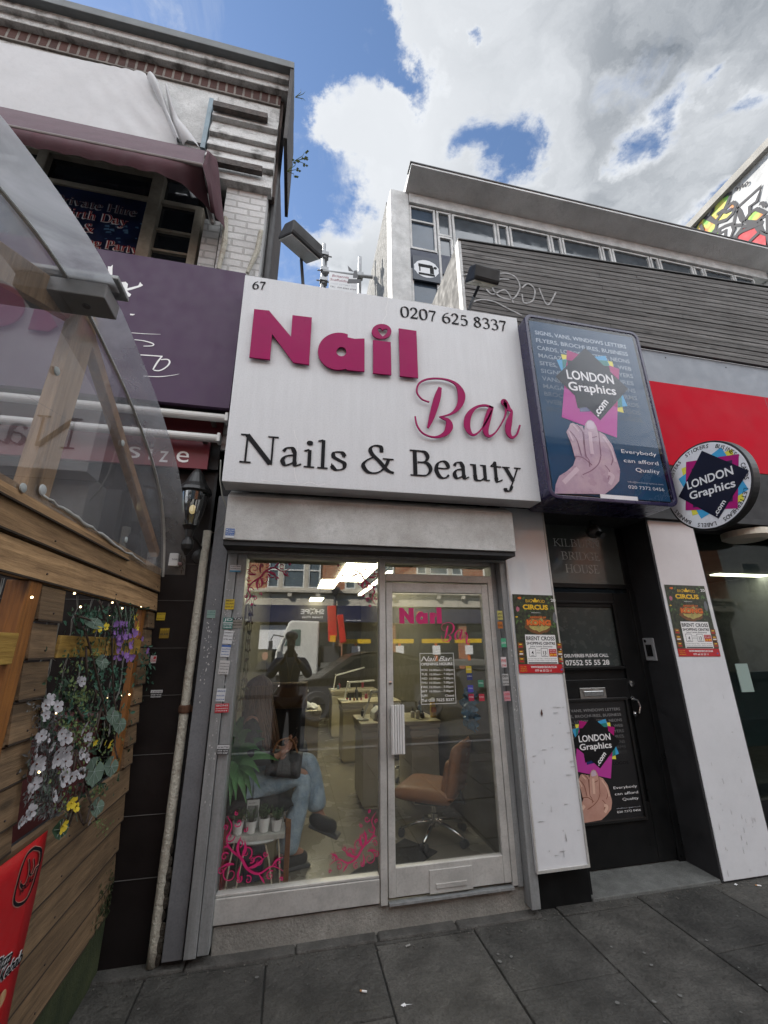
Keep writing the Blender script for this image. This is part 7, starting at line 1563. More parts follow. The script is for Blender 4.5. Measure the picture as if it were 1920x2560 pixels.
# ---------------------------------------------------------------- side table with four potted plants, palm
tb = thing('side_table', 'low pale table on thin metal legs just inside the shop window', 'table', (-.13, .4, FL))
zt4 = .455
mb = B(-.33, .03, .24, .52, zt4-.03, zt4); mb.build('table_top', mat('pale_worn_wood', (.62, .60, .55), .6, dirt=.35, ds=12), tb, bevel=.004); MB().lathe((-.14, .38, zt4-.055), [(.02, 0), (.16, .01), (.18, .024)], 24).build('under_tray', wht, tb)
gold_ = mat('brass_wire', (.72, .66, .50), .35, .3, .1)
for (x0, y0, x1, y1) in ((-.28, .27, -.31, .20), (-.20, .28, -.25, .18), (-.10, .28, -.02, .20), (-.01, .27, .02, .22), (-.26, .5, -.28, .55), (.0, .5, .02, .55)):
    MB().tube([(x0, y0, zt4-.03), ((x0+x1)/2, (y0+y1)/2, (zt4+FL)/2+.02), (x1, y1, FL+.002)], .0055, 6).build('leg', gold_, tb)
MB().lathe((-.15, .3, .33), [(.035, 0), (.035, .006)], 18).build('brace_disc', chrome, tb)
t = thing('wooden_stand', 'orange brown wooden leg stand beside the low pale table', 'stand', (.045, .3, FL)); B(.035, .068, .26, .30, FL, zt4+.02).build('leg', pineV, t, bevel=.003); B(.035, .068, .50, .54, FL, zt4+.02).build('leg', pineV, t, bevel=.003); B(.034, .069, .30, .50, zt4-.02, zt4+.015).build('rail', pineV, t, bevel=.003)
t = thing('blue_bin', 'navy blue bin standing under the low pale table', 'bin', (-.16, .45, FL)); MB().lathe((-.17, .46, FL), [(.075, .001), (.09, .26), (.092, .265)], 24).build('body', mat('navy_plastic', (.012, .025, .08), .4), t); MB().lathe((-.17, .46, FL), [(.096, .266), (.096, .272)], 24).build('rim', mat('navy_rim', (.02, .035, .1), .4), t)
t = thing('red_box', 'red box standing against the left wall by the shop window', 'box', (-.36, .3, FL)); B(-.44, -.325, .16, .5, FL+.001, .46).build('case', mat('red_card', (.28, .012, .018), .5), t, bevel=.003); B(-.445, -.32, .155, .505, .461, .475).build('lid', mat('red_card_lid', (.35, .02, .025), .5), t, bevel=.002)
potm = flat('white_pot', (.85, .85, .84), .4); soil = mat('potting_soil', (.03, .02, .015), .9)
lfm = mat('boxwood_leaf', (.11, .22, .07), .6, dirt=.5, ds=30)
proto = thing('potted_plant', '', 'potted plant', (0, 0, 0), 'potted plants on the low table')
MB().lathe((0, 0, 0), [(.024, .001), (.026, .004), (.036, .068), (.037, .072), (.034, .072), (.033, .062)], 24).build('pot', potm, proto); MB().lathe((0, 0, 0), [(.0325, .058), (.0325, .062)], 16).build('soil', soil, proto)
mb = MB(); sm_ = MB(); r_ = random.Random(17)
for i in range(34):
    a = r_.uniform(0, 2*pi); rr2 = r_.uniform(0, .022); b = Vector((cos(a)*rr2, sin(a)*rr2, .062)); e = b+Vector((cos(a)*r_.uniform(.0, .04), sin(a)*r_.uniform(0, .04), r_.uniform(.03, .085))); sm_.tube([b, (b+e)/2, e], .0009, 4)
    for k in range(9): c_ = b.lerp(e, .25+.75*k/8); leaf(mb, c_, (r_.uniform(-1, 1), r_.uniform(-1, 1), r_.uniform(-.1, .8)), (0, .1, 1), r_.uniform(.008, .014), r_.uniform(.005, .009))
mb.build('foliage', lfm, proto); sm_.build('stems', stem_m, proto)
for i, (x, lab) in enumerate(((262, 'leftmost of the four white potted plants on the low table'), (420, 'second from the left of the four white potted plants'), (575, 'third from the left of the four white potted plants, with the fullest leaves'), (725, 'rightmost of the four white potted plants, by the table corner'))):
    o = proto if i == 0 else copy_tree(proto); p = PY(*qw(x, 1400), .29); o.location = (p.x, .29, zt4+.0005); o.rotation_euler.z = i*1.3; o.scale = (1, 1, [1, .95, 1.12, .92][i]); o['label'] = lab
p = PY(*qw(450, 1100), .36); t = thing('price_card', 'small upright white card behind the potted plants', 'card', (p.x, .36, zt4)); B(p.x-.04, p.x+.04, .36, .363, zt4+.001, p.z+.02).build('card', wht, t); text('Vouchers', .008, Fr((p.x-.03, .3592, p.z), (1, 0, 0), (0, 0, 1), (0, -1, 0)), inkdull, t, width=.05); B(p.x-.035, p.x+.035, .3585, .3595, zt4+.06, p.z-.012).build('photo_print', mat('grey_photo', (.35, .36, .34), .5, ds=40, col2=(.1, .1, .1)), t)
pl = thing('palm_plant', 'large spiky leaved palm in a dark pot at the left side of the shop window', 'plant', (-.34, .42, FL))
MB().lathe((-.36, .62, FL), [(.09, .001), (.11, .03), (.13, .24), (.125, .24)], 24).build('pot', mat('black_pot', (.02, .02, .02), .5), pl)
b0 = PY(*qw(190, 600), .42); MB().tube([(-.36, .62, FL+.2), (-.36, .55, .6), (b0.x, .44, b0.z)], [.022, .018, .016], 8).build('trunk', stem_m, pl)
plm = mat('palm_leaf', (.15, .36, .13), .45, dirt=.35, ds=14); plm2 = mat('palm_leaf_dark', (.05, .13, .05), .5, dirt=.35, ds=14)
r_ = random.Random(31); tips = [(750, 590, .20), (520, 722, .16), (530, 925, .18), (430, 1020, .25), (365, 1100, .22), (585, 330, .30), (480, 130, .4), (560, 240, .36), (240, 1060, .18), (170, 1130, .2), (300, 60, .4), (120, 60, .42), (20, 300, .3), (60, 1000, .25), (100, 850, .2), (600, 480, .45), (420, 300, .5), (330, 900, .5), (250, 180, .5), (40, 560, .25), (180, -40, .25), (330, 60, .22), (60, 130, .25), (420, 230, .22), (270, 330, .2), (140, 260, .2), (520, 460, .18), (0, 700, .2)]
for (tx, ty, yy) in tips:
    t_ = PY(*qw(tx, ty), yy); t_.x = max(t_.x, -.48); s = Vector((b0.x, .42, b0.z)); mid = (s+t_)/2+Vector((0, 0, .07+.05*r_.random())); n = 9; q = [s*(1-k/n)**2+mid*2*(k/n)*(1-k/n)+t_*(k/n)**2 for k in range(n+1)]; mb = MB()
    L_ = []; 
    for k, p in enumerate(q):
        d = (q[min(k+1, n)]-q[max(k-1, 0)]).normalized(); sdv = d.cross(Vector((0, -1, .3))).normalized(); wd_ = .031*(sin(pi*min(1, (k+1.2)/(n+1))**.7)+.08); L_.append((p+sdv*wd_+Vector((0, -.004, .004)), p, p-sdv*wd_+Vector((0, -.004, .004))))
    vs = [x for tri in L_ for x in tri]; mb.add(vs, [(3*k+j, 3*k+j+1, 3*k+j+4, 3*k+j+3) for k in range(n) for j in (0, 1)]); mb.build('leaf', plm if yy < .3 else plm2, pl, smooth=True)
# little clay-flower hanging string in the window's left edge
hs_ = MB(); r_ = random.Random(2)
for k in range(3):
    x = -.30+k*.012; pts = [(x+r_.uniform(-.004, .004), .06, 1.95-i*.03) for i in range(26)]; hs_.tube(pts, .002, 4)
    for i in range(0, 26, 2): leaf(hs_, Vector(pts[i]), (r_.uniform(-1, 1), r_.uniform(-.4, .4), -1), (0, 1, .1), r_.uniform(.02, .045), .014)
tag(hs_.build('dried_garland', mat('dried_stalks', (.17, .11, .07), .8, ds=30, col2=(.06, .07, .03)), None), 'hanging garland of dried leaves along the left edge of the shop window', 'garland')

# ================================================================ people
def skel(name, V, E, m, parent, sub=2, root=None, flatv=None):
    names = list(V); idx = {n: i for i, n in enumerate(names)}; off = wloc(parent)
    me = bpy.data.meshes.new(name); me.from_pydata([tuple(Vector(V[n][0])-off) for n in names], [(idx[a], idx[b]) for a, b in E], [])
    bm = bmesh.new(); bm.from_mesh(me); ly = bm.verts.layers.skin.verify(); bm.verts.ensure_lookup_table()
    for n in names:
        r = V[n][1]; bm.verts[idx[n]][ly].radius = r if isinstance(r, tuple) else (r, r); bm.verts[idx[n]][ly].use_root = (n == (root or names[0]))
    bm.to_mesh(me); bm.free(); o = add_mesh(name, me, m, parent)
    s = o.modifiers.new('skin', 'SKIN'); s.use_smooth_shade = True; s.branch_smoothing = .6; b = o.modifiers.new('sub', 'SUBSURF'); b.levels = sub; b.render_levels = sub
    return o
def chainE(*n): return list(zip(n, n[1:]))
def hand(V, E, wrist, pd, fdir, thumb, side_, curl, pre, L_=.18):
    """five fingers from a wrist; pd palm direction, side_ across the knuckles, curl = direction fingers bend"""
    w_ = Vector(V[wrist][0]); pd, side_, curl = Vector(pd).normalized(), Vector(side_).normalized(), Vector(curl).normalized()
    V[pre+'palm'] = (w_+pd*.055, (.024, .014)); E.append((wrist, pre+'palm'))
    for i, (o_, l) in enumerate(((-.028, .070), (-.010, .080), (.010, .076), (.027, .060))):
        a = w_+pd*.09+side_*o_; V[pre+'k%d' % i] = (a, .0095); b = a+pd*l*.45+curl*l*.12; V[pre+'m%d' % i] = (b, .0085); c_ = b+pd*l*.25+curl*l*.35; V[pre+'t%d' % i] = (c_, .007); E.extend([(pre+'palm', pre+'k%d' % i), (pre+'k%d' % i, pre+'m%d' % i), (pre+'m%d' % i, pre+'t%d' % i)])
    a = w_+pd*.03+side_*(-.034*thumb); V[pre+'th0'] = (a, .011); b = a+pd*.035+side_*(-.022*thumb)+curl*.012; V[pre+'th1'] = (b, .0095); c_ = b+pd*.028+curl*.012; V[pre+'th2'] = (c_, .008); E.extend([(pre+'palm', pre+'th0'), (pre+'th0', pre+'th1'), (pre+'th1', pre+'th2')])
jean = mat('light_denim', (.50, .61, .70), .85, ds=16, col2=(.26, .37, .48), bump=1.0, bs=14, dirt=.2); jack = mat('black_jacket', (.012, .012, .014), .8, dirt=.3, bump=.3, bs=30); hairm = mat('brown_hair', (.20, .11, .06), .55, ds=40, col2=(.07, .035, .02), streak=True, dirt=.3)
wm = thing('person', 'seated customer with long brown hair, black jacket and pale jeans, legs crossed, holding a phone', 'person', (-.2, .6, FL+.45))
V = {'pelvis': ((-.20, .62, .68), .10), 'waist': ((-.23, .62, .82), .085), 'chest': ((-.24, .60, 1.00), (.10, .085)), 'neckb': ((-.215, .60, 1.13), .05), 'neck': ((-.195, .60, 1.18), .042), 'jaw': ((-.165, .59, 1.225), .052), 'head': ((-.175, .59, 1.29), (.078, .072)), 'crown': ((-.20, .59, 1.345), .055), 'nose': ((-.10, .585, 1.245), .012),
     'shR': ((-.22, .44, 1.10), .05), 'elR': ((-.17, .36, .86), .038), 'wrR': ((-.02, .43, .85), .024), 'shL': ((-.22, .76, 1.10), .05), 'elL': ((-.14, .78, .86), .038), 'wrL': ((-.0, .60, .86), .024),
     'hipR': ((-.16, .53, .66), .085), 'knR': ((.19, .50, .72), .055), 'anR': ((.07, .46, .28), .04), 'ftR': ((.20, .52, .22), .03), 'hipL': ((-.16, .71, .66), .085), 'knL': ((.22, .62, .80), .055), 'anL': ((.30, .58, .42), .04), 'ftL': ((.38, .52, .37), .03)}
E_ = chainE('pelvis', 'waist', 'chest', 'neckb', 'neck', 'jaw', 'head', 'crown')+[('jaw', 'nose')]+chainE('chest', 'shR', 'elR', 'wrR')+chainE('chest', 'shL', 'elL', 'wrL')+chainE('pelvis', 'hipR', 'knR', 'anR', 'ftR')+chainE('pelvis', 'hipL', 'knL', 'anL', 'ftL')
hand(V, E_, 'wrR', (.75, .05, .65), None, 1, (0, .3, 1), (-.2, .8, .3), 'r')
hand(V, E_, 'wrL', (.85, -.3, .4), None, -1, (0, .3, 1), (-.2, -.6, .3), 'l')
skel('body', V, E_, skin, wm)
skel('jacket', {'a': ((-.21, .62, .74), .125), 'b': ((-.235, .61, .88), .125), 'c': ((-.24, .60, 1.02), .125), 'd': ((-.22, .60, 1.12), .085), 'sr': ((-.22, .44, 1.08), .075), 'er': ((-.17, .355, .86), .06), 'wr': ((-.04, .42, .85), .042), 'sl': ((-.22, .76, 1.08), .075), 'el': ((-.14, .78, .86), .06), 'wl': ((-.03, .62, .86), .042)}, chainE('a', 'b', 'c', 'd')+chainE('c', 'sr', 'er', 'wr')+chainE('c', 'sl', 'el', 'wl'), jack, wm)
skel('jeans', {'p': ((-.19, .62, .66), .125), 'hr': ((-.12, .53, .66), .092), 'mr': ((.04, .50, .68), .080), 'kr': ((.185, .50, .70), .072), 'cr': ((.15, .48, .52), .070), 'ar': ((.095, .47, .34), .080), 'br': ((.07, .465, .245), .095), 'hl': ((-.12, .70, .67), .092), 'ml': ((.06, .66, .73), .080), 'kl': ((.215, .61, .78), .072), 'cl': ((.26, .585, .63), .068), 'al': ((.285, .57, .445), .085)}, chainE('p', 'hr', 'mr', 'kr', 'cr', 'ar', 'br')+chainE('p', 'hl', 'ml', 'kl', 'cl', 'al'), jean, wm)
shoe_m = mat('black_trainer', (.010, .010, .011), .6, dirt=.2)
for a in (((.04, .455, .212), (.13, .495, .205), (.225, .53, .198)), ((.27, .565, .405), (.345, .535, .375), (.43, .50, .355))):
    o = skel('shoe', {'a': (Vector(a[0])+Vector((0, 0, .045)), (.05, .05)), 'h': (a[0], (.06, .062)), 'm': (a[1], (.06, .052)), 't': (a[2], (.05, .038))}, chainE('a', 'h', 'm', 't'), shoe_m, wm)
    d = (Vector(a[2])-Vector(a[0])).normalized(); s = d.cross(U).normalized(); u_ = s.cross(d); c_ = (Vector(a[0])+Vector(a[2]))/2-u_*.036
    mb = MB(); mb.obox(c_, d, s, u_, .115, .044, .014); mb.build('sole', inkdull, o, bevel=.012)
mb = MB(); r_ = random.Random(5)
for i in range(150):
    a = r_.uniform(.5, 2*pi-.5); hc = Vector((-.185, .59, 1.30)); d = Vector((cos(a), sin(a), 0)); s0 = hc+Vector((0, 0, .085))+d*.015; s1 = hc+d*(.092+r_.uniform(-.006, .006))+U*.03; s2 = hc+d*(.10+r_.uniform(0, .012))-U*.08
    dx = .07+r_.uniform(-.02, .05) if cos(a) > -.2 else -.03; s3 = hc+Vector((d.x*.10+dx*.4, d.y*.12, -.22)); s4 = hc+Vector((d.x*.07+dx, d.y*.12-.02, -.36-r_.uniform(0, .09)))
    pts = cr([s0, s1, s2, s3, s4], 4); mb.tube([Vector(p) for p in pts], [.007]*(len(pts)-3)+[.006, .004, .001], 5)
mb.build('hair', hairm, wm, smooth=True)
mb = MB(); cush(mb, Vector((.03, .46, .80)), Vector((.95, 0, -.15)), Vector((.1, .3, .95)).normalized(), Vector((0, -1, .2)).normalized(), .13, .085, .05, 12)
hb = thing('handbag', 'slouchy dark grey handbag resting on the lap of the seated customer', 'bag', (.03, .46, .72)); mb.build('bag_body', mat('grey_leather', (.055, .055, .058), .55, dirt=.3, bump=.3), hb, smooth=True)
mb = MB(); mb.tube(cr([(-.06, .43, .86), (-.02, .42, .95), (.07, .43, .96), (.12, .44, .87)], 6), .006, 6); mb.build('strap', tan, hb, smooth=True)
ph = thing('smartphone', 'black smartphone held up by the seated customer', 'phone', (.07, .47, .93)); pa, pu = Vector((.42, 0, .9)).normalized(), Vector((0, 1, 0)); pn = pa.cross(pu); MB().obox((.075, .475, .955), pa, pu, pn, .075, .036, .004).build('case', flat('phone_black', (.01, .01, .012), .15), ph, bevel=.004); MB().obox(Vector((.075, .475, .955))-pn*.0046, pa, pu, pn, .070, .032, .0005).build('screen', flat('phone_screen', (.02, .02, .025), .05), ph)
for o_ in (wm, hb, ph): o_.location.x -= .03
ch = thing('waiting_chair', 'black upholstered chair with tan back rim under the seated customer', 'chair', (-.15, .6, FL)); mb = MB(); cush(mb, Vector((-.14, .61, .555)), Vector((1, 0, 0)), Vector((0, 1, 0)), U, .25, .23, .05, 12); mb.build('seat', blkleather, ch, smooth=True)
mb = MB(); cush(mb, Vector((-.40, .61, .80)), Vector((0, 1, 0)), U, Vector((1, 0, 0)), .22, .22, .04, 12); mb.build('backrest', blkleather, ch, smooth=True)
for x in (-.33, .05):
    for y in (.43, .8): MB().tube([(x, y, .53), (x, y, FL)], .014, 8).build('leg', chrome, ch)
ch.location.x -= .03
# second chair further in, tan back
c2 = PY(*qt(460, 1650), 1.5); ch = thing('tan_back_chair', 'black chair with a tan rounded back standing deeper in the shop', 'chair', (c2.x, 1.5, FL)); mb = MB(); cush(mb, Vector((c2.x, 1.5, c2.z)), Vector((1, 0, 0)), U, Vector((0, -1, 0)), .21, .12, .04, 12); mb.build('backrest', mat('tan_back', (.16, .10, .045), .6), ch, smooth=True)
mb = MB(); cush(mb, Vector((c2.x, 1.7, FL+.5)), Vector((1, 0, 0)), Vector((0, 1, 0)), U, .24, .23, .06, 12); mb.build('seat', blkleather, ch, smooth=True); mb = B(c2.x-.2, c2.x+.2, 1.50, 1.53, FL+.4, c2.z-.1); mb.build('back_panel', blkleather, ch, bevel=.02)
for x in (-.2, .2):
    for y in (1.52, 1.88): MB().tube([(c2.x+x, y, FL+.46), (c2.x+x, y, FL)], .014, 8).build('leg', blkleather, ch)
# the photographer, standing behind the camera (seen mirrored in the shop window)
pm = thing('person', 'standing photographer in navy shirt and black trousers holding up a phone', 'person', (0, -3.35, 0))
yb = -3.36
V = {'pelvis': ((0, yb, .98), .12), 'waist': ((0, yb, 1.12), .12), 'chest': ((0, yb+.01, 1.33), (.15, .11)), 'neckb': ((0, yb+.02, 1.47), .06), 'neck': ((0, yb+.03, 1.53), .052), 'jaw': ((0, yb+.07, 1.60), .06), 'head': ((0, yb+.06, 1.69), (.082, .088)), 'crown': ((0, yb+.05, 1.76), .06), 'nose': ((0, yb+.16, 1.645), .012),
     'shR': ((.19, yb+.01, 1.42), .058), 'elR': ((.27, yb+.10, 1.20), .045), 'wrR': ((.085, yb+.26, 1.44), .028), 'shL': ((-.19, yb+.01, 1.42), .058), 'elL': ((-.27, yb+.10, 1.20), .045), 'wrL': ((-.085, yb+.26, 1.44), .028),
     'hipR': ((.10, yb, .92), .095), 'knR': ((.11, yb+.02, .50), .06), 'anR': ((.12, yb, .10), .045), 'ftR': ((.13, yb+.14, .045), .035), 'hipL': ((-.10, yb, .92), .095), 'knL': ((-.11, yb+.02, .50), .06), 'anL': ((-.12, yb, .10), .045), 'ftL': ((-.13, yb+.14, .045), .035)}
E_ = chainE('pelvis', 'waist', 'chest', 'neckb', 'neck', 'jaw', 'head', 'crown')+[('jaw', 'nose')]+chainE('chest', 'shR', 'elR', 'wrR')+chainE('chest', 'shL', 'elL', 'wrL')+chainE('pelvis', 'hipR', 'knR', 'anR', 'ftR')+chainE('pelvis', 'hipL', 'knL', 'anL', 'ftL')
hand(V, E_, 'wrR', (-.3, .12, .9), None, 1, (-.3, .9, 0), (-.8, .1, .1), 'r'); hand(V, E_, 'wrL', (.3, .12, .9), None, 1, (.3, .9, 0), (.8, .1, .1), 'l')
skel('body', V, E_, mat('dark_skin', (.06, .03, .02), .5, dirt=.1), pm)
navs = mat('navy_shirt', (.028, .04, .095), .8, dirt=.3)
skel('shirt', {'a': ((0, yb, 1.0), .15), 'b': ((0, yb, 1.15), .15), 'c': ((0, yb+.01, 1.34), (.185, .14)), 'd': ((0, yb+.02, 1.47), .085), 'sr': ((.19, yb+.01, 1.41), .08), 'er': ((.27, yb+.10, 1.20), .062), 'wr': ((.12, yb+.23, 1.40), .045), 'sl': ((-.19, yb+.01, 1.41), .08), 'el': ((-.27, yb+.10, 1.20), .062), 'wl': ((-.12, yb+.23, 1.40), .045)}, chainE('a', 'b', 'c', 'd')+chainE('c', 'sr', 'er', 'wr')+chainE('c', 'sl', 'el', 'wl'), navs, pm)
skel('trousers', {'p': ((0, yb, .96), .145), 'hr': ((.10, yb, .86), .11), 'kr': ((.115, yb+.02, .5), .085), 'ar': ((.12, yb, .12), .075), 'hl': ((-.10, yb, .86), .11), 'kl': ((-.115, yb+.02, .5), .085), 'al': ((-.12, yb, .12), .075)}, chainE('p', 'hr', 'kr', 'ar')+chainE('p', 'hl', 'kl', 'al'), blkleather, pm)
for s in (-1, 1): skel('shoe', {'h': ((s*.12, yb-.03, .05), .05), 't': ((s*.135, yb+.17, .04), .042)}, [('h', 't')], shoe_m, pm)
mb = MB(); mb.tube(cr([(-.09, yb+.10, 1.50), (-.03, yb+.155, 1.32), (0, yb+.158, 1.10)], 6), .012, 6); mb.tube(cr([(.09, yb+.10, 1.50), (.03, yb+.155, 1.32), (0, yb+.16, 1.10)], 6), .012, 6); mb.build('lanyard', inkdull, pm, smooth=True)
mb = MB(); mb.ball((0, yb+.03, 1.745), .098, 10, (.95, 1.02, .75)); mb.build('hair', inkdull, pm, smooth=True)
t = thing('camera_phone', 'black phone held up in both hands by the photographer', 'phone', (0, -3.04, 1.5)); B(-.038, .038, -3.05, -3.041, 1.465, 1.62).build('case', bpy.data.materials['phone_black'], t, bevel=.006); B(-.034, .034, -3.0515, -3.0505, 1.47, 1.615).build('screen', flat('phone_glow', (.5, .5, .55), .2, emit=.4), t)
# ================================================================ across the street (mirrored in the glass)
OY = -17
def MQ(q, yv): p = PY(q[0], q[1], yv); p.y = .012-yv; return p
opw = brick('sunlit_orange_brick', (.36, .12, .05), (.28, .08, .035), (.33, .27, .2), 0, .225, .075, .01, dirt=.3); stone = mat('pale_stone_dressing', (.50, .46, .38), .8, dirt=.2, ds=5)
op = thing('brick_terrace', 'orange brick terrace with white sash windows over shops across the street, mirrored in the glass', 'building', (0, OY, 0))
B(-26, 26, OY-8, OY, 4.1, 12.5).build('wall', opw, op); B(-26, 26, OY-.4, OY+.28, 3.98, 4.14).build('cornice', stone, op, bevel=.03); B(-26, 26, OY-.4, OY+.08, 3.42, 3.975).build('stone_band', stone, op); B(-26, 26, OY-8, OY-.41, 0, 4.0).build('ground_floor_wall', mat('dim_shop', (.04, .04, .045), .5), op); B(-26, 26, OY-.5, OY+.35, 12.5, 12.9).build('parapet', stone, op)
mb = MB()
for i in range(-8, 9):
    for dx in (0, 1.3): mb.box(-.3+i*3.62+dx, -.1+i*3.62+dx, OY+.085, OY+.25, 3.8, 3.975)
mb.build('corbel', stone, op)
gl2 = mat('sash_glass', (.10, .13, .15), .08, spec=.8); wfr = flat('white_sash_frame', (.6, .6, .57), .6)
for i in range(-6, 6):
    xg = -1.18+i*3.62
    for z0, z1 in ((4.22, 5.9), (7.2, 8.8)):
        for a, b in ((0, .38), (.68, 1.55), (1.85, 2.3)):
            m = MB(); x0, x1 = xg+a, xg+b
            for bx in ((x0-.07, x0, z0, z1), (x1, x1+.07, z0, z1), (x0, x1, z0, z0+.06), (x0, x1, z1-.06, z1), (x0, x1, (z0+z1)/2-.03, (z0+z1)/2+.03)): m.box(bx[0], bx[1], OY+.01, OY+.08, bx[2], bx[3])
            o = m.build('window', wfr, op); B(x0, x1, OY+.012, OY+.03, z0+.06, z1-.06).build('pane', gl2, o)
    B(xg-.15, xg+2.45, OY+.0005, OY+.16, 4.142, 4.21).build('sill', stone, op)
    mb = MB(); 
    for a in (.43, 1.60): mb.box(xg+a, xg+a+.2, OY+.0005, OY+.10, 4.212, 5.95)
    mb.build('stone_mullion', stone, op)
cs = thing('dental_clinic_front', 'navy fronted dental clinic below the brick terrace, its white name reversed in the shop window', 'shop', (0, OY+.3, 0))
nv = mat('navy_fascia', (.022, .026, .07), .4); B(-6, 4.6, OY-.3, OY+.30, 2.66, 3.41).build('fascia', nv, cs)
B(4.65, 12, OY-.3, OY+.30, 2.62, 3.30).build('second_fascia', mat('slate_fascia', (.05, .05, .085), .4), cs)
of = Fr((0, OY+.302, 0), (-1, 0, 0), (0, 0, 1), (0, 1, 0))
def otxt(s, xm, z, h, m=wht, w_=None, bold=.02): text(s, h, Fr((xm, OY+.3035, z), (-1, 0, 0), (0, 0, 1), (0, 1, 0)), m, cs, width=w_, bold=bold, align='c')
for dx in (0, -5.05): otxt('SH', 1.22+dx-.35*0, 3.02, .22, w_=.36); otxt('PE', .52+dx, 3.02, .22, w_=.36); otxt('Dental Clinic', .87+dx, 2.84, .09, w_=.95); otxt('020 7624 4449', .87+dx+1.9, 2.72, .05, w_=.7)
mb = MB()
for dx in (0, -5.05): stroke(mb, Fr((.87+dx, OY+.3035, 3.02), (-1, 0, 0), (0, 0, 1), (0, 1, 0)), [(-.10, .0), (-.13, .14), (-.09, .24), (0, .19), (.09, .24), (.13, .14), (.10, 0), (.04, .0), (0, .09), (-.04, 0)], .03)
mb.build('tooth_emblem', wht, cs)
mb = MB(); stroke(mb, Fr((6.0, OY+.3035, 2.95), (-1, 0, 0), (0, 0, 1), (0, 1, 0)), [(-.15, -.05), (-.13, .13), (.02, .2), (.15, .1)], .09); mb.build('orange_emblem', flat('orange_vinyl', (.6, .1, .04), .5), cs)
a, b = MQ(qt(150, 795), 17), MQ(qt(450, 1085), 17); B(a.x, b.x, OY+.02, OY+.05, b.z, a.z).build('window_blind', wht, cs)
B(-6, 12, OY-.2, OY+.0, .55, 2.6).build('shop_glass', mat('dark_shop_glass2', (.03, .035, .04), .1), cs); B(-6, 12, OY-.2, OY+.1, 0, .55).build('stall_riser', inkdull, cs)
for x in (-6, -3.3, 2.1, 4.6, 8.2): B(x-.2, x+.2, OY-.2, OY+.2, 0, 2.62).build('pier', opw, cs)
a, b = MQ(qt(130, 1100), 17), MQ(qt(280, 1330), 17); t = thing('clinic_poster', 'dark poster of a smiling woman in the window across the street', 'poster', (a.x, OY+.2, b.z)); B(a.x, b.x, OY+.06, OY+.08, b.z, a.z).build('print', mat('olive_print', (.12, .11, .07), .5), t)
f = Fr(((a.x+b.x)/2, OY+.082, (a.z+b.z)/2), (-1, 0, 0), (0, 0, 1), (0, 1, 0)); mb = MB(); mb.poly([f.p(.13*cos(k*pi/8), .15+.18*sin(k*pi/8)) for k in range(16)]); mb.build('face_print', flat('face_print', (.42, .25, .17), .5), t); mb = MB(); mb.poly([f.p(*q, .001) for q in ((-.35, -.4), (.35, -.4), (.28, -.12), (.08, -.04), (-.08, -.04), (-.28, -.12))]); mb.build('clothes_print', inkdull, t)
# wall lamp post / drain on the terrace
a = MQ(qt(1070, 370), 16.5); t = thing('rain_hopper', 'dark cast iron rain hopper and pipe on the terrace across the street', 'pipe', (a.x, OY, 4)); MB().tube([(a.x, OY+.3, 3.9), (a.x, OY+.35, .1)], .07, 8).build('pipe', inkdull, t); MB().lathe((a.x, OY+.35, 3.85), [(.1, 0), (.28, .28), (.28, .38)], 4).build('hopper', inkdull, t)
# white lorry with crane
TY = -11
tk = thing('flatbed_lorry', 'white lorry with flatbed and red crane arms parked across the street, mirrored in the glass', 'lorry', (0, TY, 0))
tw = mat('white_truck_paint', (.60, .60, .56), .3, dirt=.1)
mb = MB(); prof_ = [(.86, .75), (.86, 2.38), (-.02, 2.40), (-.12, 2.34), (-.46, 1.45), (-.52, .75)]
mb.prism([(x, TY, z) for x, z in prof_], (0, -2.1, 0)); mb.build('cab', tw, tk, bevel=.05)
mb = MB(); mb.prism([(x, TY+.004, z) for x, z in ((.28, 1.62), (.28, 2.12), (-.02, 2.12), (-.22, 1.62))], (0, .006, 0)); mb.build('door_window', mat('cab_glass', (.10, .16, .15), .08), tk, bevel=.01)
B(.05, .2, TY+.004, TY+.012, 1.12, 1.2).build('step_recess', inkdull, tk)
mb = MB(); mb.tube([(-.25, TY+.05, 1.9), (-.55, TY+.25, 1.95), (-.62, TY+.3, 1.8)], .02, 6); mb.box(-.68, -.56, TY+.24, TY+.30, 1.5, 1.78); mb.build('mirror', inkdull, tk)
B(.95, 7.0, TY-2.0, TY-.05, .95, 1.1).build('flatbed', mat('grey_bed', (.14, .14, .13), .7), tk); B(-.4, 6.9, TY-1.9, TY-.2, .55, .748).build('chassis', inkdull, tk)
for x in (.05, 3.4, 5.9):
    for y in (TY-.1, TY-1.9): MB().lathe((x, y-.13, .42), [(.42, 0), (.42, .26)], 24, (0, 1, 0)).build('wheel', inkdull, tk)
rd2 = mat('red_crane_paint', (.62, .02, .015), .4)
for a, b, w_ in ((qt(1020, 560), qt(1035, 990), .28), (qt(1120, 670), qt(1160, 1010), .2)):
    A, B_ = MQ(a, 10.9), MQ(b, 10.9); MB().bar(A, B_, w_, .2, (0, 1, 0)).build('crane_arm', rd2, tk, bevel=.02)
B(.94, 1.6, TY-1.6, TY-.2, 1.11, 1.6).build('crane_base', inkdull, tk)
A = MQ(qt(1033, 960), 10.8); B(A.x-.09, A.x+.09, A.y, A.y+.05, A.z-.1, A.z+.1).build('crane_lamp', flat('amber', (.7, .35, .02), .4), tk)
yb_ = flat('yellow_board', (.65, .42, .02), .5); orp = flat('orange_post', (.6, .14, .03), .5)
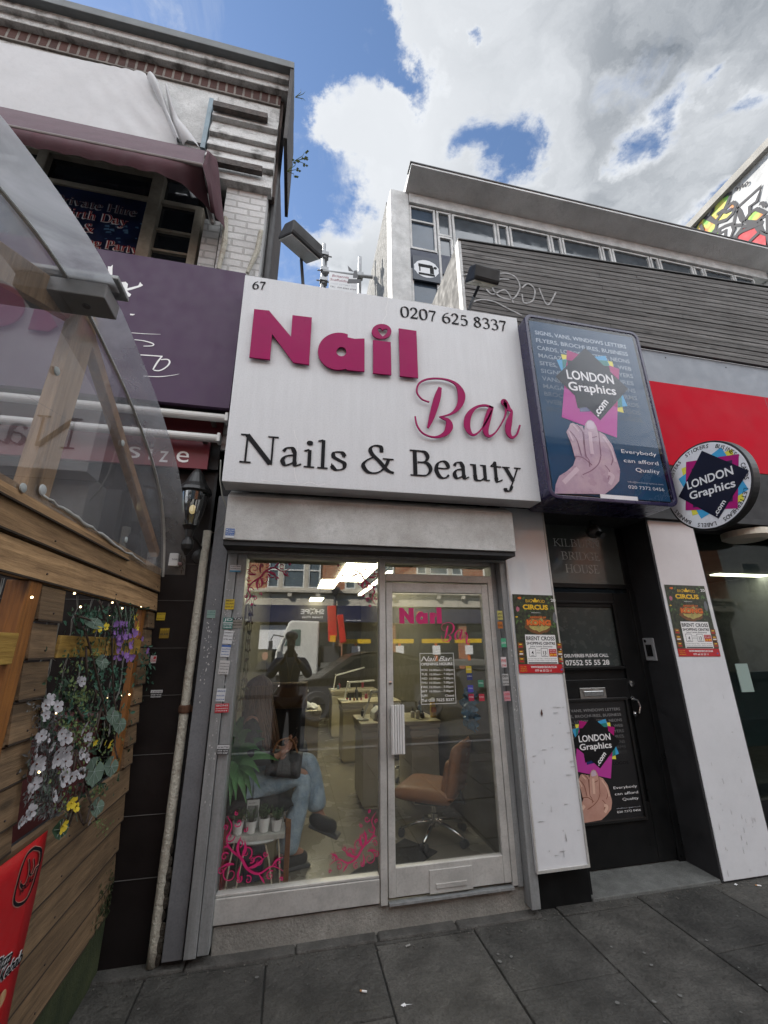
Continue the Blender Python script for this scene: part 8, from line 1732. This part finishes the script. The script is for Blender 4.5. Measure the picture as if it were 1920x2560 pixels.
for i, xx in enumerate((2.1, 3.6, 4.9, 6.1)):
    t = thing('road_barrier', ['yellow and orange barrier nearest the lorry cab, on the flatbed', 'second yellow and orange barrier on the flatbed', 'third yellow and orange barrier on the flatbed', 'yellow and orange barrier at the rear of the flatbed'][i], 'barrier', (xx, TY-.3, 1.1), 'barriers carried on the lorry')
    B(xx-.5, xx+.5, TY-.32, TY-.28, 1.68, 1.82).build('board', yb_, t); B(xx-.04, xx+.04, TY-.33, TY-.285, 1.101, 1.679).build('post', orp, t); B(xx-.14, xx+.14, TY-.27, TY-.265, 1.3, 1.6).build('notice', wht, t)
# dark car parked on the near side
CY = -7.2
car = thing('parked_car', 'dark grey car parked at the kerb behind the photographer, mirrored in the shop window', 'car', (1.8, CY, 0))
cp = mat('dark_car_paint', (.022, .021, .017), .3, 0, .1, spec=.4); x0 = -.35
low = [(0, .35), (0, .62), (.12, .78), (1.05, .90), (1.5, .95), (3.9, .98), (4.35, .92), (4.5, .7), (4.48, .35)]
roof = [(1.05, .90), (1.75, 1.38), (2.2, 1.46), (2.9, 1.45), (3.5, 1.30), (4.1, .97)]
mb = MB()
def carside(pts, yy, inset): return [(x0+x, yy-inset, z) for x, z in pts]
full = [(0, .35), (0, .62), (.12, .78), (1.05, .92), (1.75, 1.38), (2.2, 1.46), (2.9, 1.45), (3.5, 1.30), (4.1, .99), (4.42, .88), (4.5, .65), (4.48, .35)]
n = len(full); rows = []
for (yy, sc_z) in ((CY, 0), (CY-.10, 1), (CY-1.65, 1), (CY-1.75, 0)):
    rows.append([(x0+x, yy-(.16 if (z > 1.0 and sc_z == 0 and yy == CY) else (-.16 if (z > 1.0 and sc_z == 0) else 0)), z) for x, z in full])
vs = [p for r in rows for p in r]; fs = [(j*n+i, j*n+(i+1) % n, (j+1)*n+(i+1) % n, (j+1)*n+i) for j in range(3) for i in range(n)]+[tuple(range(n)), tuple(3*n+i for i in range(n))]
mb.add(vs, fs); mb.build('body', cp, car, bevel=.03)
mb = MB(); mb.prism([(x0+x, CY-.06 if z < 1.0 else CY-.135, z) for x, z in ((1.35, 1.0), (1.85, 1.32), (2.3, 1.38), (2.85, 1.37), (3.4, 1.24), (3.75, 1.0))], (0, .09, 0)); mb.build('side_window', mat('car_glass', (.02, .024, .024), .05), car)
for i, xx in enumerate((x0+.98, x0+3.65)):
    o = MB().lathe((xx, CY-.2, .33), [(.33, 0), (.33, .2), (.30, .225)], 28, (0, 1, 0)).build('wheel', inkdull, car); MB().lathe((xx, CY+.026, .33), [(.20, 0), (.19, .008)], 24, (0, 1, 0)).build('rim', flat('dark_rim', (.03, .03, .03), .4), o)
    mb = MB()
    for k in range(5): a = 2*pi*k/5+.3; mb.bar((xx, CY+.04, .33), (xx+cos(a)*.19, CY+.04, .33+sin(a)*.19), .035, .01, (0, 1, 0))
    mb.build('spoke', chrome, o)
    B(xx-.39, xx+.39, CY-.3, CY+.012, .36, .74).build('wheel_arch', inkdull, car)
B(x0+1.6, x0+3.3, CY+.002, CY+.012, .62, .64).build('side_trim', inkdull, car)
# pale building further along, seen in the white pilasters
ob = thing('pale_building', 'pale rendered building further along the street across the road', 'building', (16, OY, 0)); B(26.1, 44, OY-8, OY, 0, 13).build('wall', render_, ob)
for i in range(5):
    for z in (4.5, 8): o = B(27.5+i*3.2, 29+i*3.2, OY+.005, OY+.05, z, z+2).build('window', wfr, ob); B(27.6+i*3.2, 28.9+i*3.2, OY+.052, OY+.06, z+.1, z+1.9).build('pane', gl2, o)
# litter by the step
lit = [(PZ(925, 2380), .03, 'white cigarette end beside the left pilaster foot'), (PZ(350, 2375), .035, 'orange tipped cigarette end near the booth corner'), (PZ(400, 2397), .03, 'second pale cigarette end on the paving by the booth'), (PZ(392, 2383), .04, 'folded scrap of white paper by the drainpipe')]
def butt(px, py, label, l=.024, m=wht, tip=True, a=.5):
    p = PZ(px, py, .006); t = thing('cigarette_end', label, 'litter', p, 'litter on the pavement'); d = Vector((cos(a), sin(a), 0))
    MB().tube([p+Vector((0, 0, .004)), p+d*l+Vector((0, 0, .004))], .004, 8).build('paper', m, t)
    if tip: MB().tube([p+Vector((0, 0, .004))-d*.010, p-d*.0003+Vector((0, 0, .004))], .0041, 8).build('filter', mat('tan_filter', (.45, .22, .08), .8) if 'tan_filter' not in bpy.data.materials else bpy.data.materials['tan_filter'], t)
butt(352, 2374, 'cigarette end on the paving close to the corner of the timber booth', a=.4); butt(404, 2396, 'cigarette end lying in front of the drainpipe foot', a=.1)
butt(1410, 2247, 'cigarette end at the foot of the first white pilaster', a=.2); butt(905, 2480, 'cigarette end in the middle of the pavement before the window', a=-.4); butt(1893, 2215, 'cigarette end by the foot of the far white pilaster', a=-.5)
def scrap(px, py, w_, h_, label, m=wht, a=.3):
    p = PZ(px, py, .007); mb = MB(); c_, s_ = cos(a), sin(a)
    mb.grid(lambda u, v: Vector((p.x+(u-.5)*w_*c_-(v-.5)*h_*s_, p.y+(u-.5)*w_*s_+(v-.5)*h_*c_, .007+.004*abs(sin(u*5+v*3)))), 4, 3); tag(mb.build('paper_scrap', m, None, solid=.0006), label, 'litter', 'litter on the pavement')
scrap(391, 2380, .035, .02, 'white paper scrap beside the drainpipe foot', a=1.1); scrap(1840, 2212, .022, .014, 'white paper scrap at the far pilaster foot'); scrap(1270, 2290, .012, .01, 'tiny white scrap on the paving right of the shop step'); scrap(1020, 2365, .03, .012, 'pale flattened scrap on the paving in front of the door', concrete); scrap(560, 2352, .012, .05, 'white sliver of paper standing by the shutter rail foot', a=.1)
mb = MB(); r_ = random.Random(14)
for i in range(420):
    x = r_.uniform(-.9, 3.6); y = (r_.choice([-.10, -.02]) if x < 1.6 else (-.03 if x < 2.05 or x > 3.05 else -.02))-abs(r_.gauss(0, .05)); s = r_.uniform(.001, .0045)
    mb.obox((x, y, .003+s*.5), (cos(i), sin(i), 0), (-sin(i), cos(i), 0), (0, 0, 1), s, s*.7, s*.5)
tag(mb.build('grit', mat('grit', (.16, .15, .13), .9, dirt=.7, ds=60), None), kind='stuff', label='fine grit and dust gathered along the foot of the shop fronts', cat='grit')
mb = MB(); p = PZ(1010, 2512, .006); r_ = random.Random(4); mb.poly([(p.x+cos(2*pi*k/16)*.012*r_.uniform(.5, 1.5), p.y+sin(2*pi*k/16)*.010*r_.uniform(.5, 1.5), .0062) for k in range(16)]); mb.poly([(p.x+.01, p.y, .0065), (p.x+.045, p.y-.006, .0065), (p.x+.012, p.y-.004, .0065)]); tag(mb.build('bird_dropping', wht), 'white splattered bird dropping on the pavement', 'bird dropping')
